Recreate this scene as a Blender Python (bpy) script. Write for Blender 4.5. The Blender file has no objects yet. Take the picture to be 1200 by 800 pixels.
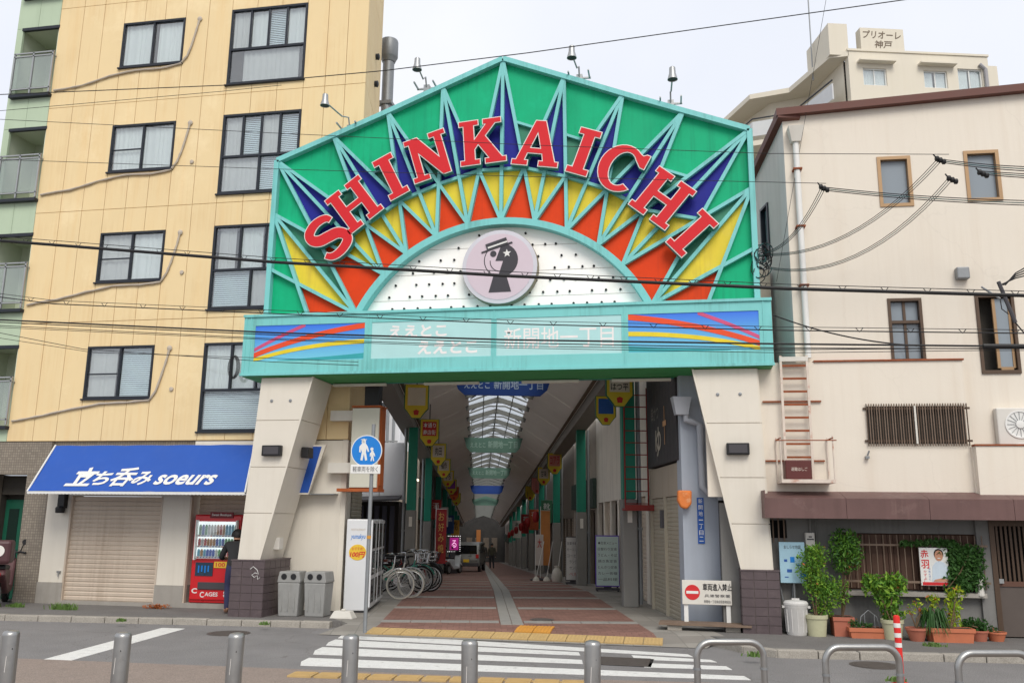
import bpy, bmesh, math, random
import numpy as np
from mathutils import Matrix, Vector
random.seed(7)
R = math.radians
scene = bpy.context.scene
COL = scene.collection

# ------------------------------------------------------------------ camera, sky, sun, exposure
FOC, PITCH, ROLL, YAW = 1020.0, R(11.66), R(0.63), R(10.4)
CAM = np.array([0.0, 0.0, 1.85])
def _rz(v, a):
    c, s = math.cos(a), math.sin(a)
    return np.array([c*v[0]-s*v[1], s*v[0]+c*v[1], v[2]])
_r = np.array([1.0, 0, 0]); _f = np.array([0, math.cos(PITCH), math.sin(PITCH)]); _u = np.array([0, -math.sin(PITCH), math.cos(PITCH)])
_r, _u = math.cos(ROLL)*_r + math.sin(ROLL)*_u, -math.sin(ROLL)*_r + math.cos(ROLL)*_u
RT, UP, FW = [_rz(v, YAW) for v in (_r, _u, _f)]
cd = bpy.data.cameras.new('camera'); cam = bpy.data.objects.new('camera', cd); COL.objects.link(cam)
cd.sensor_width = 36; cd.sensor_fit = 'HORIZONTAL'; cd.lens = FOC/1200*36; cd.clip_end = 2000; cd.clip_start = 0.05
cam.matrix_world = Matrix(((RT[0], UP[0], -FW[0], CAM[0]), (RT[1], UP[1], -FW[1], CAM[1]), (RT[2], UP[2], -FW[2], CAM[2]), (0, 0, 0, 1)))
scene.camera = cam
SUN_EL, SUN_AZ = R(46), R(20)        # sun behind the camera, a little to the right (azimuth measured from -Y towards +X)
world = bpy.data.worlds.new('World'); scene.world = world; world.use_nodes = True
wn = world.node_tree; wl = wn.links
for n in list(wn.nodes): wn.nodes.remove(n)
w_out = wn.nodes.new('ShaderNodeOutputWorld'); w_bg = wn.nodes.new('ShaderNodeBackground')
sky = wn.nodes.new('ShaderNodeTexSky'); sky.sky_type = 'NISHITA'; sky.sun_disc = False
sky.sun_elevation = SUN_EL; sky.sun_rotation = math.pi - SUN_AZ; sky.dust_density = 4.0; sky.air_density = 1.0
tc = wn.nodes.new('ShaderNodeTexCoord'); cn = wn.nodes.new('ShaderNodeTexNoise'); cn.inputs['Scale'].default_value = 2.2; cn.inputs['Detail'].default_value = 4
cr = wn.nodes.new('ShaderNodeValToRGB'); cr.color_ramp.elements[0].position = .3; cr.color_ramp.elements[1].position = .75
cr.color_ramp.elements[0].color = (5.7, 6.0, 6.75, 1); cr.color_ramp.elements[1].color = (7.1, 7.15, 7.35, 1)
mxw = wn.nodes.new('ShaderNodeMixRGB'); mxw.inputs[0].default_value = .88
wl.new(tc.outputs['Generated'], cn.inputs['Vector']); wl.new(cn.outputs['Fac'], cr.inputs[0])
wl.new(sky.outputs[0], mxw.inputs[1]); wl.new(cr.outputs[0], mxw.inputs[2]); wl.new(mxw.outputs[0], w_bg.inputs[0])
w_bg.inputs[1].default_value = 0.1
wl.new(w_bg.outputs[0], w_out.inputs[0])
sd = bpy.data.lights.new('sun', 'SUN'); sun = bpy.data.objects.new('sun', sd); COL.objects.link(sun)
sd.energy = 1.5; sd.angle = R(30); sd.color = (1, .95, .87)
sdir = Vector((math.sin(SUN_AZ)*math.cos(SUN_EL), -math.cos(SUN_AZ)*math.cos(SUN_EL), math.sin(SUN_EL)))
sun.rotation_euler = sdir.to_track_quat('Z', 'Y').to_euler(); sun.location = (0, 0, 30)
vs = scene.view_settings; vs.view_transform = 'Standard'; vs.look = 'None'; vs.exposure = 0.62; vs.gamma = 1
scene.cycles.max_bounces = 16; scene.cycles.diffuse_bounces = 8; scene.cycles.transparent_max_bounces = 16

# ------------------------------------------------------------------ pixel -> point helpers (photo pixels give directions only)
def ray(x, y): return FW + (x-600)/FOC*RT - (y-400)/FOC*UP
def G(x, y, z=0.0):
    d = ray(x, y); return CAM + d*(z-CAM[2])/d[2]
class F:                                   # an upright frame: local x along a wall, local y into it, z up
    def __init__(s, o, a=0.0):
        s.o = np.array(o, float); s.a = a
        s.x = np.array([math.cos(a), math.sin(a), 0]); s.y = np.array([-math.sin(a), math.cos(a), 0])
    def __call__(s, x, y, z): 
        p = s.o + s.x*x + s.y*y; return (p[0], p[1], z + s.o[2])
    def px(s, x, y, yl=0.0):
        d = ray(x, y); t = ((s.o + s.y*yl - CAM) @ s.y)/(d @ s.y); p = CAM + d*t
        return (float((p-s.o) @ s.x), float(p[2]-s.o[2]))
    def pu(s, x, y, xl=0.0):
        d = ray(x, y); t = ((s.o + s.x*xl - CAM) @ s.x)/(d @ s.x); p = CAM + d*t
        return (float((p-s.o) @ s.y), float(p[2]-s.o[2]))
    def g(s, x, y, z=0.1):
        p = G(x, y, z); return (float((p-s.o) @ s.x), float((p-s.o) @ s.y))
W = F((0, 0, 0)); W_ = lambda x, y, z: (x, y, z)

# ------------------------------------------------------------------ mesh builder
class B:
    def __init__(s, tf=None): s.v = []; s.f = []; s.mi = []; s.tf = tf or W_; s.m = 0
    def add(s, vs, fs):
        n = len(s.v); s.v += [s.tf(*p) for p in vs]; s.f += [tuple(i+n for i in f) for f in fs]; s.mi += [s.m]*len(fs); return s
    def box(s, x0, x1, y0, y1, z0, z1):
        return s.add([(x0,y0,z0),(x1,y0,z0),(x1,y1,z0),(x0,y1,z0),(x0,y0,z1),(x1,y0,z1),(x1,y1,z1),(x0,y1,z1)],
                     [(0,3,2,1),(4,5,6,7),(0,1,5,4),(1,2,6,5),(2,3,7,6),(3,0,4,7)])
    def prism(s, pts, y0, y1):             # polygon in local x,z pushed through from y0 to y1
        n = len(pts)
        a = sum(pts[i][0]*pts[(i+1) % n][1]-pts[(i+1) % n][0]*pts[i][1] for i in range(n))
        if a < 0: pts = pts[::-1]
        vs = [(p[0], y0, p[1]) for p in pts] + [(p[0], y1, p[1]) for p in pts]
        return s.add(vs, [tuple(range(n)), tuple(range(2*n-1, n-1, -1))] + [(i, n+i, n+(i+1) % n, (i+1) % n) for i in range(n)])
    def slab(s, pts, z0, z1):              # polygon in x,y
        n = len(pts)
        a = sum(pts[i][0]*pts[(i+1) % n][1]-pts[(i+1) % n][0]*pts[i][1] for i in range(n))
        if a < 0: pts = pts[::-1]
        vs = [(p[0], p[1], z0) for p in pts] + [(p[0], p[1], z1) for p in pts]
        return s.add(vs, [tuple(range(n-1, -1, -1)), tuple(range(n, 2*n))] + [(i, (i+1) % n, n+(i+1) % n, n+i) for i in range(n)])
    def quad(s, *p): return s.add(list(p), [tuple(range(len(p)))])
    def bar(s, p, q, w, h=None, up=(0, 0, 1)):   # rectangular bar between two points
        h = h or w; p = Vector(p); q = Vector(q); d = (q-p).normalized(); u = Vector(up)
        if abs(d.dot(u)) > .95: u = Vector((0, 1, 0))
        a = d.cross(u).normalized(); b = a.cross(d).normalized(); vs = []
        for c in (p, q):
            for sa, sb in ((-1,-1),(1,-1),(1,1),(-1,1)): vs.append(tuple(c + a*sa*w/2 + b*sb*h/2))
        return s.add(vs, [(0,1,2,3),(7,6,5,4),(0,4,5,1),(1,5,6,2),(2,6,7,3),(3,7,4,0)])
    def tube(s, pts, r, n=8, closed=False, caps=True):
        pts = [Vector(p) for p in pts]; k = len(pts); vs = []; fs = []
        rr = r if isinstance(r, (list, tuple)) else [r]*k; a = None
        for i, p in enumerate(pts):
            if closed: d = (pts[(i+1) % k]-pts[i-1])
            else: d = pts[min(i+1, k-1)]-pts[max(i-1, 0)]
            d.normalize()
            if a is None:
                a = d.cross(Vector((0, 0, 1)))
                if a.length < .1: a = d.cross(Vector((0, 1, 0)))
            a = (a - d*a.dot(d)).normalized(); b = d.cross(a)
            for j in range(n):
                t = 2*math.pi*j/n; vs.append(tuple(p + (a*math.cos(t)+b*math.sin(t))*rr[i]))
        for i in range(k if closed else k-1):
            for j in range(n):
                i2 = (i+1) % k; fs.append((i*n+j, i*n+(j+1) % n, i2*n+(j+1) % n, i2*n+j))
        if caps and not closed: fs += [tuple(range(n-1, -1, -1)), tuple(range((k-1)*n, k*n))]
        return s.add(vs, fs)
    def lathe(s, prof, c=(0, 0, 0), n=20, axis='z'):   # profile of (radius, height)
        vs = []; fs = []; k = len(prof)
        for r, h in prof:
            for j in range(n):
                t = 2*math.pi*j/n; x, y = r*math.cos(t), r*math.sin(t)
                if axis == 'z': vs.append((c[0]+x, c[1]+y, c[2]+h))
                elif axis == 'y': vs.append((c[0]+x, c[1]+h, c[2]-y))
                else: vs.append((c[0]+h, c[1]+x, c[2]+y))
        for i in range(k-1):
            for j in range(n): fs.append((i*n+j, i*n+(j+1) % n, (i+1)*n+(j+1) % n, (i+1)*n+j))
        fs += [tuple(range(n-1, -1, -1)), tuple(range((k-1)*n, k*n))]
        return s.add(vs, fs)
    def mesh(s, name='m'):
        me = bpy.data.meshes.new(name); me.from_pydata(s.v, [], s.f); me.update()
        if any(s.mi): me.polygons.foreach_set('material_index', s.mi)
        return me

def obj(name, b, m, parent=None, smooth=False, bevel=0.0, kind=None):
    me = b.mesh(name) if isinstance(b, B) else b
    for q in (m if isinstance(m, (list, tuple)) else [m]): me.materials.append(q)
    if smooth:
        me.polygons.foreach_set('use_smooth', [True]*len(me.polygons))
        try: me.set_sharp_from_angle(angle=R(40))
        except Exception: pass
    o = bpy.data.objects.new(name, me); COL.objects.link(o)
    if parent is not None:
        o.parent = parent; o.matrix_parent_inverse = WM[parent.name].inverted(); WM[o.name] = Matrix()
    else: WM[o.name] = Matrix()
    if bevel:
        md = o.modifiers.new('bevel', 'BEVEL'); md.width = bevel; md.segments = 2; md.limit_method = 'ANGLE'
    if kind: o['kind'] = kind
    return o
WM = {}
def T(name, label, cat, loc=(0, 0, 0), rz=0.0, group=None):
    o = bpy.data.objects.new(name, None); COL.objects.link(o); o.location = loc; o.rotation_euler = (0, 0, rz)
    o.empty_display_size = .2
    WM[o.name] = Matrix.Translation(Vector(loc)) @ Matrix.Rotation(rz, 4, 'Z')
    o['label'] = label; o['category'] = cat
    if group: o['group'] = group
    return o
def tag(o, label, cat, group=None):
    o['label'] = label; o['category'] = cat
    if group: o['group'] = group
    return o
def struct(name, b, m, **k):
    o = obj(name, b, m, **k); o['kind'] = 'structure'; return o
def dup(root, loc, rz, label=None, group=None, mats=None, scale=None):
    r = root.copy(); COL.objects.link(r); r.location = loc; r.rotation_euler = (0, 0, rz)
    if scale: r.scale = (scale,)*3
    if label: r['label'] = label
    if group: r['group'] = group
    def rec(src, dst):
        for ch in src.children:
            c = ch.copy(); COL.objects.link(c); c.parent = dst; c.matrix_parent_inverse = ch.matrix_parent_inverse.copy()
            if mats and ch.data and ch.data.materials and ch.data.materials[0] in mats:
                c.data = ch.data.copy(); c.data.materials[0] = mats[ch.data.materials[0]]
            rec(ch, c)
    rec(root, r)
    return r

# ------------------------------------------------------------------ materials
def lin(c): return tuple(((v/255)/12.92 if v/255 <= .04045 else ((v/255+.055)/1.055)**2.4) for v in c)
MC = {}
def mat(name, c, rough=.6, metal=0.0, var=.10, scale=3.0, bump=0.0, bscale=60.0, streak=0.0, streakc=(70, 55, 40), spec=.4, coat=0.0, emit=0.0, k=.82, brick=None, spots=0.0, spotc=(60,50,45), spotscale=4.0, trans=0.0, fine=0.0, drip=0.0, dripc=(90,78,66), crack=0.0):
    if name in MC: return MC[name]
    m = bpy.data.materials.new(name); m.use_nodes = True; nt = m.node_tree; L = nt.links; N = nt.nodes
    p = N['Principled BSDF']; p.inputs['Roughness'].default_value = rough; p.inputs['Metallic'].default_value = metal
    p.inputs['Specular IOR Level'].default_value = spec; p.inputs['Coat Weight'].default_value = coat
    base = tuple(v*k for v in lin(c))
    geo = N.new('ShaderNodeNewGeometry'); pos = geo.outputs['Position']
    nz = N.new('ShaderNodeTexNoise'); nz.inputs['Scale'].default_value = scale; nz.inputs['Detail'].default_value = 6; nz.inputs['Roughness'].default_value = .65
    L.new(pos, nz.inputs['Vector'])
    mr = N.new('ShaderNodeMapRange'); mr.inputs[1].default_value = .25; mr.inputs[2].default_value = .75; mr.inputs[3].default_value = 1-var; mr.inputs[4].default_value = 1+var
    L.new(nz.outputs['Fac'], mr.inputs[0])
    hs = N.new('ShaderNodeHueSaturation'); L.new(mr.outputs[0], hs.inputs['Value']); hs.inputs['Color'].default_value = base+(1,)
    out = hs.outputs[0]
    if brick:
        bt = N.new('ShaderNodeTexBrick'); cmb = N.new('ShaderNodeMapping'); cmb.inputs['Rotation'].default_value = brick.get('rot', (0,0,0))
        L.new(pos, cmb.inputs[0]); L.new(cmb.outputs[0], bt.inputs['Vector'])
        bt.inputs['Scale'].default_value = 1; bt.inputs['Brick Width'].default_value = brick['w']; bt.inputs['Row Height'].default_value = brick['h']; bt.inputs['Mortar Size'].default_value = brick['mortar']
        bt.offset = brick.get('off', .5); bt.inputs['Bias'].default_value = 0
        bt.inputs['Color1'].default_value = (1.1, 1.1, 1.1, 1); bt.inputs['Color2'].default_value = (.82, .8, .8, 1); v = brick.get('mc', .55); bt.inputs['Mortar'].default_value = (v, v, v, 1)
        mm = N.new('ShaderNodeMixRGB'); mm.blend_type = 'MULTIPLY'; mm.inputs[0].default_value = 1; L.new(out, mm.inputs[1]); L.new(bt.outputs['Color'], mm.inputs[2]); out = mm.outputs[0]
    if streak:
        mp = N.new('ShaderNodeMapping'); mp.inputs['Scale'].default_value = (5, 5, .35); L.new(pos, mp.inputs[0])
        n2 = N.new('ShaderNodeTexNoise'); n2.inputs['Scale'].default_value = 1.0; n2.inputs['Detail'].default_value = 5; L.new(mp.outputs[0], n2.inputs['Vector'])
        r2 = N.new('ShaderNodeMapRange'); r2.inputs[1].default_value = .5; r2.inputs[2].default_value = .8; r2.inputs[3].default_value = 0; r2.inputs[4].default_value = streak; L.new(n2.outputs['Fac'], r2.inputs[0])
        m2 = N.new('ShaderNodeMixRGB'); L.new(r2.outputs[0], m2.inputs[0]); L.new(out, m2.inputs[1]); m2.inputs[2].default_value = lin(streakc)+(1,); out = m2.outputs[0]
    if spots:
        n3 = N.new('ShaderNodeTexNoise'); n3.inputs['Scale'].default_value = spotscale; n3.inputs['Detail'].default_value = 8; n3.inputs['Roughness'].default_value = .7; L.new(pos, n3.inputs['Vector'])
        r3 = N.new('ShaderNodeMapRange'); r3.inputs[1].default_value = .55; r3.inputs[2].default_value = .72; r3.inputs[3].default_value = 0; r3.inputs[4].default_value = spots; L.new(n3.outputs['Fac'], r3.inputs[0])
        m3 = N.new('ShaderNodeMixRGB'); L.new(r3.outputs[0], m3.inputs[0]); L.new(out, m3.inputs[1]); m3.inputs[2].default_value = lin(spotc)+(1,); out = m3.outputs[0]
    if drip:                                 # narrow rain streaks and grime runs
        mp = N.new('ShaderNodeMapping'); mp.inputs['Scale'].default_value = (16, 16, .45); L.new(pos, mp.inputs[0])
        nd = N.new('ShaderNodeTexNoise'); nd.inputs['Scale'].default_value = 1.0; nd.inputs['Detail'].default_value = 7; nd.inputs['Roughness'].default_value = .6; L.new(mp.outputs[0], nd.inputs['Vector'])
        n5 = N.new('ShaderNodeTexNoise'); n5.inputs['Scale'].default_value = .9; n5.inputs['Detail'].default_value = 3; L.new(pos, n5.inputs['Vector'])
        mu = N.new('ShaderNodeMath'); mu.operation = 'MULTIPLY'; L.new(nd.outputs['Fac'], mu.inputs[0]); L.new(n5.outputs['Fac'], mu.inputs[1])
        rd = N.new('ShaderNodeMapRange'); rd.inputs[1].default_value = .26; rd.inputs[2].default_value = .44; rd.inputs[3].default_value = 0; rd.inputs[4].default_value = drip; L.new(mu.outputs[0], rd.inputs[0])
        md = N.new('ShaderNodeMixRGB'); L.new(rd.outputs[0], md.inputs[0]); L.new(out, md.inputs[1]); md.inputs[2].default_value = lin(dripc)+(1,); out = md.outputs[0]
    if crack:                                # hairline cracks
        wn_ = N.new('ShaderNodeTexNoise'); wn_.inputs['Scale'].default_value = 2.5; wn_.inputs['Detail'].default_value = 5; L.new(pos, wn_.inputs['Vector'])
        va = N.new('ShaderNodeVectorMath'); va.operation = 'MULTIPLY_ADD'; va.inputs[1].default_value = (.5, .5, .5); L.new(wn_.outputs['Color'], va.inputs[0]); L.new(pos, va.inputs[2])
        vo = N.new('ShaderNodeTexVoronoi'); vo.feature = 'DISTANCE_TO_EDGE'; vo.inputs['Scale'].default_value = .42; L.new(va.outputs[0], vo.inputs['Vector'])
        rc = N.new('ShaderNodeMapRange'); rc.inputs[1].default_value = .0; rc.inputs[2].default_value = .006; rc.inputs[3].default_value = crack; rc.inputs[4].default_value = 0; L.new(vo.outputs['Distance'], rc.inputs[0])
        mk_ = N.new('ShaderNodeMath'); mk_.operation = 'MULTIPLY'; L.new(rc.outputs[0], mk_.inputs[0]); L.new(nz.outputs['Fac'], mk_.inputs[1])
        mc_ = N.new('ShaderNodeMixRGB'); L.new(mk_.outputs[0], mc_.inputs[0]); L.new(out, mc_.inputs[1]); mc_.inputs[2].default_value = (.09, .08, .07, 1); out = mc_.outputs[0]
    if fine:
        nf_ = N.new('ShaderNodeTexNoise'); nf_.inputs['Scale'].default_value = 70; nf_.inputs['Detail'].default_value = 2; L.new(pos, nf_.inputs['Vector'])
        rf_ = N.new('ShaderNodeMapRange'); rf_.inputs[1].default_value = .3; rf_.inputs[2].default_value = .7; rf_.inputs[3].default_value = 1-fine; rf_.inputs[4].default_value = 1+fine; L.new(nf_.outputs['Fac'], rf_.inputs[0])
        hf_ = N.new('ShaderNodeHueSaturation'); L.new(rf_.outputs[0], hf_.inputs['Value']); L.new(out, hf_.inputs['Color']); out = hf_.outputs[0]
    L.new(out, p.inputs['Base Color'])
    mr2 = N.new('ShaderNodeMapRange'); mr2.inputs[3].default_value = max(.02, rough-.12); mr2.inputs[4].default_value = min(1, rough+.12); L.new(nz.outputs['Fac'], mr2.inputs[0]); L.new(mr2.outputs[0], p.inputs['Roughness'])
    if bump:
        nb = N.new('ShaderNodeTexNoise'); nb.inputs['Scale'].default_value = bscale; nb.inputs['Detail'].default_value = 4; L.new(pos, nb.inputs['Vector'])
        bp = N.new('ShaderNodeBump'); bp.inputs['Strength'].default_value = bump; bp.inputs['Distance'].default_value = .01; L.new(nb.outputs['Fac'], bp.inputs['Height']); L.new(bp.outputs[0], p.inputs['Normal'])
    if emit:
        p.inputs['Emission Color'].default_value = base+(1,); p.inputs['Emission Strength'].default_value = emit
    if trans:                                # thin leaf or sheet that lets light through
        tr = N.new('ShaderNodeBsdfTranslucent'); L.new(out, tr.inputs['Color']); ms = N.new('ShaderNodeMixShader'); ms.inputs[0].default_value = trans
        L.new(p.outputs[0], ms.inputs[1]); L.new(tr.outputs[0], ms.inputs[2]); L.new(ms.outputs[0], N['Material Output'].inputs[0])
    MC[name] = m; return m
def glass(name, tint=(248, 251, 252), refl=.12, body=.0, bodyc=(120, 130, 140)):
    if name in MC: return MC[name]
    m = bpy.data.materials.new(name); m.use_nodes = True; nt = m.node_tree; L = nt.links; N = nt.nodes
    N.remove(N['Principled BSDF']); o = N['Material Output']
    t = N.new('ShaderNodeBsdfTransparent'); t.inputs[0].default_value = lin(tint)+(1,)
    g = N.new('ShaderNodeBsdfGlossy'); g.inputs['Roughness'].default_value = .04
    ge = N.new('ShaderNodeNewGeometry'); gn = N.new('ShaderNodeTexNoise'); gn.inputs['Scale'].default_value = 1.6; L.new(ge.outputs['Position'], gn.inputs['Vector'])
    gb = N.new('ShaderNodeBump'); gb.inputs['Strength'].default_value = .25; gb.inputs['Distance'].default_value = .03; L.new(gn.outputs['Fac'], gb.inputs['Height']); L.new(gb.outputs[0], g.inputs['Normal'])
    d = N.new('ShaderNodeBsdfDiffuse'); d.inputs[0].default_value = lin(bodyc)+(1,)
    lw = N.new('ShaderNodeLayerWeight'); lw.inputs[0].default_value = .5
    pw_ = N.new('ShaderNodeMath'); pw_.operation = 'POWER'; pw_.inputs[1].default_value = 4.0; L.new(lw.outputs['Facing'], pw_.inputs[0])
    ad = N.new('ShaderNodeMath'); ad.operation = 'MULTIPLY_ADD'; ad.inputs[1].default_value = .6; ad.inputs[2].default_value = refl*.5; L.new(pw_.outputs[0], ad.inputs[0])
    m0 = N.new('ShaderNodeMixShader'); m0.inputs[0].default_value = body; L.new(t.outputs[0], m0.inputs[1]); L.new(d.outputs[0], m0.inputs[2])
    m1 = N.new('ShaderNodeMixShader'); L.new(ad.outputs[0], m1.inputs[0]); L.new(m0.outputs[0], m1.inputs[1]); L.new(g.outputs[0], m1.inputs[2]); L.new(m1.outputs[0], o.inputs[0])
    MC[name] = m; return m

asphalt = mat('asphalt', (126, 124, 123), .9, var=.14, scale=1.2, bump=.6, bscale=140, spots=.25, spotc=(100,97,97), spotscale=.9, k=.92, fine=.35, crack=.9)
paint_w = mat('road_paint', (232, 232, 228), .7, var=.08, scale=9, spots=.7, spotc=(150,148,145), spotscale=7, fine=.12, bump=.3, bscale=120)
pave_far = mat('pavement_asphalt', (118, 115, 112), .92, var=.15, scale=2, bump=.5, bscale=120, spots=.3, spotc=(92,88,84), spotscale=1.5, fine=.3)
pave_near = mat('pavement_brown', (150, 136, 126), .9, var=.1, scale=5, bump=.5, bscale=160, spots=.2, spotc=(105,90,82), spotscale=3, fine=.25)
kerb_m = mat('kerb_concrete', (168, 162, 152), .9, var=.14, scale=4, bump=.4, bscale=70, spots=.4, spotc=(110,104,94), spotscale=5, fine=.2)
concrete = mat('concrete', (165, 160, 152), .9, var=.12, scale=3, bump=.3, bscale=60, streak=.4, streakc=(120,110,98))
yellow_wall = mat('yellow_panel', (242, 217, 168), .75, var=.035, scale=.8, bump=.15, bscale=90, streak=.35, streakc=(220,182,124), k=.84, spots=.4, spotc=(246,228,188), spotscale=.7, drip=.3, dripc=(200,164,114))
yellow_joint = mat('yellow_joint', (214, 180, 126), .9, var=.05)
green_tile = mat('pale_green_panel', (190, 208, 180), .6, var=.05, scale=1, streak=.25, streakc=(130,150,120))
dark_alu = mat('dark_aluminium', (46, 50, 58), .45, metal=.3, var=.05)
silver_alu = mat('silver_aluminium', (176, 178, 178), .4, metal=.6, var=.05)
curtain_w = mat('curtain_white', (236, 240, 236), .9, k=1.0, var=.06, scale=2, trans=.15)
curtain_g = mat('curtain_grey', (196, 196, 192), .9, k=1.0, var=.08, scale=2)
blind_m = mat('blind_blue', (206, 222, 226), .8, k=1.0, var=.05)
win_glass = glass('window_glass', refl=.30)
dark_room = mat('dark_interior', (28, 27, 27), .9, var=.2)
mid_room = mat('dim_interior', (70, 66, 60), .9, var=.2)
hose_m = mat('hose', (196, 184, 168), .8, var=.15, scale=6)
steel = mat('stainless', (172, 172, 170), .36, metal=.85, var=.06, scale=8, spots=.25, spotc=(110,106,100), spotscale=9)
galv = mat('galvanised', (150, 153, 155), .5, metal=.5, var=.1, scale=8)
awning_blue = mat('awning_blue', (34, 86, 178), .7, var=.06, scale=1.2, bump=.1, bscale=30, streak=.15, streakc=(70,100,170))
white_p = mat('white_paint', (236, 236, 232), .55, var=.04, scale=3)
white_dirty = mat('white_dirty', (226, 222, 212), .65, var=.06, scale=2, streak=.2, streakc=(165,155,140))
cream = mat('cream_panel', (234, 227, 213), .6, var=.03, scale=1.4, streak=.14, streakc=(178,166,146), drip=.10, dripc=(160,146,126))
shutter_m = mat('shutter_beige', (212, 196, 178), .55, var=.05, scale=1.5, drip=.4, dripc=(150,130,110), streak=.25, streakc=(150,132,114))
shutter_d = mat('shutter_tan', (178, 170, 152), .55, var=.06, scale=1.5, streak=.3, streakc=(116,100,78))
mosaic = mat('mosaic_tile', (150, 140, 126), .6, var=.08, scale=2, brick=dict(w=.055, h=.055, mortar=.006, off=0, rot=(R(90),0,0), mc=.6))
turq = mat('turquoise_metal', (130, 212, 210), .55, var=.04, scale=2, streak=.2, streakc=(86,156,150), drip=.4, dripc=(70,120,112), spots=.15, spotc=(150,214,210), spotscale=1.5)
turq_d = mat('turquoise_side', (62, 148, 142), .6, var=.06, scale=2)
under_green = mat('underside_green', (70, 160, 96), .6, var=.06)
g_green = mat('green_panel', (14, 184, 130), .6, var=.07, scale=1.2, spec=.2, streak=.25, streakc=(8,136,98), drip=.35, dripc=(16,104,80), spots=.25, spotc=(40,190,146), spotscale=1.2)
g_dgreen = mat('deep_green_panel', (52, 138, 108), .5, var=.08, scale=2)
g_blue = mat('blue_panel', (40, 44, 150), .6, var=.08, scale=2, spec=.2)
g_yel = mat('yellow_sign_panel', (242, 216, 56), .6, drip=.35, dripc=(170,140,60), var=.08, scale=2.5, spots=.25, spotc=(222,196,110), spotscale=3)
g_or = mat('orange_panel', (236, 70, 20), .6, spec=.2, drip=.35, dripc=(160,50,26), var=.09, scale=3, spots=.2, spotc=(200,60,40), spotscale=4)
letter_red = mat('letter_red', (220, 40, 48), .6, var=.03, scale=3, spec=.25)
letter_white = mat('letter_white', (240, 236, 230), .5, var=.02)
half_white = mat('half_round_white', (252, 251, 247), .5, var=.03, scale=1.5, streak=.12, streakc=(226,210,176), k=.97)
black_p = mat('black_paint', (32, 32, 34), .5, var=.05)
dk_grey = mat('charcoal', (74, 72, 76), .6, var=.05)
emb_pink = mat('emblem_pink', (218, 202, 212), .5, var=.02)
emb_rim = mat('emblem_rim', (214, 214, 222), .4, var=.03)
emb_side = mat('emblem_side', (150, 138, 118), .6, var=.1)
emb_blk = mat('emblem_black', (62, 60, 66), .5, var=.03)
base_tile = mat('plum_tile', (92, 80, 82), .45, var=.12, scale=3, spots=.3, spotc=(120,106,104), spotscale=5)
grout = mat('grout', (118, 108, 104), .9)
vm_red = mat('machine_red', (214, 26, 34), .3, var=.03, coat=.4)
rust = mat('rust', (150, 82, 50), .85, var=.3, scale=12)
rusty_white = mat('rusty_white_steel', (226, 212, 198), .7, var=.1, scale=6, spots=.9, spotc=(168,88,50), spotscale=5)
brown_metal = mat('brown_metal', (112, 84, 80), .55, drip=.5, dripc=(150,126,116), var=.14, scale=2, streak=.55, streakc=(78,56,52), spots=.4, spotc=(138,116,110), spotscale=2.2)
roof_trim = mat('roof_trim', (104, 62, 52), .6, var=.12, scale=3)
beige_wall = mat('beige_wall', (238, 229, 214), .85, var=.03, scale=.9, bump=.15, bscale=50, streak=.25, streakc=(200,184,164), drip=.10, dripc=(180,162,144), crack=.10)
shaded_side = mat('shaded_stucco', (228, 223, 219), .85, var=.05, scale=1.2, bump=.15, bscale=50, streak=.25, streakc=(140,136,134))  # the front's stucco, greyed to carry the shade of the flank
win_brown = mat('window_bronze', (172, 140, 104), .45, metal=.3, var=.06)
win_dkbrown = mat('window_dark_bronze', (92, 74, 60), .45, metal=.3, var=.06)
frost = glass('frosted_glass', (150, 160, 168), refl=.08, body=.8, bodyc=(150, 160, 168))
low_wall = mat('low_wall_grey', (130, 129, 126), .85, drip=.4, dripc=(90,88,86), crack=.5, var=.08, scale=2, bump=.2, bscale=50, streak=.35, streakc=(100,98,96))
slat_brown = mat('brown_slat', (98, 72, 58), .7, var=.15, scale=5)
bars_m = mat('window_bars', (128, 108, 92), .6, var=.12, scale=5)
terracotta = mat('terracotta', (182, 110, 88), .8, var=.1, scale=6, spots=.25, spotc=(150,84,66), spotscale=8)
terra2 = mat('planter_orange', (200, 118, 84), .75, var=.1, scale=6, spots=.3, spotc=(176, 120, 98), spotscale=9)
pot_beige = mat('pot_beige', (196, 194, 160), .75, var=.08, scale=5, spots=.3, spotc=(150,146,116), spotscale=6)
soil = mat('soil', (70, 54, 42), .95, var=.3, scale=20)
bark = mat('bark', (104, 84, 62), .9, var=.2, scale=20)
def leafmat(n, c, sc=11): return mat(n, c, .5, var=.38, scale=sc, spec=.3, trans=.3, k=1.0)
leaf_a = leafmat('leaf_bright', (132, 168, 58)); leaf_b = leafmat('leaf_mid', (92, 136, 50)); leaf_c = leafmat('leaf_dark', (56, 94, 44)); leaf_d = leafmat('leaf_ivy', (66, 104, 48)); leaf_y = leafmat('leaf_yellow', (164, 180, 50))
leaf_w = leafmat('leaf_weed', (94, 122, 60)); dead_leaf = leafmat('dead_leaf', (176, 104, 58))
grey_plastic = mat('bin_grey', (158, 158, 155), .6, var=.12, scale=5, streak=.4, streakc=(110,106,100), spots=.4, spotc=(110,108,104), spotscale=8)
bin_white = mat('bin_white', (214, 212, 208), .6, var=.06, scale=5, spots=.25, spotc=(160,154,146), spotscale=7)
wire_m = mat('cable_black', (30, 30, 32), .6, var=.05)
wire_t = mat('cable_teal', (40, 84, 84), .6, var=.05)
col_green = mat('column_green', (24, 132, 108), .5, var=.06, scale=2)
col_grey = mat('column_grey', (138, 136, 132), .8, var=.08, scale=3)
ceil_m = mat('arcade_ceiling', (246, 243, 236), .8, var=.06, scale=1, k=.98)
truss_m = mat('truss_grey', (120, 122, 118), .6, var=.06)
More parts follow.
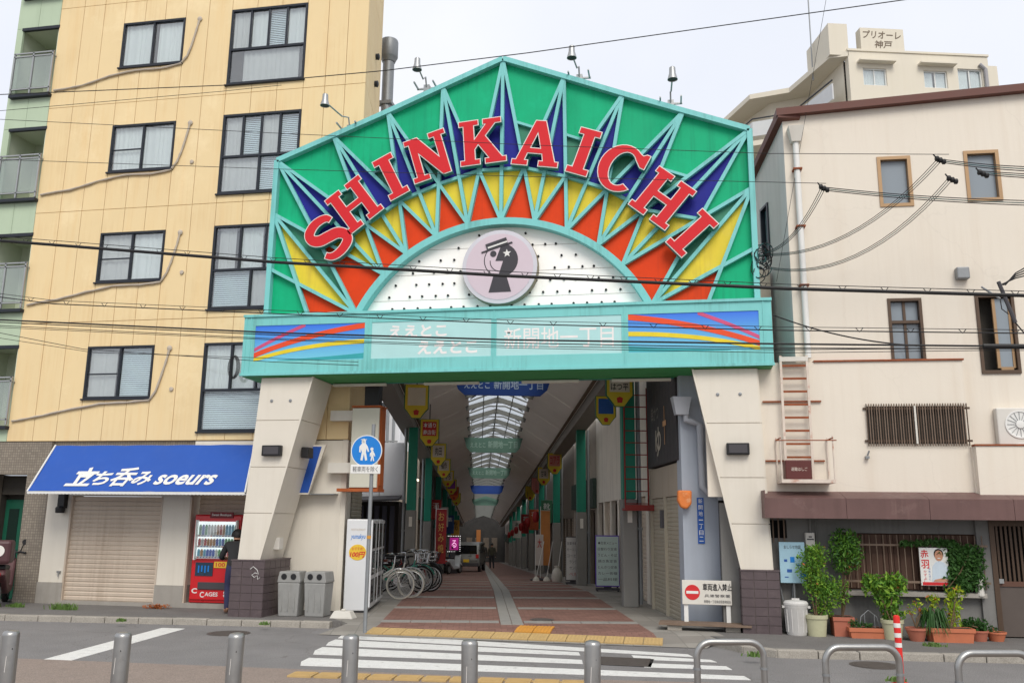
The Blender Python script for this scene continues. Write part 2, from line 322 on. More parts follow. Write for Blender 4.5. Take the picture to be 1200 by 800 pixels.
skyglass = glass('skylight_sheet', (252, 253, 253), refl=.03, body=.12, bodyc=(225, 230, 232))
shop_wall = mat('shop_wall', (182, 172, 158), .85, var=.08, scale=1.2, streak=.25, streakc=(130,118,104))
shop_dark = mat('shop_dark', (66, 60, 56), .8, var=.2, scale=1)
brick_red = mat('red_paver', (142, 106, 94), .85, var=.12, scale=2.5, bump=.3, bscale=80, brick=dict(w=.2, h=.1, mortar=.006, rot=(0,0,-R(12.4)), mc=.6), fine=.15)
paver_grey = mat('grey_paver', (156, 154, 148), .85, var=.1, scale=4, bump=.3, bscale=80)
paver_gb = mat('grey_border_paver', (150, 146, 138), .85, var=.1, scale=3, bump=.3, bscale=80, brick=dict(w=.4, h=.4, mortar=.008, off=0, rot=(0,0,-R(12.4)), mc=.72))
tact_y = mat('tactile_yellow', (196, 166, 112), .8, var=.12, scale=6, spots=.3, spotc=(170,138,92), spotscale=6)
tact_o = mat('tactile_orange', (208, 148, 62), .8, var=.1, scale=6)
iron = mat('cast_iron', (104, 97, 92), .6, metal=.4, var=.12, scale=8, bump=.3, bscale=60)
red_post = mat('post_red', (226, 44, 38), .45, var=.05)
sign_blue = mat('sign_blue', (22, 130, 218), .4, var=.03)
skin = mat('skin', (196, 150, 122), .6, var=.04)
shirt_b = mat('shirt_black', (44, 44, 46), .9, var=.1, scale=8)
pants_n = mat('trousers_navy', (54, 56, 88), .9, var=.1, scale=8)
hair_m = mat('hair_black', (26, 24, 24), .6)
ac_white = mat('unit_white', (222, 218, 210), .5, var=.03)

# ------------------------------------------------------------------ flat lettering
def text_mesh(s, bold=0.0, shear=0.0):
    c = bpy.data.curves.new('t', 'FONT'); c.body = s; c.size = 1; c.offset = bold; c.shear = shear; c.resolution_u = 3
    o = bpy.data.objects.new('t', c); COL.objects.link(o); bpy.context.view_layer.update()
    me = o.to_mesh(); v = [tuple(p.co[:2]) for p in me.vertices]; f = [tuple(p.vertices) for p in me.polygons]
    o.to_mesh_clear(); bpy.data.objects.remove(o); bpy.data.curves.remove(c)
    return v, f
def text(parent, s, m, place, w, h, bold=0.0, shear=0.0, name='lettering', th=.008):
    """place(x, z) -> world point of the sign's face; text fills w x h centred at 0,0; slightly raised print"""
    v, f = text_mesh(s, bold, shear)
    if not v: return
    xs = [p[0] for p in v]; ys = [p[1] for p in v]; x0, x1, y0, y1 = min(xs), max(xs), min(ys), max(ys)
    b = B(); b.add([place((p[0]-x0)/(x1-x0)*w-w/2, (p[1]-y0)/(y1-y0)*h-h/2) for p in v], f)
    return obj(name, b, m, parent)
def on(fr, cx, y, cz): return lambda x, z: fr(cx+x, y, cz+z)
def onpx(fr, q, yl):            # print laid out inside a quad given by its corners (tl, tr, br, bl) on plane yl
    c = [np.array(fr.px(p[0], p[1], yl)) for p in q]
    def pl(x, z):               # x,z in -.5...5
        s, t = x+.5, .5-z; p = (c[0]*(1-s)+c[1]*s)*(1-t) + (c[3]*(1-s)+c[2]*s)*t
        return fr(p[0], yl, p[1])
    return pl
#@@PART2
# ================================================================== GROUND, ROAD, PAVEMENTS
ARC = F((-2.0, 15.0, 0.0), R(12.4))            # arcade frame: u across, v along
def zf(v): return .10 if v < 8 else .10-.038*(v-8)
AF = lambda u, v, z: ARC(u, v, z+zf(v))
b = B(); b.quad((-300, -200, -.02), (300, -200, -.02), (300, 17, -.02), (-300, 17, -.02)); b.quad((-300, 17, -.02), (300, 17, -.02), (300, 22, -.1), (-300, 22, -.1)); b.quad((-300, 22, -.1), (300, 22, -.1), (300, 500, -40), (-300, 500, -40))
struct('ground', b, asphalt)
b = B(); b.quad((-80, 5, 0), (80, 5, 0), (80, 16, 0), (-80, 16, 0)); struct('road', b, asphalt)
# far pavement: kerb line in front of the buildings, dipping at the arcade mouth
kl = [(-40, 13.1), (-16, 14.25), (-11.9, 14.48), (-7.5, 14.85), (-5.9, 14.95)]; kr = [(.55, 14.45), (.95, 13.75), (1.4, 13.42), (4.8, 13.75), (9, 14.1), (40, 16.5)]
def kerb(line, name, gap=.006, L=.62):
    t = obj(name, B(), kerb_m); t['kind'] = 'structure'
    for (x0, y0), (x1, y1) in zip(line, line[1:]):
        d = math.hypot(x1-x0, y1-y0); n = max(1, round(d/L)); dx, dy = (x1-x0)/d, (y1-y0)/d
        for i in range(n):
            a, c = d*i/n+gap, d*(i+1)/n-gap
            if x0+dx*a < -17 or x0+dx*a > 9: continue
            q = [(x0+dx*a, y0+dy*a), (x0+dx*c, y0+dy*c), (x0+dx*c-dy*.16, y0+dy*c+dx*.16), (x0+dx*a-dy*.16, y0+dy*a+dx*.16)]
            j = random.uniform(-.006, .006); obj('kerb_stone', B().slab(q, -.05, .105+j), kerb_m, t, bevel=.012)
kerb(kl, 'kerb_left'); kerb(kr, 'kerb_right')
b = B(); b.slab([(-60, 13.2), (-16, 14.4), (-11.9, 14.63), (-7.5, 15.0), (-5.9, 15.1), (-5.3, 15.4), (-6.4, 19), (-60, 19)], -.3, .1); struct('pavement_left', b, pave_far)
b = B(); b.slab([(.7, 14.55), (1.08, 13.88), (1.45, 13.57), (4.8, 13.9), (9, 14.25), (60, 18), (60, 20), (.2, 20), (-.2, 16.2)], -.3, .1); struct('pavement_right', b, pave_far)
# arcade floor sheets (follow the fall of the ground)
vs_ = [-1.0, 1.5, 8, 30, 60, 110]
def sheet(name, u0, u1, m, z, v0=None, poly0=None):
    b = B(AF)
    ks = [v for v in vs_ if v > (v0 if v0 is not None else -9)]; ks = ([v0] if v0 is not None else []) + ks
    for a, c in zip(ks, ks[1:]):
        b.quad((u0, a, z), (u1, a, z), (u1, c, z), (u0, c, z))
    return struct(name, b, m)
sheet('arcade_floor', -3.9, 2.6, paver_gb, 0.004, v0=1.5)
zr = lambda y: min(.104, .008+.12*(y-14.1))          # short ramp up from the road to the arcade floor
def ramp(name, xl0, xr0, y0, xl1, xr1, y1, m, dz, parent=None):
    b = B(); b.quad((xl0, y0, zr(y0)+dz), (xr0, y0, zr(y0)+dz), (xr1, y1, zr(y1)+dz), (xl1, y1, zr(y1)+dz)); return obj(name, b, m, parent)
ap = struct('entrance_apron', B().slab([ARC(-3.9, 1.5, 0)[:2], ARC(2.6, 1.5, 0)[:2], (.75, 14.9), (-5.55, 14.9)], .0, .104), paver_gb)
ramp('apron_ramp', -5.75, .45, 14.1, -5.55, .75, 14.9, paver_gb, 0, ap)
rf = sheet('red_paving', -2.95, 1.57, brick_red, .008, v0=1.5)
obj('red_apron', B().slab([(-4.98, 14.9), (-.36, 14.9), ARC(1.57, 1.5, 0)[:2], ARC(-2.95, 1.5, 0)[:2]], .09, .108), brick_red, rf)
ramp('red_apron', -4.98, -.3, 14.62, -4.98, -.36, 14.9, brick_red, .004, rf)
slab_me = B().slab([(-.25, -.14), (.25, -.14), (.25, .14), (-.25, .14)], 0, .012).mesh('paving_slab'); slab_me.materials.append(paver_grey)
def piece(name, me, parent, loc, rz, sc=(1, 1, 1), rx=0.0):
    o = bpy.data.objects.new(name, me); COL.objects.link(o); o.parent = parent; o.location = loc; o.rotation_euler = (rx, 0, rz); o.scale = sc; return o
far = B(AF)
for k in range(40):
    v = .95+2.5*k
    for (u0, u1) in ((-2.95, -.88), (-.45, 1.57)):
        if k < 7:
            n = 4; w = (u1-u0)/n
            for i in range(n):
                p = ARC(u0+w*(i+.5), v, zf(v)+.0085); piece('paving_slab', slab_me, rf, p, R(12.4), ((w-.012)/.5, 1, 1), -.038 if v > 8 else 0)
        else: far.quad((u0, v-.14, .014), (u1, v-.14, .014), (u1, v+.14, .014), (u0, v+.14, .014))
obj('far_paving_bands', far, paver_grey, rf, kind='stuff')
far = B(AF)
for k in range(180):
    v = .55+.6*k
    for u in (-.765, -.565):
        if k < 24:
            p = ARC(u, v+.3, zf(v+.3)+.008); piece('drain_slab', slab_me, rf, p, R(12.4), (.19/.5, .588/.28, 1.2), -.038 if v > 8 else 0)
        else: far.quad((u-.095, v, .02), (u+.095, v, .02), (u+.095, v+.59, .02), (u-.095, v+.59, .02))
obj('far_drain_slabs', far, paver_grey, rf, kind='stuff')
# yellow tactile row across the mouth, studded tiles
tb = B().slab([(-.145, -.145), (.145, -.145), (.145, .145), (-.145, .145)], 0, .02)
for i in range(5):
    for j in range(5): tb.lathe([(.018, .02), (.012, .026)], (-.116+.058*i, -.116+.058*j, 0), 6)
tact = tb.mesh('tactile_tile'); tact.materials.append(tact_y); tact2 = tact.copy(); tact2.materials[0] = tact_o
tb = B().slab([(-.145, -.145), (.145, -.145), (.145, .145), (-.145, .145)], 0, .02)
for i in range(4): tb.box(-.12, .12, -.125+.07*i, -.09+.07*i, .02, .026)
tact_bar = tb.mesh('tactile_bar'); tact_bar.materials.append(tact_y)
for i in range(16):
    x = -4.85+.3*i; piece('tactile_tile', tact, rf, (x, 14.42-.004*i, zr(14.42-.004*i)), R(-.8), (1, 1.35, 1), math.atan(.12))
for x in (-2.45, -2.15):
    piece('tactile_tile', tact2, rf, (x, 14.77, zr(14.77)+.004), 0, (1, 1.0, 1), math.atan(.12)); piece('tactile_tile', tact2, rf, (x, 15.06, .108), 0)
# painted markings
def gq(px, z): return [tuple(G(x, y, z)[:2]) for x, y in px]
def mark(name, px, m=paint_w, z=.004): 
    o = struct(name, B().slab(gq(px, z), -.01, z), m); return o
cw = [[(402, 743), (412, 741.5), (818, 766), (822, 768.5), (402, 746)],
      [(388, 750.5), (394, 748), (838, 772), (842, 775), (388, 754)],
      [(372, 760), (380, 757.5), (684, 773.5), (685, 777.5), (370, 764)], [(752, 776.5), (850, 779.5), (858, 783.5), (756, 781)],
      [(352, 773), (362, 769), (876, 791), (884, 796), (351, 778)]]
cw = [[(400, 744), (416, 741.5), (806, 766), (812, 769), (396, 747)],
      [(385, 752), (393, 748.6), (678, 763.5), (680, 767.2), (382, 755.5)], [(740, 767), (833, 772.5), (840, 775.2), (744, 771.8)],
      [(369, 761.5), (378, 757.5), (682, 772.5), (683, 777), (367, 766)], [(751, 776), (851, 780), (858, 784), (755, 781)],
      [(353, 774.5), (362, 770), (872, 791.5), (880, 796), (352, 779)]]
for q in cw: mark('crossing_stripe', q)
mark('stop_line', [(47, 773), (82, 773.5), (217, 736), (190, 735)])
def manhole(px, r, z, label, parent=None):
    p = G(px[0], px[1], z); b = B().lathe([(r*1.12, 0), (r*1.12, .003), (r, .003), (r, .006), (.02, .007)], tuple(p), 28)
    for i in range(-3, 4):
        w = math.sqrt(max(0, r*r*.8-(i*r/4)**2)); b.box(p[0]-w, p[0]+w, p[1]+i*r/4-.012, p[1]+i*r/4+.012, z+.006, z+.010)
    return tag(obj('manhole_cover', b, iron), label, 'manhole', 'cast iron covers')
manhole((268, 741.5), .31, .002, 'round iron manhole cover in the road before the red drinks machine')
manhole((1026, 779), .30, .002, 'round iron manhole cover in the road behind the red and white post')
manhole((635, 725.5), .2, .11, 'small round cover set in the red paving beside the grey strip')
p = G(728, 775, 0); b = B(F((p[0], p[1], 0), R(-2)))
b.box(-.42, .42, -.35, .35, .0, .004); b.m = 1
for i in range(9): b.box(-.38, .38, -.33+.078*i, -.29+.078*i, .004, .012)
tag(obj('drain_grate', b, [black_p, iron]), 'rectangular iron drain grate breaking two crossing stripes', 'drain')
# near pavement
near = [tuple(G(x, y, .02)[:2]) for x, y in ((-260, 752), (0, 770), (340, 783), (600, 793), (900, 801), (1300, 816))]
b = B().slab(near+[(12, -6), (-14, -6)], -.1, .02); struct('pavement_near', b, pave_near)
tn = [G(x, y, .02) for x, y in ((345, 788), (690, 799))]
tp = struct('tactile_strip', B().slab([tuple(tn[0][:2]), tuple(tn[1][:2]), (tn[1][0], tn[1][1]-.1), (tn[0][0], tn[0][1]-.1)], .0, .024), tact_y)
d = tn[1]-tn[0]; L = math.hypot(d[0], d[1]); n = int(L/.3)
for i in range(n):
    for j in (0,):
        c = tn[0]+d*((i+.5)/n); ang = math.atan2(d[1], d[0]); piece('tactile_tile', tact_bar, tp, (c[0]+math.sin(ang)*(.15+.3*j), c[1]-math.cos(ang)*(.15+.3*j), .021), ang)

# ================================================================== generic builders
def rect_minus(r, holes):
    out = [r]
    for h in holes:
        nx = []
        for (a, b_, c, d) in out:                      # x0,x1,z0,z1
            if h[0] >= b_-1e-6 or h[1] <= a+1e-6 or h[2] >= d-1e-6 or h[3] <= c+1e-6: nx.append((a, b_, c, d)); continue
            if h[2] > c: nx.append((a, b_, c, h[2]))
            if h[3] < d: nx.append((a, b_, h[3], d))
            z0, z1 = max(c, h[2]), min(d, h[3])
            if h[0] > a: nx.append((a, h[0], z0, z1))
            if h[1] < b_: nx.append((h[1], b_, z0, z1))
        out = nx
    return [q for q in out if q[1]-q[0] > .03 and q[3]-q[2] > .03]
def panel_wall(parent, fr, xs, zs, holes, y0, y1, m, name='wall_panel', gap=.008):
    for x0, x1 in zip(xs, xs[1:]):
        for z0, z1 in zip(zs, zs[1:]):
            for q in rect_minus((x0, x1, z0, z1), holes):
                g = [gap if abs(q[0]-x0) < 1e-6 else 0, gap if abs(q[1]-x1) < 1e-6 else 0, gap if abs(q[2]-z0) < 1e-6 else 0, gap if abs(q[3]-z1) < 1e-6 else 0]
                obj(name, B(fr).box(q[0]+g[0], q[1]-g[1], y0, y1, q[2]+g[2], q[3]-g[3]), m, parent)
def curtain(fr, x0, x1, z0, z1, y, n=40, amp=.012, waves=9, gapx=0.0):
    b = B(fr); vs = []; ph = random.random()*6
    for i in range(n+1):
        t = i/n; x = x0+(x1-x0)*t; yy = y+amp*math.sin(ph+t*waves*6.28+1.5*math.sin(t*11))
        vs += [(x, yy, z0), (x+.004*math.sin(t*30), yy, z1)]
    return b.add(vs, [(2*i, 2*i+2, 2*i+3, 2*i+1) for i in range(n)])
def window(parent, fr, x0, x1, z0, z1, y, rows, fm, th=.045, gm=None, drapes=None, sill=True, proud=.015):
    """rows: list of (height fraction from the top, number of lights). Frame is the part; panes and curtains are its sub-parts"""
    gm = gm or win_glass
    b = B(fr)
    b.box(x0, x1, y-proud, y+.07, z1-th, z1); b.box(x0, x1, y-proud, y+.07, z0, z0+th); b.box(x0, x0+th, y-proud, y+.07, z0+th, z1-th); b.box(x1-th, x1, y-proud, y+.07, z0+th, z1-th)
    panes = []; zt = z1-th; H = z1-z0-2*th
    for ri, (fr_, n) in enumerate(rows):
        zb = zt-H*fr_
        if ri < len(rows)-1: b.box(x0+th, x1-th, y-proud*.6, y+.06, zb-th*.5, zb+th*.5)
        w = (x1-x0-2*th)/n
        for i in range(n):
            xa = x0+th+w*i; dy = .012*(i % 2)
            if i: b.box(xa-th*.45, xa+th*.45, y+.002-dy*.5, y+.055, zb+.001, zt-.001)
            panes.append((xa, xa+w, zb, zt, y+.022+dy))
        zt = zb
    if sill: b.box(x0-.03, x1+.03, y-.05, y+.02, z0-.035, z0-.002)
    wo = obj('window', b, fm, parent)
    for i, (a, c, e, g, yy) in enumerate(panes):
        obj('pane', B(fr).box(a+.004, c-.004, yy, yy+.005, e+.004, g-.004), gm, wo)
        d = drapes[i % len(drapes)] if drapes else None
        if d is blind_m and g-e > .3:
            bb = B(fr); nb_ = int((g-e)/.045)
            for q_ in range(nb_): zq = e+(g-e)*q_/nb_; bb.add([(a+.01, y+.08, zq), (c-.01, y+.08, zq), (c-.01, y+.095, zq+.036), (a+.01, y+.095, zq+.036)], [(0, 1, 2, 3)])
            obj('blind', bb, d, wo)
        elif d:
            k0 = a+(c-a)*(random.uniform(.06, .22) if random.random() < .35 else 0); k1 = c-(c-a)*(random.uniform(.06, .25) if random.random() < .3 else 0)
            obj('curtain', curtain(fr, k0, k1, e, g, y+.085+.004*(i % 2), amp=random.uniform(.005, .012), waves=(c-a)*random.uniform(5, 11)), d, wo)
    return wo
def roller_shutter(parent, fr, x0, x1, z0, z1, y, m, pitch=.09, name='roller_shutter', kind=None):
    b = B(fr); n = int((z1-z0)/pitch); vs = []; fs = []
    for i in range(n):
        za = z0+(z1-z0)*i/n; zb = z0+(z1-z0)*(i+1)/n; h = zb-za
        for zz, yy in ((za, y+.012), (za+h*.2, y), (za+h*.75, y-.003), (zb-h*.06, y+.012)): vs.append((zz, yy))
    pts = [(x, yy, zz) for zz, yy in vs for x in (x0, x1)]
    b.add(pts, [(2*i, 2*i+1, 2*i+3, 2*i+2) for i in range(len(vs)-1)])
    return obj(name, b, m, parent)

# ================================================================== YELLOW APARTMENT BUILDING (left)
LB = F((0, 16.6, 0), 0.0)
apt = T('apartment_building', 'yellow panelled apartment block with pale green balcony strip above the blue shop awning', 'building', (-10, 17, .1))
XL, XE, XR = -15.27, -14.13, -6.36
TOPZ = 16.6; side_d = (-.215, .977)
z_l = [13.2-2.58*i for i in range(-1, 4)]; z_r = [13.27-2.6*i for i in range(-1, 4)]
holes = [(-12.4, -10.82, z-1.14, z) for z in z_l] + [(-9.66, -7.81, z-1.87, z) for z in z_r]
xs = [XE, -13.45, -12.9, -12.4, -11.61, -10.82, -10.24, -9.66, -9.04, -8.43, -7.81, -7.3, -6.83, XR]
xs = [XE, -13.5, -12.95, -12.4, -11.87, -11.35, -10.82, -10.24, -9.66, -9.04, -8.43, -7.81, -7.3, -6.83, XR]
zs = [3.42] + [3.5+.22+2.58*i+.0 for i in range(0, 6)]
zs = [3.42, 6.02, 8.6, 11.18, 13.76, 16.4]
panel_wall(apt, LB, xs, zs, holes, -.0, .035, yellow_wall, gap=.006)
core = B(LB); core.box(XE, XR-.16, .16, .5, 3.3, 16.6); obj('wall_core', core, yellow_joint, apt)
b = B(LB)
for (x0, x1, z0, z1) in [q for c in [(XE, XR-.05, 3.42, 16.4)] for q in rect_minus(c, holes)]: b.box(x0, x1, .032, .165, z0, z1)
obj('wall_backing', b, yellow_joint, apt)
# right flank along the arcade
SD = F((XR, 16.6, 0), math.atan2(.977, -.215))        # local x runs back along the flank, local -y faces right
SD_L = 2.45
for z0, z1 in zip(zs, zs[1:]):
    for i in range(3): obj('wall_panel', B(SD).box(.04+.8*i, .04+.8*(i+1)-.012, -.0, .03, z0+.006, z1-.006), yellow_wall, apt)
obj('flank_wall', B(SD).box(.08, SD_L, .031, .1, 3.42, 16.6), yellow_joint, apt)
obj('flank_plinth_wall', B(SD).box(.03, 2.42, -.002, .1, .1, 3.41), cream, apt)
for z in (11.9, 12.6): obj('vent_cap', B(SD).lathe([(.07, 0), (.08, -.08), (.03, -.1)], (1.4, 0, z), 10, 'y'), dark_alu, apt)
b = B(LB); b.box(XL, XR, .17, 2.2, 16.4, 16.6); obj('roof_slab', b, yellow_joint, apt)
# drain hoses clipped along the wall
def hose(z, k):
    pts = [(-10.45, 13.1), (-10.5, 12.85), (-10.6, 12.45), (-10.68, 12.2), (-10.82, 12.02), (-11.3, 11.96), (-11.95, 11.95), (-12.6, 11.86), (-13.3, 11.7), (-13.8, 11.63), (-14.15, 11.6)]
    out = []
    for i in range(len(pts)-1):
        for s in range(3):
            t = s/3; out.append((pts[i][0]*(1-t)+pts[i+1][0]*t, -.03, pts[i][1]*(1-t)+pts[i+1][1]*t+z+.012*math.sin(i*2.1+s+k)))
    b = B(LB).tube(out, [.017+.010*abs(math.sin(i_*1.7+k*2)) for i_ in range(len(out))], 6); b.lathe([(.05, 0), (.06, -.03), (.03, -.05)], (-10.45, 0, 13.12+z), 10, 'y'); return obj('drain_hose', b, hose_m, apt, smooth=True)
for i in range(4): hose(-2.58*i, i)
for z in (9.05, 6.5, 3.95): obj('vent_cap', B(LB).lathe([(.045, 0), (.045, -.03), (.02, -.035)], (-10.33, 0, z+.55), 10, 'y'), hose_m, apt)
dr_l = [(curtain_w, curtain_w), (curtain_w, curtain_w), (curtain_g, curtain_w), (curtain_g, blind_m), (curtain_w, curtain_w)]
for i, z in enumerate(z_l):
    w = window(apt, LB, -12.4, -10.82, z-1.14, z, 0, [(1, 2)], dark_alu, drapes=dr_l[(i+4) % 5])
    if i > 1: obj('mid_rail', B(LB).box(-12.35, -11.62, .012, .03, z-.62, z-.59), dark_alu, w)
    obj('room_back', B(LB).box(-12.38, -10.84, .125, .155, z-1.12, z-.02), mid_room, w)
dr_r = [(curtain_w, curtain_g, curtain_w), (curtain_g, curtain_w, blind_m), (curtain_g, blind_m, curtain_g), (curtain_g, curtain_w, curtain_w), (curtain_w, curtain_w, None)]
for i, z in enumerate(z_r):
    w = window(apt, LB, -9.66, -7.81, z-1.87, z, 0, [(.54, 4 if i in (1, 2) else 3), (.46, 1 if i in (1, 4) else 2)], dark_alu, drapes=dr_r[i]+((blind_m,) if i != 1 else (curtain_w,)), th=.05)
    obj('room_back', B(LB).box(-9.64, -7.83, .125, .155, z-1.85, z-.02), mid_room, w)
# green strip with balconies
gz = [13.33-2.6*i for i in range(-1, 4)]
gh = [(-15.1, -14.13, z-1.78, z) for z in gz]
panel_wall(apt, LB, [XL, -14.7, XE], [3.42]+sorted([z for z in gz]+[z-1.78 for z in gz]+[16.4]), gh, -.0, .06, green_tile, gap=.004)
b = B(LB); b.box(XL+.005, XL+.1, .06, 1.6, 3.42, 16.4); b.box(XE-.06, XE-.003, .06, 1.6, 3.42, 16.4); b.box(XL+.1, XE-.06, .95, 1.05, 3.42, 16.4)
for z in gz: b.box(XL+.1, XE-.06, .062, .95, z+.01, z+.8)
obj('balcony_walls', b, mat('balcony_wall_pale', (214, 222, 200), .7, var=.05), apt)
bglass = glass('balcony_glass', (235, 240, 238), refl=.16, body=.25, bodyc=(190, 200, 196))
for z in gz:
    s = z-1.78; fr = B(LB)
    for zz in (s+1.06, s+.98, s+.14): fr.box(-15.16, -14.1, -.1, -.06, zz-.015, zz+.015)
    for x in (-15.15, -14.64, -14.13): fr.box(x-.018, x+.018, -.1, -.06, s+.02, s+1.07)
    for x in (-15.15, -14.11): fr.box(x-.015, x+.015, -.06, .03, s+.95, s+.98)
    ro = obj('balcony_railing', fr, silver_alu, apt)
    for x in (-15.12, -14.61): obj('pane', B(LB).box(x, x+.46, -.085, -.078, s+.17, s+.96), bglass, ro)
    obj('balcony_edge', B(LB).box(-15.16, -14.1, -.12, .05, s-.07, s-.001), dark_alu, apt)
    obj('balcony_pipe', B(LB).tube([(-14.5, .6, s), (-14.5, .6, s+1.7)], .04, 8), silver_alu, apt)
    obj('balcony_lintel', B(LB).box(-15.12, -14.11, -.012, .062, z-.06, z+.012), dark_alu, apt)
# ground floor of the block
b = B(LB); b.box(-19, XR-.12, .06, .4, 3.2, 3.42); b.box(-14.4, -13.0, -.02, .38, 2.72, 3.40); b.box(-13.5, -12.96, -.025, .38, .1, 2.715); b.box(-19, -14.405, -.02, .38, .1, 3.40)
obj('mosaic_pillar', b, mosaic, apt)
b = B(LB); b.box(-12.955, -12.4, -.015, .38, .52, 3.30); b.box(-10.28, -9.68, -.015, .38, .52, 3.30); b.box(-12.4, -10.28, -.01, .38, 2.28, 3.30); b.box(-9.68, XR-.10, .0, .38, 2.34, 3.40); b.box(-8.45, XR-.10, .001, .38, .12, 2.34)
obj('plaster_pillars', b, cream, apt)
b = B(LB); b.box(-12.965, -12.38, -.03, .37, .1, .518); b.box(-10.3, -9.67, -.03, .37, .1, .518); b.box(-12.38, -10.3, -.03, .37, .1, .17); b.box(-9.67, -8.46, -.05, .37, .1, .19)
obj('concrete_plinth', b, concrete, apt)
for x0_, x1_, z_ in ((-12.398, -12.36, .17), (-10.32, -10.283, .17), (-9.678, -9.64, .19)): obj('shutter_rail', B(LB).box(x0_, x1_, -.02, .06, z_, 2.27), shutter_m, apt)
roller_shutter(apt, LB, -12.36, -10.32, .17, 2.27, .04, shutter_m)
roller_shutter(apt, LB, -9.64, -8.46, .19, 2.33, .3, shutter_m)
# doorway at the left end
dr = obj('green_door', B(LB).box(-14.4, -13.5, .55, .6, .1, 2.2), mat('door_green', (22, 92, 70), .5, var=.1), apt)
for x in (-14.35, -13.93):
    obj('door_leaf', B(LB).box(x, x+.4, .52, .548, .12, 2.15), MC['door_green'], dr); obj('pane', B(LB).box(x+.08, x+.32, .51, .519, .9, 2.0), glass('door_glass', (60, 80, 72), .08, .6, (40, 60, 54)), dr)
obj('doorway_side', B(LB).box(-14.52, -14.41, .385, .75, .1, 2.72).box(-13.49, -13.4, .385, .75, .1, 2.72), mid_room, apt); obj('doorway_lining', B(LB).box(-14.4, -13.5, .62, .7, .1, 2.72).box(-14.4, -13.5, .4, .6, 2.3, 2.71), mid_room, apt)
obj('wall_lamp', B(LB).box(-12.62, -12.46, -.14, -.016, 2.02, 2.3).lathe([(.09, 0), (.1, .1), (.06, .14)], (-12.54, -.13, 1.92), 10), black_p, apt, bevel=.01)
obj('tap', B(LB).box(-12.52, -12.44, -.06, -.016, .72, .75).tube([(-12.48, -.05, .72), (-12.48, -.05, .64)], .012), silver_alu, apt)
# behind: flue pipe
fl = T('flue_pipe', 'tall grey metal flue with a wide cap rising behind the yellow block', 'flue', (-7.05, 20, 9))
obj('pipe', B().tube([(-7.05, 20, 9), (-7.05, 20, 13.8)], .15, 16), galv, fl, smooth=True)
obj('cap', B().lathe([(.17, 13.62), (.22, 13.74), (.235, 13.76), (.235, 14.2), (.22, 14.24), (.12, 14.26)], (-7.05, 20, 0), 18), galv, fl, smooth=True)
obj('bracket', B().box(-7.4, -7.0, 19.95, 20.05, 12.4, 12.45).box(-7.22, -6.88, 19.83, 20.17, 12.38, 12.47), galv, fl)
obj('rear_stack', B().box(-7.8, -7.0, 20.25, 20.8, 8, 11.5), yellow_joint, fl)

# blue awning with its lettering
aw = T('shop_awning', 'blue sloping fabric shop awning with white lettering over the closed shutter', 'awning', (-10.5, 16.6, 2.3))
a0, a1, c0, c1 = (-12.9, 3.32), (-8.35, 3.32), (-12.68, 2.3), (-8.0, 2.31)
YF, YB = 15.62, 16.57
b = B(); n = 14
for i in range(n+1):
    t = i/n
    for k in range(7):
        s = k/6; x = (a0[0]*(1-t)+a1[0]*t)*(1-s)+(c0[0]*(1-t)+c1[0]*t)*s; y = YB*(1-s)+YF*s; z = 3.32*(1-s)+2.34*s-.03*math.sin(s*math.pi)+.006*math.sin(i*2.2+k)
        b.v.append((x, y, z))
b.f = [(i*7+k, i*7+k+1, i*7+k+8, i*7+k+7) for i in range(n) for k in range(6)]; b.mi = [0]*len(b.f)
fab = obj('fabric', b, awning_blue, aw, smooth=True)
b = B()
for i in range(60):
    x0 = c0[0]+(c1[0]-c0[0])*i/60; x1 = c0[0]+(c1[0]-c0[0])*(i+1)/60
    b.add([(x0, YF-.002, 2.335), (x1, YF-.002, 2.335), (x1, YF-.002, 2.29), ((x0+x1)/2, YF-.002, 2.28), (x0, YF-.002, 2.29)], [(0, 4, 3, 2, 1)])
obj('valance', b, white_p, aw)
for e_ in ((a0, c0), (a1, c1)): obj('edge_trim', B().tube([(e_[0][0], YB, 3.33), (e_[1][0], YF, 2.33)], .018), white_p, aw)
b = B().tube([(c0[0], YF+.02, 2.33), (c1[0], YF+.02, 2.33)], .02).tube([(-12.5, 16.5, 2.6), (c0[0]+.1, YF+.03, 2.33)], .015).tube([(-8.3, 16.5, 2.6), (c1[0]-.1, YF+.03, 2.33)], .015); obj('frame_tube', b, galv, aw)
def aw_place(cx, cs): 
    def pl(x, z):
        s = cs - z/1.37; X = cx+x; y = YB*(1-s)+YF*s; zz = 3.32*(1-s)+2.34*s-.03*math.sin(s*math.pi); return (X, y-.007, zz+.008)
    return pl
text(aw, '立', white_p, aw_place(-11.68, .68), .56, .58, bold=.03, shear=.12); text(aw, 'ち', white_p, aw_place(-11.24, .71), .36, .42, bold=.03, shear=.12)
text(aw, '呑', white_p, aw_place(-10.78, .68), .50, .58, bold=.025, shear=.12); text(aw, 'み', white_p, aw_place(-10.34, .71), .40, .42, bold=.03, shear=.12)
text(aw, 'soeurs', white_p, aw_place(-9.40, .74), 1.28, .31, bold=.028, shear=.2)

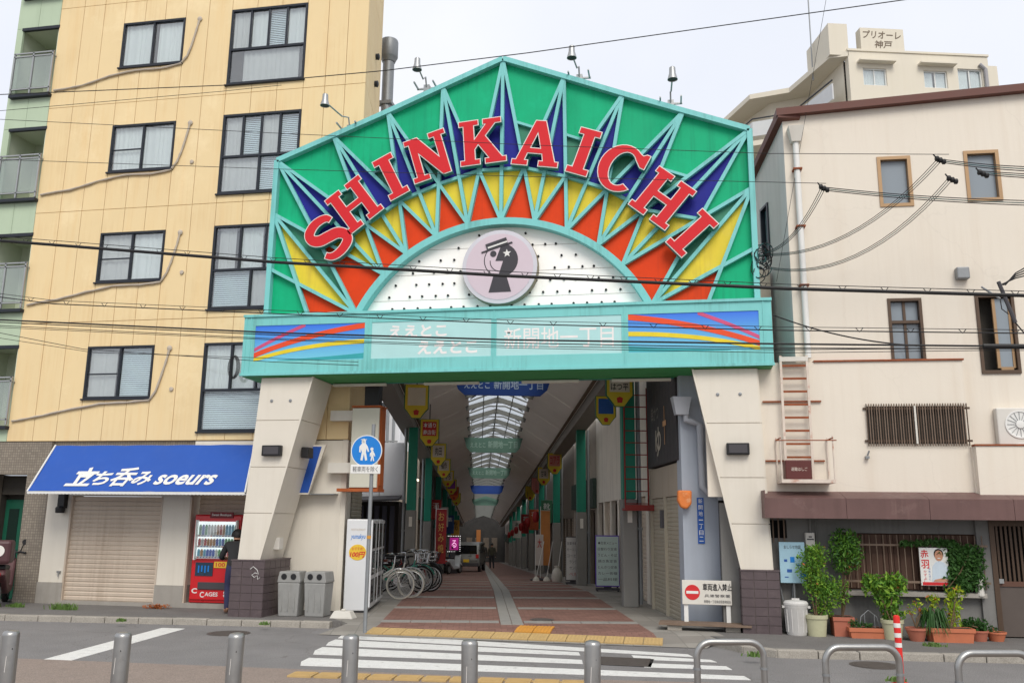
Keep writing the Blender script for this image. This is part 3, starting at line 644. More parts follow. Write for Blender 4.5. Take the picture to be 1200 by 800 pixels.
# ================================================================== THE GATE
gate = T('arcade_gate', 'colourful sunburst arcade gate with turquoise sign box on two slanted cream legs', 'gate', (-3.1, 15.6, .1))
GP = F((0, 15.65, 0)); PXG = lambda x, y, yl=0: np.array(GP.px(x, y, yl))
V = {}; P = {}
for k, q in {-4: (325, 190), -3: (390, 162), -2: (453, 134), -1: (518, 105), 0: (590, 72), 1: (659, 92), 2: (727, 113), 3: (798, 133), 4: (875, 155), -5: (323, 254), 5: (879, 220)}.items(): V[k] = PXG(*q)
for k, q in {-5: (416, 365), -4: (450, 322), -3: (475.5, 298), -2: (509.5, 278), -1: (546, 264), 0: (586, 260), 1: (624, 261), 2: (661, 272.6), 3: (699, 289.6), 4: (729, 312), 5: (760, 353)}.items(): P[k] = PXG(*q)
CX = -3.1
def sym(D):
    n = {}
    for k in D:
        if k in n: continue
        a, c = D[k].copy(), D[-k].copy(); hx = ((a[0]-CX)-(c[0]-CX))/2; z = (a[1]+c[1])/2
        n[k] = np.array([CX+hx, z]); n[-k] = np.array([CX-hx, z])
    return n
V = sym(V); P = sym(P)
V[0][0] = CX; P[0][0] = CX
ZB = 5.72
V[-6] = np.array([V[-4][0], 6.72]); V[6] = np.array([2*CX-V[-4][0], 6.72]); V[-5][0] = V[-4][0]; V[5][0] = V[4][0]
P[-5] = np.array([P[-5][0], ZB+.02]); P[5] = np.array([P[5][0], ZB+.02])
P[-6] = np.array([-6.92, ZB+.02]); P[6] = np.array([2*CX+6.92, ZB+.02])
def isect(a, b_, c, d):
    r, s = b_-a, d-c; t = ((c-a)[0]*s[1]-(c-a)[1]*s[0])/(r[0]*s[1]-r[1]*s[0]); return a+r*t
N_ = {}                                             # crossing nodes between P[k],P[k+1]
for k in range(-5, 5): N_[k] = isect(P[k], V[k+1], P[k+1], V[k])
N_[-6] = isect(P[-6], V[-5], P[-5], V[-6]); N_[5] = isect(P[5], V[6], P[6], V[5])
def plate(name, pts, m, y=0.0): return obj(name, B(GP).prism([tuple(p) for p in pts], y, y+.04), m, gate)
def lerp(a, b_, t): return a*(1-t)+b_*t
for k in range(-5, 5):
    plate('orange_triangle', [P[k], P[k+1], N_[k]], g_or)
    if -5 < k+1 < 5 or True:
        # green field between two spikes, the lower part behind the letters is a deeper green
        if -4 <= k < 4:
            a, c = lerp(N_[k], V[k], .42), lerp(N_[k], V[k+1], .42)
            plate('green_panel', [V[k], a, c, V[k+1]], g_green); plate('deep_green_panel', [a, N_[k], c], g_dgreen)
    if k < 4: pass
for k in range(-4, 5):
    if abs(k) <= 4:
        l, r = N_[k-1], N_[k]; m_ = isect(P[k], V[k], l, r)
        plate('yellow_panel', [P[k], m_, l], g_yel); plate('yellow_panel', [P[k], r, m_], g_yel)
        plate('blue_panel', [V[k], l, m_], g_blue); plate('blue_panel', [V[k], m_, r], g_blue)
for s in (-1, 1):
    f = lambda i: s*i
    n5 = N_[-6] if s < 0 else N_[5]; n4 = N_[-5] if s < 0 else N_[4]
    corner = np.array([V[f(4)][0], ZB])
    plate('orange_triangle', [P[f(6)], P[f(5)], n5], g_or)
    plate('yellow_panel', [V[f(5)], n5, P[f(5)]], g_yel)
    plate('deep_green_panel', [V[f(5)], P[f(5)], n4], g_dgreen)
    plate('green_panel', [V[f(4)], n4, V[f(5)]], g_green)
    plate('green_panel', [V[f(5)], V[f(6)], n5], g_green)
    plate('green_panel', [V[f(6)], corner, P[f(6)], n5], g_green)
def gbar(a, c, w=.085, d=.11, y=-.06): 
    a3 = (a[0], y, a[1]); c3 = (c[0], y, c[1]); return obj('frame_bar', B(GP).bar(a3, c3, d, w, up=(0, 0, 1)), turq, gate)
def gbar(a, c, w=.065, y0=-.10, y1=-.002, name='frame_bar', m=None):
    d = (c-a); d = d/np.hypot(*d); nn = np.array([-d[1], d[0]])*w/2
    return obj(name, B(GP).prism([tuple(a+nn), tuple(a-nn), tuple(c-nn), tuple(c+nn)], y0, y1), m or turq, gate)
jj = 0
for k in range(-5, 6):
    for e in (-1, 0, 1):
        if e and (k+e < -6 or k+e > 6): continue
        if abs(k) == 5 and k+e in (-6, 6): 
            gbar(P[k], V[k+e], y0=-.10-.001*(jj % 5)); jj += 1; continue
        if abs(k+e) <= 5: gbar(P[k], V[k+e], y0=-.10-.0015*(jj % 7)); jj += 1
gbar(P[-6], V[-5], y0=-.109); gbar(P[6], V[5], y0=-.109)
for k in range(-4, 4):
    gbar(lerp(N_[k], V[k], .42), lerp(N_[k], V[k+1], .42), .05, -.07)
    if k > -4: gbar(N_[k-1], N_[k], .06, -.088)
gbar(N_[-5], N_[-4], .06, -.088); gbar(N_[3], N_[4], .06, -.088)
out = [np.array([V[-4][0], ZB])]+[V[k] for k in range(-4, 5)]+[np.array([V[4][0], ZB])]
for a, c in zip(out, out[1:]): gbar(a, c, .10, -.13, .06, 'edge_bar')
# side and top return of the fascia
b = B(GP); ZT = [tuple(p) for p in out]
for (x0, z0), (x1, z1) in zip(ZT, ZT[1:]): b.quad((x0, .06, z0), (x0, .5, z0), (x1, .5, z1), (x1, .06, z1))
b.prism(ZT, .45, .5); obj('fascia_back', b, turq, gate)
# arch rim and half round panel with bulbs
z_top = P[0][1]; hw = P[5][0]-CX; rise = z_top-ZB; RA = (hw*hw+rise*rise)/(2*rise); zc = z_top-RA; th0 = math.asin(min(1, hw/RA))
arc_pts = lambda r, n=48: [(CX+r*math.sin(t), zc+r*math.cos(t)) for t in [(-th0+2*th0*i/n) for i in range(n+1)]]
ao, ai = arc_pts(RA+.03), arc_pts(RA-.10); b = B(GP)
for i in range(48): b.prism([ao[i], ao[i+1], ai[i+1], ai[i]], -.16, .35)
obj('arch_rim', b, turq, gate)
hp = [p for p in arc_pts(RA-.09)]; hp[0] = (hp[0][0], ZB-.02); hp[-1] = (hp[-1][0], ZB-.02)
half = obj('half_round_panel', B(GP).prism(hp, .05, .09), half_white, gate)
b = B(GP)
for r_ in range(7):
    for c_ in range(-11, 12):
        x = CX+.235*c_+(.11 if r_ % 2 else 0)+.03*math.sin(c_*5+r_); z = ZB+.12+.235*r_
        if math.hypot(x-CX, z-zc) < RA-.2 and math.hypot(x-CX, z-6.55) > .62 and (c_*7+r_*3) % 5 != 0: b.lathe([(.024, .05), (.022, .02), (.01, .01)], (x, 0, z), 7, 'y')
obj('bulbs', b, black_p, half, kind='stuff')
b = B(GP)
for z in (6.0, 6.5, 7.0):
    w = math.sqrt(max(.01, (RA-.12)**2-(z-zc)**2)); b.box(CX-w, CX+w, .046, .0505, z, z+.006)
obj('seam', b, kerb_m, half)
# round emblem light box
ec = (CX+.0, 6.55); RE = .73
em = obj('emblem', B(GP).lathe([(RE-.02, .30), (RE, .28), (RE, -.12), (RE-.012, -.135)], (ec[0], 0, ec[1]), 48, 'y'), emb_side, gate, smooth=True)
b = B(GP).lathe([(RE-.01, -.13), (RE-.01, -.155), (RE-.09, -.158), (RE-.09, -.14)], (ec[0], 0, ec[1]), 48, 'y'); obj('rim', b, emb_rim, em)
obj('emblem_face', B(GP).lathe([(RE-.085, -.13), (RE-.085, -.164), (.01, -.165)], (ec[0], 0, ec[1]), 48, 'y'), emb_pink, em)
ES = .00825          # metres per px of the enlarged emblem view, centre (395,375)
def ep(q): return [(ec[0]+(x-398)*.00233, ec[1]-(y-372)*.00233) for x, y in q]
def eshape(name, q, m, l): obj(name, B(GP).prism(ep(q), -.166-.003*l, -.164), m, em)
def circ(cx, cy, r, a0=0, a1=360, n=28): return [(cx+r*math.cos(R(a0+(a1-a0)*i/n)), cy-r*math.sin(R(a0+(a1-a0)*i/n))) for i in range(n+1)]
eshape('face_outline', circ(410, 320, 141)[:-1], emb_blk, 0)
eshape('face_white', circ(410, 320, 133)[:-1], emb_pink, 1)
eshape('dark_half', [(405, 212), (365, 326), (428, 328), (388, 456)] + circ(410, 320, 139, -98, 88, 24), emb_blk, 2)
eshape('eye', circ(347, 265, 26)[:-1], emb_blk, 3)
star = []
for i in range(10):
    r_ = 36 if i % 2 == 0 else 15; t = R(90+36*i+4); star.append((460+r_*math.cos(t), 265-r_*math.sin(t)))
eshape('star', star, white_p, 4)
sm = circ(405, 330, 86, 175, 268, 14); sm2 = circ(405, 330, 80, 175, 268, 14); eshape('smile', sm+sm2[::-1], emb_blk, 3)
eshape('hat_brim', [(247, 246), (500, 168), (506, 179), (251, 257)], emb_blk, 5)
eshape('hat_crown', [(280, 184), (451, 130), (466, 182), (296, 232)], emb_blk, 5)
eshape('hat_band', [(300, 208), (458, 160), (463, 172), (304, 221)], white_p, 6)
eshape('neck', [(350, 450), (456, 450), (497, 586), (312, 588)], emb_blk, 1)

# SHINKAICHI letters, slab serif, white edged, standing proud of the bars
GL = {'I': [[(0,0),(.5,0),(.5,.14),(.38,.14),(.38,.86),(.5,.86),(.5,1),(0,1),(0,.86),(.12,.86),(.12,.14),(0,.14)]],
 'H': [[(0,0),(.42,0),(.42,.13),(.33,.13),(.33,.43),(.67,.43),(.67,.13),(.58,.13),(.58,0),(1,0),(1,.13),(.91,.13),(.91,.87),(1,.87),(1,1),(.58,1),(.58,.87),(.67,.87),(.67,.57),(.33,.57),(.33,.87),(.42,.87),(.42,1),(0,1),(0,.87),(.09,.87),(.09,.13),(0,.13)]],
 'N': [[(0,0),(.4,0),(.4,.12),(.28,.12),(.28,.62),(.70,0),(.9,0),(.9,.88),(1,.88),(1,1),(.6,1),(.6,.88),(.72,.88),(.72,.42),(.34,1),(0,1),(0,.88),(.1,.88),(.1,.12),(0,.12)]],
 'K': [[(0,0),(.46,0),(.46,.12),(.35,.12),(.35,.34),(.43,.44),(.66,.12),(.57,.12),(.57,0),(1.06,0),(1.06,.12),(.97,.12),(.61,.62),(.85,.88),(.99,.88),(.99,1),(.56,1),(.56,.88),(.62,.88),(.35,.57),(.35,.88),(.46,.88),(.46,1),(0,1),(0,.88),(.1,.88),(.1,.12),(0,.12)]],
 'A': [[(0,0),(.37,0),(.37,.12),(.29,.12),(.335,.27),(.66,.27),(.70,.12),(.61,.12),(.61,0),(1.06,0),(1.06,.12),(.98,.12),(.65,1),(.41,1),(.09,.12),(0,.12)],[(.385,.39),(.615,.39),(.5,.72)]]}
def ell(cx, cy, rx, ry, a0, a1, n): return [(cx+rx*math.cos(R(a0+(a1-a0)*i/n)), cy+ry*math.sin(R(a0+(a1-a0)*i/n))) for i in range(n+1)]
GL['C'] = [[(.97,.66),(.97,.97),(.88,.97),(.82,.92)] + ell(.5,.5,.5,.51,58,318,22) + ell(.53,.5,.27,.37,312,48,18)[0:] + [(.86,.66)]]
def stroke(path, w0, w1):
    pts = []
    for i in range(len(path)-3):
        for s in range(6):
            t = s/6; a = [np.array(path[i+j]) for j in range(4)]
            pts.append(.5*((2*a[1])+(-a[0]+a[2])*t+(2*a[0]-5*a[1]+4*a[2]-a[3])*t*t+(-a[0]+3*a[1]-3*a[2]+a[3])*t**3))
    L_, R_ = [], []
    for i, p in enumerate(pts):
        d = pts[min(i+1, len(pts)-1)]-pts[max(i-1, 0)]; d = d/np.hypot(*d); n = np.array([-d[1], d[0]]); w = w0+(w1-w0)*math.sin(math.pi*i/(len(pts)-1))
        L_.append(tuple(p+n*w)); R_.append(tuple(p-n*w))
    return L_, R_
sl, sr = stroke([(.78,.5),(.80,.74),(.72,.87),(.47,.93),(.22,.86),(.17,.71),(.28,.58),(.5,.5),(.70,.42),(.80,.27),(.74,.13),(.48,.07),(.24,.12),(.13,.28),(.1,.5)], .075, .13)
GL['S'] = [sl+[(.03,.33),(.03,.02),(.1,.02),(.16,.08)][:2]+sr[::-1]+[(.9,.68),(.9,.98)][:1]]
GL['S'] = [sl + sr[::-1]]
def glyph_mesh(g, off, y0, y1, place):
    c = bpy.data.curves.new('g', 'CURVE'); c.dimensions = '2D'; c.fill_mode = 'BOTH'; c.offset = off; c.extrude = .05
    for poly in GL[g]:
        sp = c.splines.new('POLY'); sp.points.add(len(poly)-1); sp.use_cyclic_u = True
        for i, q in enumerate(poly): sp.points[i].co = (q[0], q[1], 0, 1)
    o = bpy.data.objects.new('g', c); COL.objects.link(o); bpy.context.view_layer.update(); me = o.to_mesh()
    b = B(); b.v = [place(v.co.x, v.co.y, y0 if v.co.z > 0 else y1) for v in me.vertices]; b.f = [tuple(p.vertices) for p in me.polygons]; b.mi = [0]*len(b.f)
    o.to_mesh_clear(); bpy.data.objects.remove(o); bpy.data.curves.remove(c); return b
lp = [('S', 383, 280), ('H', 415, 240), ('I', 458, 207), ('N', 503, 183), ('K', 565, 166), ('A', 630, 168), ('I', 684, 178), ('C', 727, 197), ('H', 776, 232), ('I', 811, 273)]
wid = {'S': .86, 'H': 1.0, 'I': .5, 'N': 1.0, 'K': 1.05, 'A': 1.05, 'C': .97}
LH = .93; LC = np.array([CX, 6.1])
for g, x, y in lp:
    c = PXG(x, y, -.25); c = np.array(c); d = c-LC; a = math.asin(max(-1, min(1, d[0]/4.8)))
    ca, sa = math.cos(-a), math.sin(-a); w = wid[g]; hh = LH*(1.0 if abs(a) < .8 else .98)
    def place(px_, pz_, yy, w=w, c=c, ca=ca, sa=sa, hh=hh):
        X, Z = (px_-w/2)*hh*.92, (pz_-.5)*hh; return GP(c[0]+X*ca-Z*sa, yy, c[1]+X*sa+Z*ca)
    lo = obj('letter', glyph_mesh(g, .008, -.25, -.12, place), turq_d, gate)
    obj('white_edge', glyph_mesh(g, .008, -.258, -.250, place), letter_white, lo)
    obj('red_face', glyph_mesh(g, -.012, -.266, -.254, place), letter_red, lo)
# stand-off rails behind the letters
for r_, w in ((2.62, .05),):
    pass

# turquoise sign box
BXF = F((0, 15.3, 0)); x0, x1, z0, z1 = -8.1, 1.78, 4.52, 5.70
sb = obj('sign_box', B(BXF).box(x0, x1, .03, 1.05, z0+.02, z1), turq, gate, bevel=.01)
b = B(BXF); cells = [(-7.86, -5.64), (-5.50, -3.20), (-3.10, -.82), (-.70, 1.56)]; zc0, zc1 = 4.80, 5.50
b.box(x0, x1, 0, .03, z0+.02, zc0); b.box(x0, x1, 0, .03, zc1, z1); e = [x0]+[q for c in cells for q in c]+[x1]
for i in range(0, len(e), 2): b.box(e[i], e[i+1], 0, .03, zc0, zc1)
obj('face_frame', b, turq, sb)
b = B(BXF)
for x in [x0+.05, -7.95, -5.57, -3.15, -.76, 1.64]: b.box(x-.012, x+.012, -.012, .0, z0+.03, z1-.01)
b.box(x0-.01, x1+.01, -.03, .0, z1-.03, z1+.02); b.box(x0-.01, x1+.01, -.03, 0, z0-.0, z0+.05)
obj('face_rib', b, turq, sb)
obj('underside', B(BXF).box(x0+.02, x1-.02, .03, 1.05, z0-.012, z0+.018), under_green, sb)
pale_t = mat('pale_turquoise', (184, 230, 230), .5, var=.05, scale=2)
def rainbow_bg():
    m = bpy.data.materials.new('rainbow_print'); m.use_nodes = True; N = m.node_tree.nodes; L = m.node_tree.links
    g = N.new('ShaderNodeNewGeometry'); s = N.new('ShaderNodeSeparateXYZ'); r_ = N.new('ShaderNodeMapRange'); r_.inputs[1].default_value = 4.8; r_.inputs[2].default_value = 5.5
    c = N.new('ShaderNodeValToRGB'); c.color_ramp.elements[0].color = lin((110, 195, 215))+(1,); c.color_ramp.elements[1].color = lin((42, 108, 220))+(1,)
    L.new(g.outputs['Position'], s.inputs[0]); L.new(s.outputs[2], r_.inputs[0]); L.new(r_.outputs[0], c.inputs[0]); L.new(c.outputs[0], N['Principled BSDF'].inputs['Base Color']); N['Principled BSDF'].inputs['Roughness'].default_value = .45
    return m
rb = rainbow_bg()
str_m = {'pink': mat('stripe_pink', (214, 84, 130), .5), 'or': mat('stripe_orange', (240, 80, 32), .5), 'ye': mat('stripe_yellow', (240, 216, 40), .5), 'te': mat('stripe_teal', (52, 170, 176), .5)}
panels = []
for i, (a, c) in enumerate(cells):
    panels.append(obj('sign_panel', B(BXF).box(a, c, .012, .028, zc0, zc1), rb if i in (0, 3) else pale_t, sb))
def ribbon(i, col, pts, l):          # pts in fractions of the panel: (s, lower, upper)
    a, c = cells[i]; up = [(a+(c-a)*s, zc0+(zc1-zc0)*h) for s, lo, h in pts]; dn = [(a+(c-a)*s, zc0+(zc1-zc0)*lo) for s, lo, h in pts]
    b = B(BXF)
    for k in range(len(pts)-1): b.prism([dn[k], dn[k+1], up[k+1], up[k]], .010-.0015*l, .0115)
    obj('stripe', b, str_m[col], panels[i])
def curve(p0, p1, p2, w0, w1, n=14, mirror=False):
    o = []
    for i in range(n+1):
        t = i/n; x = p0[0]*(1-t)**2+2*p1[0]*t*(1-t)+p2[0]*t*t; y = p0[1]*(1-t)**2+2*p1[1]*t*(1-t)+p2[1]*t*t; w = w0+(w1-w0)*t
        lo, hi = max(.0, y-w), min(1, y+w); 
        if hi-lo < .002: hi = lo+.002
        o.append((1-x if mirror else x, lo, hi))
    return o[::-1] if mirror else o
for i, mir in ((0, False), (3, True)):
    ribbon(i, 'te', curve((.22, .02), (.6, .03), (1, .10), .005, .07, mirror=mir), 1)
    ribbon(i, 'pink', curve((0, .32), (.2, .66), (.46, .99), .05, .05, mirror=mir), 1)
    ribbon(i, 'or', curve((0, .17), (.45, .72), (1, .93), .07, .075, mirror=mir), 2)
    ribbon(i, 'ye', curve((0, .04), (.45, .45), (1, .49), .05, .06, mirror=mir), 3)
lt = mat('sign_lettering_white', (246, 243, 241), .5, var=.06, scale=6)
a, c = cells[1]; text(panels[1], 'ええとこ', lt, on(BXF, a+(c-a)*.39, .0105, 5.31), 1.12, .24, bold=.035); text(panels[1], 'ええとこ', lt, on(BXF, a+(c-a)*.64, .0105, 4.99), 1.14, .26, bold=.035)
a, c = cells[2]; text(panels[2], '新開地一丁目', lt, on(BXF, a+(c-a)*.5, .0105, 5.12), 2.0, .40, bold=.006)
for xx in (392, 498, 612, 717):
    pa = BXF.px(xx, 446, 1.0)[0]; t = obj('tube_light', B(BXF).box(pa, pa+1.1, .92, 1.0, 4.435, 4.485), white_dirty, sb, bevel=.008)
# rear portal beam
obj('rear_beam', B(BXF).box(x0+.05, x1-.05, 1.052, 1.12, 4.50, 5.6), turq_d, sb)

# legs
LF = F((0, 15.42, 0))
def leg(front, joints, base, lampx, mirror):
    tl, tr, br, bl = front; D = .95
    lg = obj('leg', B(LF).prism([(tl[0]+.02, tl[1]), (tr[0]-.02, tr[1]), (br[0]-.02, br[1]), (bl[0]+.02, bl[1])], .02, D), cream, gate)
    zz = [tl[1]]+joints+[bl[1]]
    def ex(z, a, c): t = (z-c[1])/(a[1]-c[1]); return c[0]+(a[0]-c[0])*t
    for z1_, z0_ in zip(zz, zz[1:]):
        z1_ -= .007; z0_ += .007
        obj('leg_panel', B(LF).prism([(ex(z1_, tl, bl)+.004, z1_), (ex(z1_, tr, br)-.03, z1_), (ex(z0_, tr, br)-.03, z0_), (ex(z0_, tl, bl)+.004, z0_)], 0, .022), cream, lg)
        for s, (p, q) in ((0, (tl, bl)), (1, (tr, br))):
            o_ = .0 if s == 0 else -.022
            obj('leg_panel', B(LF).prism([(ex(z1_, p, q)+o_, z1_), (ex(z1_, p, q)+o_+.022, z1_), (ex(z0_, p, q)+o_+.022, z0_), (ex(z0_, p, q)+o_, z0_)], .03, D-.01), cream, lg)
    b = B(LF)
    ii = (tr, br) if not mirror else (tl, bl)
    b.prism([(ii[0][0]-.03, ii[0][1]), (ii[0][0]+.004, ii[0][1]), (ii[1][0]+.004, ii[1][1]), (ii[1][0]-.03, ii[1][1])], -.02, .03); obj('corner_trim', b, cream, lg)
    bx0, bx1 = base; y0, y1 = -.09, 1.02
    bs = obj('leg_base', B(LF).box(bx0+.012, bx1-.012, y0+.012, y1, .08, 1.085), grout, gate)
    nr = 7; hz = 1.0/nr
    for r_ in range(nr):
        za, zb = .095+hz*r_, .095+hz*(r_+1)-.01
        nc = 3; w = (bx1-bx0)/nc
        for c_ in range(nc): obj('tile', B(LF).box(bx0+w*c_+.005, bx0+w*(c_+1)-.005, y0, y0+.02, za, zb), base_tile, bs)
        nd = 5; w = (y1-y0)/nd; xf = bx1-.02 if not mirror else bx0
        for c_ in range(nd): obj('tile', B(LF).box(xf, xf+.02, y0+w*c_+.008, y0+w*(c_+1)-.006, za, zb), base_tile, bs)
    obj('base_cap', B(LF).box(bx0-.01, bx1+.01, y0-.01, y1+.01, 1.086, 1.11), base_tile, bs)
    lx = lampx
    obj('leg_lamp', B(LF).prism([(lx-.19, 3.0), (lx+.19, 3.0), (lx+.19, 3.2), (lx-.19, 3.2)], -.11, -.001), black_p, lg, bevel=.015)
    obj('leg_lamp_glass', B(LF).box(lx-.15, lx+.15, -.118, -.112, 3.03, 3.17), dk_grey, lg)
    for z in (4.05,):
        for dx in (-.2, .18): obj('bolt', B(LF).lathe([(.03, 0), (.03, -.012), (.015, -.016)], (lx+dx+.1*(1 if not mirror else -1), 0, z), 10, 'y'), galv, lg)
    return lg
lgL = leg(((-7.72, 4.5), (-6.66, 4.5), (-7.50, 1.10), (-7.95, 1.10)), [3.68, 2.80, 1.95], (-8.02, -7.36), -7.38, False)
lgR = leg(((.42, 4.5), (1.52, 4.5), (1.62, 1.10), (1.12, 1.10)), [3.55, 2.62, 1.85], (1.08, 1.70), 1.12, True)
# inner lamps and switch box on the left leg, scrawl on its base
obj('side_lamp', B(LF).box(-6.98, -6.84, .35, .62, 3.0, 3.2), black_p, lgL, bevel=.015)
obj('side_lamp', B(LF).box(.66, .84, .35, .62, 3.0, 3.2), black_p, lgR, bevel=.015)
obj('switch_box', B(LF).box(-7.46, -7.34, .42, .6, 1.28, 1.5), ac_white, lgL, bevel=.006)
pts = [(-7.62, .94), (-7.56, .99), (-7.48, .93), (-7.45, .86), (-7.52, .88), (-7.58, .84), (-7.53, .80), (-7.47, .83), (-7.46, .76), (-7.42, .8)]
obj('scrawl', B(LF).tube([(x-.02, -.092, z) for x, z in pts], .006, 5), white_p, lgL)

# lamps on top of the gate
def gate_lamp(base, head, i, label):
    t = T('gooseneck_lamp', label, 'lamp', (base[0], 15.7, base[1]), group='floodlights on the gate')
    Fq = F((0, 15.7, 0)); bx, bz = base; hx, hz_ = head
    obj('bracket', B(Fq).box(bx-.06, bx+.06, -.02, .1, bz-.25, bz+.08).box(bx-.22, bx+.22, .05, .09, bz+.02, bz+.05).box(bx-.21, bx-.18, -.25, .07, bz+.02, bz+.045).box(bx+.18, bx+.21, -.25, .07, bz+.02, bz+.045), silver_alu, t)
    mx = lerp(np.array(base), np.array(head), .55); obj('arm', B(Fq).tube([(bx, 0, bz), (bx+.02*(1 if hx > bx else -1)*0, -.1, bz+.2), (mx[0]*.5+bx*.5, -.3, mx[1]), (hx, -.75, hz_-.02)], .016, 8), silver_alu, t, smooth=True)
    hd = obj('shade', B(Fq).lathe([(.04, .14), (.055, .125), (.06, .02), (.095, -.11), (.088, -.11), (.05, -.02)], (hx, -.78, hz_), 16), silver_alu, t, smooth=True)
    obj('lamp_glass', B(Fq).lathe([(.084, -.10), (.04, -.085)], (hx, -.78, hz_), 14), dk_grey, hd)
LFq = F((0, 15.7, 0))
for i, (bp, hp_, lb) in enumerate([((410, 151), (381, 118), 'grey floodlight on an arm above the left shoulder of the gate, leaning outward'), ((500, 104), (489, 76), 'grey floodlight on the left roof slope of the gate, next to its peak'),
                              ((679, 92), (670, 62), 'grey floodlight on the right roof slope of the gate, next to its peak'), ((786, 122), (788, 87), 'grey floodlight above the right shoulder of the gate, upright')]):
    gate_lamp(LFq.px(*bp), LFq.px(hp_[0], hp_[1], -.78), i, lb)
# ================================================================== THE COVERED ARCADE
SL = .038
AC = lambda u, v, z: ARC(u, v, z-SL*(v+15.1))
roof = T('arcade_roof', 'long arched arcade roof with grey ceilings and a translucent skylight along its middle', 'roof', ARC(-.9, 2, 5))
UL, UR, SLf, SRt, ZF, ZS, ZR = -3.4, 1.65, -1.70, .34, 6.15, 7.0, 7.35
vv = [2.3+4.5*i for i in range(24)]
for v0, v1 in zip(vv, vv[1:]):
    g = .012
    for (ua, za, ub, zb) in ((UL, ZF, SLf, ZS), (SRt, ZS, UR, ZF)):
        b = B(AC); b.add([(ua, v0+g, za), (ub, v0+g, zb), (ub, v1-g, zb), (ua, v1-g, za), (ua, v0+g, za+.08), (ub, v0+g, zb+.08), (ub, v1-g, zb+.08), (ua, v1-g, za+.08)], [(3, 2, 1, 0), (4, 5, 6, 7), (0, 1, 5, 4), (2, 3, 7, 6), (1, 2, 6, 5), (3, 0, 4, 7)])
        obj('ceiling_panel', b, ceil_m, roof)
    for (ua, za, ub, zb) in ((SLf, ZS+.05, (SLf+SRt)/2, ZR+.05), ((SLf+SRt)/2, ZR+.05, SRt, ZS+.05)):
        obj('skylight_sheet', B(AC).quad((ua, v0, za), (ub, v0, zb), (ub, v1, zb), (ua, v1, za)), skyglass, roof)
for i in range(42):
    v = 3.0+2.5*i; m_ = (SLf+SRt)/2; b = B(AC)
    for (ua, za, ub, zb) in ((SLf-.1, ZS-.12, m_, ZR-.12), (m_, ZR-.12, SRt+.1, ZS-.12)): b.bar((ua, v, za), (ub, v, zb), .1, .16)
    for s in (-1, 1): b.bar((m_+s*.55, v, ZR-.3), (m_+s*.95, v+1.2, ZS+.0), .03)
    if i < 16: b.bar((m_-.5, v, ZR-.26), (m_-.5, v+2.5, ZR-.26), .03).bar((m_+.5, v, ZR-.26), (m_+.5, v+2.5, ZR-.26), .03).bar((m_, v, ZR-.02), (m_, v+2.5, ZR-.02), .05)
    obj('truss', b, truss_m, roof)
    if i < 24:
        for dv in (.83, 1.66):
            b = B(AC); b.bar((SLf, v+dv, ZS-.02), (m_-.3, v+dv, ZR-.09), .035, .05); b.bar((m_-.3, v+dv, ZR-.09), (m_+.3, v+dv, ZR-.09), .035, .05); b.bar((m_+.3, v+dv, ZR-.09), (SRt, v+dv, ZS-.02), .035, .05); obj('glazing_rib', b, truss_m, roof)
for (u, w) in ((UL, -.5), (UR, .5)):
    b = B(AC); b.box(min(u, u+w), max(u, u+w), 2.3, 110, ZF-.32, ZF+.05); obj('eaves_beam', b, mat('eaves_dark', (140, 134, 126), .7, var=.08), roof)
    b = B(AC); b.box(u+(.04 if w < 0 else -.14), u+(.14 if w < 0 else -.04), 2.3, 110, ZF-.03, ZF-.0); obj('cable_tray', b, mat('tray_brown', (128, 112, 92), .7, var=.15, scale=3), roof)
# columns
def column(u, v, right):
    zb = zf(v); t = T('steel_column', '%s green and grey steel column from the gate on the %s side' % (['first', 'second', 'third', 'fourth', 'fifth', 'sixth', 'seventh', 'eighth', 'ninth'][round((v-4.1)/9) - (0 if right else 1)], 'noodle shop' if right else 'bicycle'), 'column', ARC(u, v, zb), R(12.4), 'columns along the right of the arcade' if right else 'columns along the left of the arcade')
    Ft = F(ARC(u, v, zb), R(12.4)); H = ZF-SL*(v+15.1)-zb-.3
    obj('lower_sheath', B(Ft).box(-.16, .16, -.16, .16, 0, 2.25), col_grey, t, bevel=.02)
    obj('upper_shaft', B(Ft).box(-.145, .145, -.145, .145, 2.25, H), col_green, t, bevel=.02)
    s = 1 if right else -1
    obj('downpipe', B(Ft).tube([(.24*s, .02, .05), (.24*s, .02, H)], .05, 10), galv, t, smooth=True)
    obj('clip', B(Ft).box(min(.13*s, .30*s), max(.13*s, .30*s), -.03, .06, 1.6, 1.64), galv, t)
    if v < 14: obj('notice', B(Ft).box(-.05, .05, -.168, -.161, 1.75, 2.05), white_dirty, t)
    return t
for k in range(9):
    column(1.98, 4.1+9*k, True)
    if k: column(-3.42, 4.1+9*k, False)
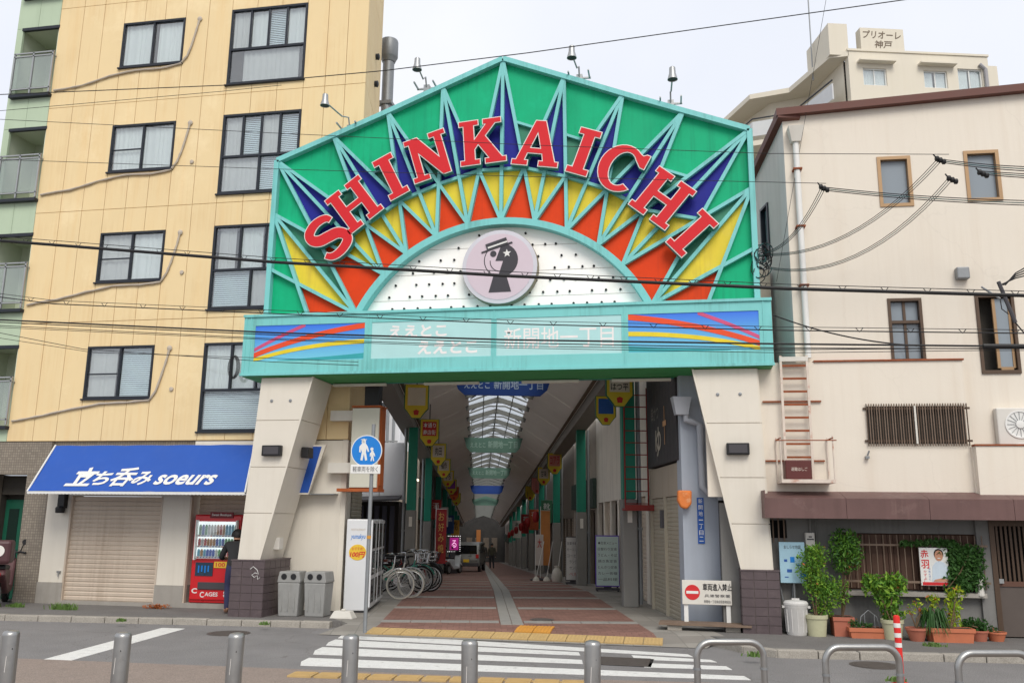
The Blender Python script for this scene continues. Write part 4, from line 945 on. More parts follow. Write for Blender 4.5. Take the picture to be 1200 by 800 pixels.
# hanging shop signs, a crest shaped plate on a short arm
hs_y = mat('crest_yellow', (222, 194, 52), .5, var=.05); hs_g = mat('crest_green', (30, 110, 80), .5); hs_c = mat('crest_cream', (214, 200, 182), .5); hs_r = mat('crest_red', (196, 42, 36), .5); hs_p = mat('crest_purple', (140, 60, 150), .5); hs_b = mat('crest_blue', (40, 90, 170), .5); hs_o = mat('crest_orange', (226, 110, 40), .5)
def crest(u, v, ztop, face, txt, label, group, s=1.0, body=None, txm=None):
    t = T('hanging_sign', label, 'sign', ARC(u, v, ztop), R(12.4), group); Ft = F(ARC(u, v, ztop), R(12.4)); w, h = .30*s, .84*s
    out = [(-w, 0), (w, 0), (w, -h*.72), (w*.78, -h*.80), (w*.35, -h), (-w*.35, -h), (-w*.78, -h*.80), (-w, -h*.72)]
    obj('crest_plate', B(Ft).prism(out, -.03, .03), hs_g, t)
    i_ = [(x*.92, z*.97-.012) for x, z in out]; obj('crest_face', B(Ft).prism(i_, -.036, .036), body or hs_y, t)
    obj('name_panel', B(Ft).box(-w*.72, w*.72, -.042, .042, -h*.62, -h*.1), face, t)
    obj('red_mark', B(Ft).prism([(-.05*s, -h*.9), (.05*s, -h*.9), (.07*s, -h*.78), (0, -h*.74), (-.07*s, -h*.78)], -.042, -.036), hs_r, t)
    obj('hanger', B(Ft).tube([(0, 0, 0), (0, 0, .7)], .015, 6), dk_grey, t)
    if txt:
        ls = txt.split('\n'); n = len(ls)
        for i, l in enumerate(ls): text(t, l, txm or black_p, on(Ft, 0, -.045, -h*.1-h*.52*(i+.5)/n), min(w*1.3, w*.42*len(l)), h*.52/n*.7, bold=.01)
LG = 'crest signs hung along the left of the arcade'; RG = 'crest signs hung along the right of the arcade'
crest(-2.85, 6.2, 5.12, hs_c, '', 'yellow crest sign with a blank cream panel, hung over the white machines', LG)
crest(-2.85, 12.0, 4.93, hs_r, '本通り\n商店街', 'yellow crest sign with a red name panel and pale characters', LG, txm=white_p)
crest(-2.85, 18.2, 4.72, hs_c, '肉田', 'yellow crest sign with the two black characters of a meat shop', LG)
crest(-2.85, 23.6, 4.52, hs_c, '福作', 'yellow crest sign reading two black characters, hung behind the meat shop sign', LG)
crest(-2.85, 29, 4.32, hs_c, 'いち', 'pale yellow crest sign hung beyond the two character signs', LG)
crest(-2.85, 34.5, 4.12, hs_p, '', 'yellow crest sign with a purple name panel', LG)
crest(-2.85, 40, 3.92, hs_r, '', 'orange crest sign with a red panel deep in the arcade', LG, body=hs_o)
crest(-2.85, 46, 3.72, hs_y, '', 'small yellow crest sign, last one in the left row', LG)
crest(1.72, 3.5, 5.13, hs_c, 'うどんそば\nはつ平', 'yellow crest sign with black hiragana beside the red ladder', RG)
crest(1.62, 4.9, 4.72, hs_b, '', 'yellow crest sign with a blue panel tucked behind the noodle shop sign', RG, s=.8)
crest(1.72, 20, 4.55, mat('crest_pink', (208, 130, 120), .5), 'コアラ', 'yellow crest sign with a pink panel and red katakana', RG, txm=hs_r)
crest(1.72, 26, 4.35, hs_c, '甘味', 'grey and yellow crest sign further down past the koala sign', RG)
crest(1.72, 31, 4.1, MC['crest_pink'], '', 'dull pink crest sign deep in the arcade', RG, body=MC['crest_pink'])
crest(1.72, 37, 3.9, hs_y, '', 'dim yellow crest sign, last one in the right row', RG)
# banners across the arcade
bl_ban = mat('banner_blue', (30, 70, 150), .6, var=.06, scale=2); gr_ban = mat('banner_green', (96, 132, 118), .7, var=.06, scale=2); gr_txt = mat('banner_pale', (150, 180, 168), .7)
def banner(v, zc_, w, h, m, tm, label, txt=True):
    t = T('street_banner', label, 'banner', ARC(-.72, v, zc_), R(12.4), 'banners across the arcade'); Ft = F(ARC(-.72, v, zc_), R(12.4))
    obj('board', B(Ft).prism([(-w/2, h*.5), (-w/2+.12, -h*.2), (-w/2+.3, -h*.5), (w/2-.3, -h*.5), (w/2-.12, -h*.2), (w/2, h*.5)], -.04, .04), m, t)
    if txt:
        text(t, 'ええとこ', tm, on(Ft, -w*.26, -.045, -.0), w*.26, h*.34, bold=.02); text(t, '新開地一丁目', tm, on(Ft, w*.16, -.045, .03), w*.5, h*.5, bold=.015)
    for s in (-1, 1): obj('hanger', B(Ft).tube([(s*w*.38, 0, h*.5), (s*w*.38, 0, h*.5+.9)], .012, 6), dk_grey, t)
banner(7.2, 5.28, 2.55, .52, bl_ban, mat('banner_text', (176, 196, 220), .6), 'blue hanging street banner with pale characters just inside the gate')
banner(22, 5.0, 2.5, .62, gr_ban, gr_txt, 'grey green hanging street banner behind the blue one')
banner(35.5, 4.55, 2.5, .6, gr_ban, gr_txt, 'dim green hanging street banner deep under the skylight')
banner(50, 4.1, 2.5, .6, bl_ban, gr_txt, 'small dark blue hanging street banner far down the arcade', False)
banner(66, 3.7, 2.6, .9, gr_ban, gr_txt, 'pale green arched board near the far end of the arcade', False)

# shop rows ------------------------------------------------------------
FRONT = F((.12, 16.25, 0), 0.0)
cs = T('corner_shop', 'corner noodle shop with dark upper board, tan shutters and pale blue grey pillar', 'shop', (1.5, 17.5, .1))
pillar_m = mat('pillar_blue_grey', (176, 184, 196), .7, var=.05, scale=1.5, streak=.3, streakc=(130,132,138))
SF = ARC
b = B(); b.slab([ARC(2.55, .74, 0)[:2], ARC(4.2, .74, 0)[:2], ARC(4.2, 4.0, 0)[:2], ARC(2.55, 4.0, 0)[:2]], .1, 6.6); obj('body', b, shop_wall, cs)
b = B(ARC); b.box(2.36, 3.4, .62, .98, .1, 5.6); obj('corner_pillar', b, pillar_m, cs, bevel=.01)
b = B(ARC); b.box(2.39, 2.5, .75, 3.75, 2.35, 2.95); obj('shutter_case', b, mat('case_beige', (178, 166, 150), .7, var=.08, streak=.3, streakc=(130,110,90)), cs)
dk_board = mat('dark_board', (52, 48, 50), .6, var=.12, scale=3, streak=.3, streakc=(30,28,30))
bd = obj('dark_board', B(ARC).box(2.34, 2.52, .78, 3.6, 2.98, 5.9), dk_board, cs)
for i in range(10): obj('board_plank', B(ARC).box(2.325, 2.338, .79+.28*i, .79+.28*i+.272, 2.99, 5.88), dk_board, bd)
for i, (v0, v1) in enumerate(((1.0, 2.2), (2.26, 3.6))):
    Fs = F(ARC(2.42, v1, 0), R(12.4)-math.pi/2)
    roller_shutter(cs, Fs, 0, v1-v0, .1, 2.35, 0, shutter_d, pitch=.08)
    obj('shutter_post', B(ARC).box(2.36, 2.45, v1, v1+.06, .1, 2.35), shutter_d, cs)
old_sign = mat('old_sign_letters', (214, 160, 110), .5, metal=.2, var=.2, scale=8)
Fd = F(ARC(2.32, 2.2, 0), R(12.4)-math.pi/2)
text(cs, '串かつ', mat('faded_letters', (120, 112, 108), .6), on(Fd, -.5, -.006, 4.05), .75, .32, bold=.02); text(cs, 'ゆ', mat('faded_white', (190, 180, 165), .6), on(Fd, -.2, -.006, 3.45), .55, .6, bold=.02); text(cs, '十', old_sign, on(Fd, .42, -.006, 3.72), .32, .75, bold=.03)
_lx, _lz = ARC.px(802, 585, .5); obj('paper_lantern_sign', B(ARC).prism([(_lx-.07, _lz-.14), (_lx+.03, _lz-.17), (_lx+.12, _lz-.08), (_lx+.13, _lz+.16), (_lx-.12, _lz+.16), (_lx-.13, _lz-.02)], .44, .56), mat('rusty_orange_plate', (226, 128, 60), .6, var=.25, scale=5, spots=.6, spotc=(236, 200, 160), spotscale=6), cs, bevel=.03)
hp = [ARC.px(x, y, .5) for x, y in ((804, 484), (804, 492), (812, 494), (820, 498), (823, 570), (830, 577), (843, 580), (847, 592), (851, 690))]
obj('downpipe', B(ARC).tube([(x, .5, z) for x, z in hp], .06, 10), mat('pipe_grey', (176, 180, 188), .5, var=.06), cs, smooth=True)
hx, hz_ = ARC.px(798, 475, .5); obj('rain_hopper', B(ARC).add([(hx-.17, .38, hz_+.15), (hx+.17, .38, hz_+.15), (hx+.17, .61, hz_+.15), (hx-.17, .61, hz_+.15), (hx-.11, .42, hz_-.17), (hx+.11, .42, hz_-.17), (hx+.11, .58, hz_-.17), (hx-.11, .58, hz_-.17)], [(0, 1, 2, 3), (7, 6, 5, 4), (0, 4, 5, 1), (1, 5, 6, 2), (2, 6, 7, 3), (3, 7, 4, 0)]), MC['pipe_grey'], cs)
ax, az = FRONT.px(822, 612, 0); pl = obj('address_plate', B(ARC).box(2.62, 2.74, .605, .618, 1.5, 2.3), hs_b, cs); 
for i, ch in enumerate('新開地一丁目二'): text(pl, ch, white_p, on(ARC, 2.68, .602, 2.24-.11*i), .075, .08 if ch != '一' else .015)
obj('meter_box', B(ARC).box(2.3, 2.4, 2.22, 2.36, 1.75, 2.1), dk_grey, cs, bevel=.01)
# poles leaning in the corner beside the pillar
for i, dx in enumerate((0, .09)): tag(obj('leaning_pole', B().tube([(1.0+dx, 15.72, .1), (.9+dx, 16.02, 1.25)], .018, 8), white_p), ['thin white pole leaning by the plum tiled gate foot, left of its twin', 'thin white pole leaning closest to the plum tiled gate foot'][i], 'pole', 'white poles leaning by the gate foot')
# red wall ladder on the first right hand column
ld = T('red_ladder', 'thin red steel cage ladder fixed to the green column by the noodle shop', 'ladder', ARC(2.2, 3.75, 2.1), R(12.4)); red_steel = mat('red_steel', (140, 44, 38), .6, var=.12)
for u in (1.86, 2.36): obj('rail', B(ARC).tube([(u, 3.78, 2.15), (u, 3.78, 4.75)], .018, 6), red_steel, ld)
for i in range(10): obj('rung', B(ARC).tube([(1.86, 3.78, 2.25+.26*i), (2.36, 3.78, 2.25+.26*i)], .012, 6), red_steel, ld)
obj('platform', B(ARC).box(1.8, 2.42, 3.5, 3.86, 2.10, 2.15).box(1.8, 2.42, 3.48, 3.5, 2.1, 2.22), red_steel, ld)

shop_cols = [(240, 233, 220), (170, 160, 146), (120, 110, 98), (170, 160, 150), (104, 98, 92), (136, 120, 104)]
def shop(side, v0, v1, i, H, label, depth=2.6, doors=None):
    u = 2.5 if side > 0 else -3.95
    t = T('arcade_shop', label, 'shop', ARC(u, (v0+v1)/2, zf(v1)), R(12.4), 'shops along the arcade'); m = mat('shop_front_%d' % i, shop_cols[i % 6], .85, var=.08, scale=1.2, streak=.25, streakc=(110, 100, 90))
    ua, ub = (u, u+depth) if side > 0 else (u-depth, u)
    zb = zf(v1)-.3; zt = H-SL*max(0, v0-4)
    n = max(2, int((v1-v0)/1.45)); ops = [(v0+.25+(v1-v0-.5)/n*k+.12, v0+.25+(v1-v0-.5)/n*(k+1)-.12) for k in range(n)]
    z2 = zf(v0)+2.35
    b = B(ARC); b.box(ua, ub, v0, v1, z2, zt); us = (ua+.18, ub) if side > 0 else (ua, ub-.18); b.box(us[0], us[1], v0, v1, zb, z2)
    obj('wall', b, m, t)
    b = B(ARC); fs = (ua-.12, ua) if side > 0 else (ub, ub+.12); b.box(fs[0], fs[1], v0+.05, v1-.05, z2+.05, min(zt-.1, z2+1.0)); 
    if i % 2: obj('name_board', b, mat('board_%d' % (i % 4), [(170, 160, 140), (40, 60, 52), (130, 40, 36), (60, 56, 70)][i % 4], .6, var=.1), t)
    e = v0
    for (a, c) in ops:
        pu = (ua-.001, ua+.18) if side > 0 else (ub-.18, ub+.001); obj('pier', B(ARC).box(pu[0], pu[1], e, a, zb, z2-.002), m, t); e = c
        kind = random.random()
        if side > 0:
            Fs = F(ARC(ua+.12, c, 0), R(12.4)-math.pi/2)
        else: Fs = F(ARC(ub-.12, a, 0), R(12.4)+math.pi/2)
        if kind < .62: roller_shutter(t, Fs, 0, c-a, zb+.2, z2, 0, shutter_d if i % 2 else shutter_m, pitch=.1)
        else:
            d = obj('glass_door', B(Fs).box(0, .06, 0, .05, zb, z2).box(c-a-.06, c-a, 0, .05, zb, z2).box(.06, c-a-.06, 0, .05, z2-.08, z2), win_dkbrown, t); obj('pane', B(Fs).box(.06, c-a-.06, .02, .03, zb, z2-.08), glass('door_dark', (90, 96, 98), .08, .55, (50, 52, 54)), d)
    pu = (ua-.001, ua+.18) if side > 0 else (ub-.18, ub+.001); obj('pier', B(ARC).box(pu[0], pu[1], e, v1, zb, z2-.002), m, t)
    return t
names = ['beige', 'greyish brown', 'dark brown', 'light grey', 'charcoal', 'tan']
vs2 = [4.5, 13.2, 20, 27, 35, 44, 54, 66, 80, 96, 112]
for k in range(10): shop(1, vs2[k], vs2[k+1], k, 5.5, ['cream fronted shop with blank upper wall beyond the red ladder', 'brownish arcade shop behind the second column, brooms leaning on it'][k] if k < 2 else '%s shop front on the noodle shop side, %s unit from the ladder' % (names[k % 6], ['', '', 'third', 'fourth', 'fifth', 'sixth', 'seventh', 'eighth', 'ninth', 'tenth'][k]))
vs3 = [24, 32, 41, 50, 60, 72, 86, 100, 112]
for k in range(8): shop(-1, vs3[k], vs3[k+1], k+1, 5.6, '%s shop front on the bicycle side, %s beyond the white lean-to' % (names[(k+1) % 6], ['first', 'second', 'third', 'fourth', 'fifth', 'sixth', 'seventh', 'last'][k]))
# far end building closing the view, near-black colour standing in for the dim depth
eb = T('end_building', 'building coloured dark for the dim depth, with a brown strip closing the far end of the arcade', 'building', ARC(-.8, 114, -4)); obj('wall', B(ARC).box(-8, 6, 113, 116, -5, 8), mat('end_wall', (44, 42, 40), .8, var=.5, scale=1.5), eb)
for i in range(4): obj('window', B(ARC).box(-3+1.2*i, -2.2+1.2*i, 112.9, 113, -2.5, -.5), mat('end_window', (90, 80, 70), .5, var=.3), eb)
obj('sign_strip', B(ARC).box(-1.6, -1.0, 112.7, 112.95, -3.6, .6), mat('end_brown', (150, 92, 40), .5), eb)
# left lot: white lean-to end wall, dark canopy, white neighbour with pipes
wl_ = T('lean_to_shed', 'white sheeted lean-to with a dark canopy beside the first left column', 'shed', ARC(-5, 14, 0))
b = B(ARC); b.box(-7.5, -3.75, 13.9, 13.98, 2.5, 4.35); obj('white_sheet', b, mat('white_sheet', (236, 238, 242), .6, var=.03, scale=1, trans=.45, k=.98), wl_)
for i in range(4): obj('sheet_seam', B(ARC).box(-7.4+.95*i, -7.38+.95*i, 13.89, 13.9, 2.5, 4.35), galv, wl_)
b = B(ARC); b.add([(-7.5, 12.9, 2.3), (-3.8, 12.9, 2.45), (-3.8, 14, 2.6), (-7.5, 14, 2.45), (-7.5, 12.9, 2.36), (-3.8, 12.9, 2.51), (-3.8, 14, 2.66), (-7.5, 14, 2.51)], [(3, 2, 1, 0), (4, 5, 6, 7), (0, 1, 5, 4), (2, 3, 7, 6), (1, 2, 6, 5), (3, 0, 4, 7)]); obj('canopy', b, dk_grey, wl_)
obj('shed_wall', B(ARC).box(-7.5, -3.9, 14.05, 20, -1, 2.45), shop_dark, wl_)
b = B(ARC)
for i in range(14): b.box(-7.4+.25*i, -7.25+.25*i, 13.7, 13.75, -.3, 2.3)
obj('slat_screen', b, mat('screen_dark', (70, 70, 84), .7, var=.1), wl_, kind='stuff')
nb = T('neighbour_building', 'white rendered neighbour building with grey pipes seen between the block and the arcade roof', 'building', ARC(-8, 27, -.7)); nbm = mat('neighbour_white', (228, 230, 234), .7, var=.03, scale=.6, streak=.2, streakc=(190, 190, 195))
obj('wall', B(ARC).box(-16, -4.85, 24, 31, -.8, 15), nbm, nb); obj('rear_wall', B(ARC).box(-4.85, -4.2, 30, 40, -1, 9), mat('neighbour_beige', (226, 206, 180), .8), nb)
for u in (-5.15, -5.42): obj('pipe', B(ARC).tube([(u, 23.9, 2), (u, 23.9, 14)], .06, 8), galv, nb)
for z in (5.9, 8.0):
    wo = obj('window', B(ARC).box(-5.9, -5.55, 23.93, 23.99, z, z+1.1), dark_alu, nb); obj('pane', B(ARC).box(-5.86, -5.59, 23.91, 23.928, z+.05, z+1.05), glass('pane_dark', (90, 100, 110), .12, .5, (80, 90, 96)), wo)
b = B(ARC)
for i in range(12): b.box(-6.3+.12*i, -6.27+.12*i, 23.4, 23.43, 4.0, 5.2)
b.box(-6.35, -4.9, 23.38, 23.45, 5.2, 5.26); obj('railing', b, galv, nb, kind='stuff')

# ================================================================== RIGHT HAND BUILDING
RB = F((2.2, 15.75, 0), R(2.3))
rb_ = T('corner_building', 'cream rendered building with brown roof trim and brown canopy beside the gate', 'building', (5, 16, .1))
zc_l, zc_r = 9.28, 9.62
def rz_(x): return 9.30+.055*x
# upper wall with openings
ups = [(1.62, 2.2, 7.46, 8.42), (3.11, 3.7, 7.5, 8.46), (1.61, 2.18, 4.63, 5.76), (3.06, 3.69, 4.40, 5.79)]
b = B(RB)
for q in rect_minus((0, 12, 2.3, 8.6), ups): b.box(q[0], q[1], 0, .25, q[2], q[3])
b.prism([(0, 8.6), (12, 8.6), (12, rz_(12)), (0, rz_(0))], 0, .25); obj('front_wall', b, beige_wall, rb_)
_e = RB(0, 0, 0); _a = R(102.3); FL = F((_e[0]+2.6*math.cos(_a), _e[1]+2.6*math.sin(_a), 0), R(-77.7))
sidew = (.55, .85, 6.75, 8.0)
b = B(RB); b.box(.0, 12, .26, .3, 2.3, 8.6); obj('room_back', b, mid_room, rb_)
b = B(FL)
for q in rect_minus((0, 2.599, 2.0, 8.35), [(1.15, 1.6, 6.95, 8.0), (1.0, 1.5, 3.4, 5.1)]): b.box(q[0], q[1], 0, .25, q[2], q[3])
b.prism([(2.599, 8.35), (0, 8.35), (0, 8.6), (2.599, rz_(0))], 0, .25); obj('flank_wall', b, shaded_side, rb_)
for (x0, x1, z0, z1) in ((1.15, 1.6, 6.95, 8.0), (1.0, 1.5, 3.4, 5.1)): window(rb_, FL, x0, x1, z0, z1, .04, [(1, 1)], dark_alu if z0 > 5 else win_brown, gm=frost, sill=True, proud=.07)
tr = B(RB); tr.add([(-.12, -.14, rz_(0)-.02), (12, -.14, rz_(12)-.02), (12, .3, rz_(12)-.02), (-.12, .3, rz_(0)-.02), (-.12, -.14, rz_(0)+.12), (12, -.14, rz_(12)+.12), (12, .3, rz_(12)+.12), (-.12, .3, rz_(0)+.12)], [(3, 2, 1, 0), (4, 5, 6, 7), (0, 1, 5, 4), (2, 3, 7, 6), (1, 2, 6, 5), (3, 0, 4, 7)])
rt_ = obj('roof_trim', tr, roof_trim, rb_)
tr = B(FL); tr.add([(2.72, -.12, rz_(0)-.06), (-.1, -.12, 8.52), (-.1, .3, 8.52), (2.72, .3, rz_(0)-.06), (2.72, -.12, rz_(0)+.10), (-.1, -.12, 8.66), (-.1, .3, 8.66), (2.72, .3, rz_(0)+.10)], [(3, 2, 1, 0), (4, 5, 6, 7), (0, 1, 5, 4), (2, 3, 7, 6), (1, 2, 6, 5), (3, 0, 4, 7)])
obj('flank_trim', tr, roof_trim, rb_)
b = B(RB); b.slab([(.1, .26), (12, .26), (12, 6), (.1, 3)], 8.5, 8.58); obj('roof_deck', b, roof_trim, rb_)
for (q, rows, fm) in ((ups[0], [(1, 1)], win_brown), (ups[1], [(1, 1)], win_brown)): window(rb_, RB, q[0], q[1], q[2], q[3], .05, rows, fm, gm=frost, th=.06, sill=False, proud=.07)
window(rb_, RB, *ups[2], .05, [(.36, 2), (.64, 2)], win_dkbrown, gm=frost, th=.05, sill=False, proud=.07)
q = ups[3]; wo = obj('window', B(RB).box(q[0], q[0]+.05, -.03, .12, q[2], q[3]).box(q[1]-.05, q[1], -.03, .12, q[2], q[3]).box(q[0]+.05, q[1]-.05, -.03, .12, q[3]-.05, q[3]).box(q[0]+.05, q[1]-.05, -.03, .12, q[2], q[2]+.06), win_dkbrown, rb_)
obj('open_sash', B(RB).box(3.34, 3.39, .02, .06, 4.5, 5.72).box(3.59, 3.63, .02, .06, 4.5, 5.72).box(3.39, 3.59, .02, .06, 4.46, 4.52), win_brown, wo); obj('pane', B(RB).box(3.39, 3.59, .035, .045, 4.52, 5.72), frost, wo)
obj('downpipe', B(RB).tube([(.2, -.09, 8.75), (.2, -.09, 4.7)], .055, 10), white_p, rb_, smooth=True)
hx = .2; obj('rain_hopper', B(RB).add([(hx-.14, -.24, 9.02), (hx+.14, -.24, 9.02), (hx+.14, -.01, 9.02), (hx-.14, -.01, 9.02), (hx-.08, -.17, 8.74), (hx+.08, -.17, 8.74), (hx+.08, -.02, 8.74), (hx-.08, -.02, 8.74)], [(0, 1, 2, 3), (7, 6, 5, 4), (0, 4, 5, 1), (1, 5, 6, 2), (2, 6, 7, 3), (3, 7, 4, 0)]), white_dirty, rb_)
for z in (8.2, 7.1, 6.0): obj('pipe_clip', B(RB).box(.12, .28, -.16, 0, z, z+.03), rust, rb_)
obj('vent_hood', B(RB).prism([(2.77, 6.06), (2.98, 6.06), (2.98, 6.27), (2.77, 6.27)], -.14, 0), galv, rb_, bevel=.02)
# projecting second storey
low = [(1.1, 2.7, 3.2, 3.84)]
b = B(RB)
for q in rect_minus((-1.6, 2.72, 2.3, 4.62), low): b.box(q[0], q[1], -.12, -.002, q[2], q[3])
obj('lower_storey_wall', b, beige_wall, rb_)
obj('ledge_flashing', B(RB).box(.28, 2.74, -.15, .0, 4.622, 4.65), rust, rb_)
obj('balcony_parapet', B(RB).box(2.74, 8, -.3, -.18, 2.32, 3.15).box(2.72, 2.84, -.18, -.003, 2.32, 3.15), beige_wall, rb_)
obj('parapet_capping', B(RB).box(2.72, 8, -.32, -.16, 3.152, 3.18), rust, rb_)
obj('balcony_floor', B(RB).box(2.84, 8, -.18, -.002, 2.33, 2.45), concrete, rb_)
b = B(RB); gw = obj('grille_window', b.box(1.1, 2.7, -.06, -.003, 3.2, 3.84), mid_room, rb_)
for i in range(40): obj('grille_bar', B(RB).box(1.085+.0413*i, 1.085+.0413*i+.014, -.165, -.145, 3.16, 3.88), bars_m if i % 3 else win_dkbrown, gw)
for z in (3.25, 3.8): obj('grille_rail', B(RB).box(1.04, 2.76, -.145, -.13, z-.018, z+.018), win_dkbrown, gw)
obj('grille_post', B(RB).box(1.86, 1.89, -.17, -.13, 3.2, 3.84), white_dirty, gw)
obj('wall_hook', B(RB).box(1.02, 1.08, -.2, -.12, 2.95, 2.99).tube([(1.05, -.18, 3.0), (1.08, -.2, 3.08)], .015), galv, rb_)
# brown canopy over the ground floor
b = B(RB)
pr = [(-.121, 2.40), (-.62, 2.28), (-.64, 2.27), (-.64, 1.95), (-.58, 1.95), (-.58, 2.2), (-.121, 2.3)]
for i, (a, c) in enumerate([(-.72, .55), (.556, 1.83), (1.836, 3.1), (3.106, 4.4), (4.406, 8)]):
    bb = B(RB); n = len(pr); bb.add([(a, y, z) for y, z in pr]+[(c, y, z) for y, z in pr], [tuple(range(n)), tuple(range(2*n-1, n-1, -1))]+[(i_, n+i_, n+(i_+1) % n, (i_+1) % n) for i_ in range(n)])
    obj('canopy_sheet', bb, brown_metal, rb_)
obj('canopy_end', B(RB).box(-.74, -.722, -.64, -.121, 1.95, 2.4), brown_metal, rb_)
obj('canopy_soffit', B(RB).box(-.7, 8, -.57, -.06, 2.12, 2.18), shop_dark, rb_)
# ground floor wall
b = B(RB)
barw = (.6, 2.80, .80, 1.72); sw = (-.75, -.3, 1.62, 1.92)
for q in rect_minus((-1.4, 2.86, .1, 2.2), [barw, sw]): b.box(q[0], q[1], 0, .2, q[2], q[3])
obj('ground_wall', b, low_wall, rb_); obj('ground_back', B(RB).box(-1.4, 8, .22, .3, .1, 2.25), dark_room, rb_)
obj('post', B(RB).box(2.70, 2.90, -.06, -.002, .1, 2.0), low_wall, rb_)
sc = obj('window_screen', B(RB).box(.6, 2.8, .1, .14, .8, 1.72), mat('reed_back', (84, 58, 46), .8, var=.2, scale=6), rb_)
for i in range(24): obj('reed_slat', B(RB).box(.61+.0912*i, .61+.0912*i+.082, .075, .099, .82, 1.70), slat_brown, sc)
br = obj('bar_frame', B(RB).box(.5, 2.84, -.12, -.10, .93, .965).box(.5, 2.84, -.12, -.10, 1.52, 1.55), bars_m, rb_)
for i in range(21): obj('window_bar', B(RB).tube([(.56+.11*i, -.11, .84), (.56+.11*i, -.11, 1.7)], .009, 6), bars_m, br)
obj('sill', B(RB).box(.45, 2.75, -.16, -.002, .72, .79), concrete, rb_)
for i in range(5): obj('vent_bar', B(RB).box(-.72+.09*i, -.70+.09*i, -.03, -.005, 1.55, 1.95), bars_m, rb_)
for (x, w) in ((.08, .02), (.17, .012)): obj('conduit', B(RB).tube([(x, -.03, .3), (x, -.03, 2.1)], w, 6), low_wall, rb_)
mb = obj('meter', B(RB).box(-.02, .13, -.12, -.002, 1.46, 1.72), ac_white, rb_, bevel=.015); obj('meter_slot', B(RB).box(.0, .11, -.125, -.121, 1.6, 1.62).box(.03, .08, -.125, -.121, 1.64, 1.66), dk_grey, mb)
# dark sliding doors at the right end
dd = T('sliding_door', 'dark brown slatted sliding door at the end of the planted wall', 'door', RB(3.3, 0, .1), R(2.3))
obj('door_frame', B(RB).box(2.9, 2.98, -.08, .1, .1, 1.95).box(2.98, 6, -.08, .1, 1.86, 1.98), win_dkbrown, dd)
for i in range(2):
    a = 3.0+.95*i; obj('lower_panel', B(RB).box(a, a+.92, .0, .03, .12, .9), mat('door_brown', (96, 86, 80), .5, var=.06), dd); obj('mid_rail', B(RB).box(a, a+.92, -.02, .02, .9, .98), mat('door_rail', (104, 72, 58), .5), dd)
    for k in range(13): obj('slat', B(RB).box(a+.02+.07*k, a+.055+.07*k, -.015, .02, .98, 1.86), win_dkbrown, dd)
obj('handle', B(RB).box(2.99, 3.06, -.06, -.02, .95, 1.02), silver_alu, dd)
# things on that wall
ac = T('air_conditioner', 'white outdoor air conditioner unit on the balcony, fan facing the street', 'air conditioner', RB(3.6, -.05, 2.45), R(2.3))
obj('casing', B(RB).box(3.17, 4.0, -.15, .0-.004, 2.6, 3.80), ac_white, ac, bevel=.02); cxa = 3.52
for zc2 in (3.52, 2.98):
    obj('fan_ring', B(RB).lathe([(.23, -.15), (.235, -.165), (.21, -.165), (.2, -.152)], (cxa, 0, zc2), 28, 'y'), white_p, ac); obj('fan_well', B(RB).lathe([(.2, -.151), (.01, -.1515)], (cxa, 0, zc2), 28, 'y'), dk_grey, ac)
    for k in range(16): t_ = k*math.pi/8; obj('guard_wire', B(RB).bar((cxa+.05*math.cos(t_), -.16, zc2+.05*math.sin(t_)), (cxa+.21*math.cos(t_), -.16, zc2+.21*math.sin(t_)), .006), galv, ac)
    obj('fan_hub', B(RB).lathe([(.07, -.155), (.065, -.172), (.02, -.176)], (cxa, 0, zc2), 16, 'y'), white_p, ac)
lad = T('fire_ladder', 'rusty white steel escape ladder with a small railed platform on the cream wall', 'ladder', RB(-.07, -.2, 2.6), R(2.3))
def lx(z, s): return (-.30 if s < 0 else .14)+(.0)
for s in (-1, 1): obj('rail', B(RB).box(lx(0, s)-.02, lx(0, s)+.02, -.26, -.22, 2.6 if s > 0 else 2.9, 4.72), rusty_white, lad)
for i in range(8): obj('rung', B(RB).box(-.28, .12, -.255, -.23, 2.95+.225*i, 2.985+.225*i), rust, lad)
obj('top_board', B(RB).box(-.32, .16, -.262, -.16, 4.62, 4.70), white_dirty, lad)
obj('platform', B(RB).box(-.44, .42, -.62, -.14, 2.52, 2.58), rusty_white, lad)
for x in (-.43, .41):
    for y in (-.6, -.16): obj('guard_post', B(RB).tube([(x, y, 2.58), (x, y, 3.3)], .012, 6), rusty_white, lad)
    obj('guard_rail', B(RB).tube([(x, -.62, 3.26), (x, -.14, 3.26)], .012, 6), rust, lad)
obj('guard_rail', B(RB).tube([(-.5, -.61, 3.22), (.47, -.61, 3.22)], .010, 6), rust, lad)
for z in (3.92, 2.9): obj('stay', B(RB).box(-.62, .36, -.16, -.13, z, z+.025), rust, lad)
eb_ = tag(obj('escape_box', B(RB).box(-.36, .06, -.56, -.3, 2.582, 2.90), mat('box_maroon', (96, 44, 40), .5, var=.08), bevel=.015), 'maroon metal escape ladder box standing on the small railed platform', 'box')
text(eb_, '避難はしご', rusty_white, on(RB, -.14, -.562, 2.75), .26, .06)
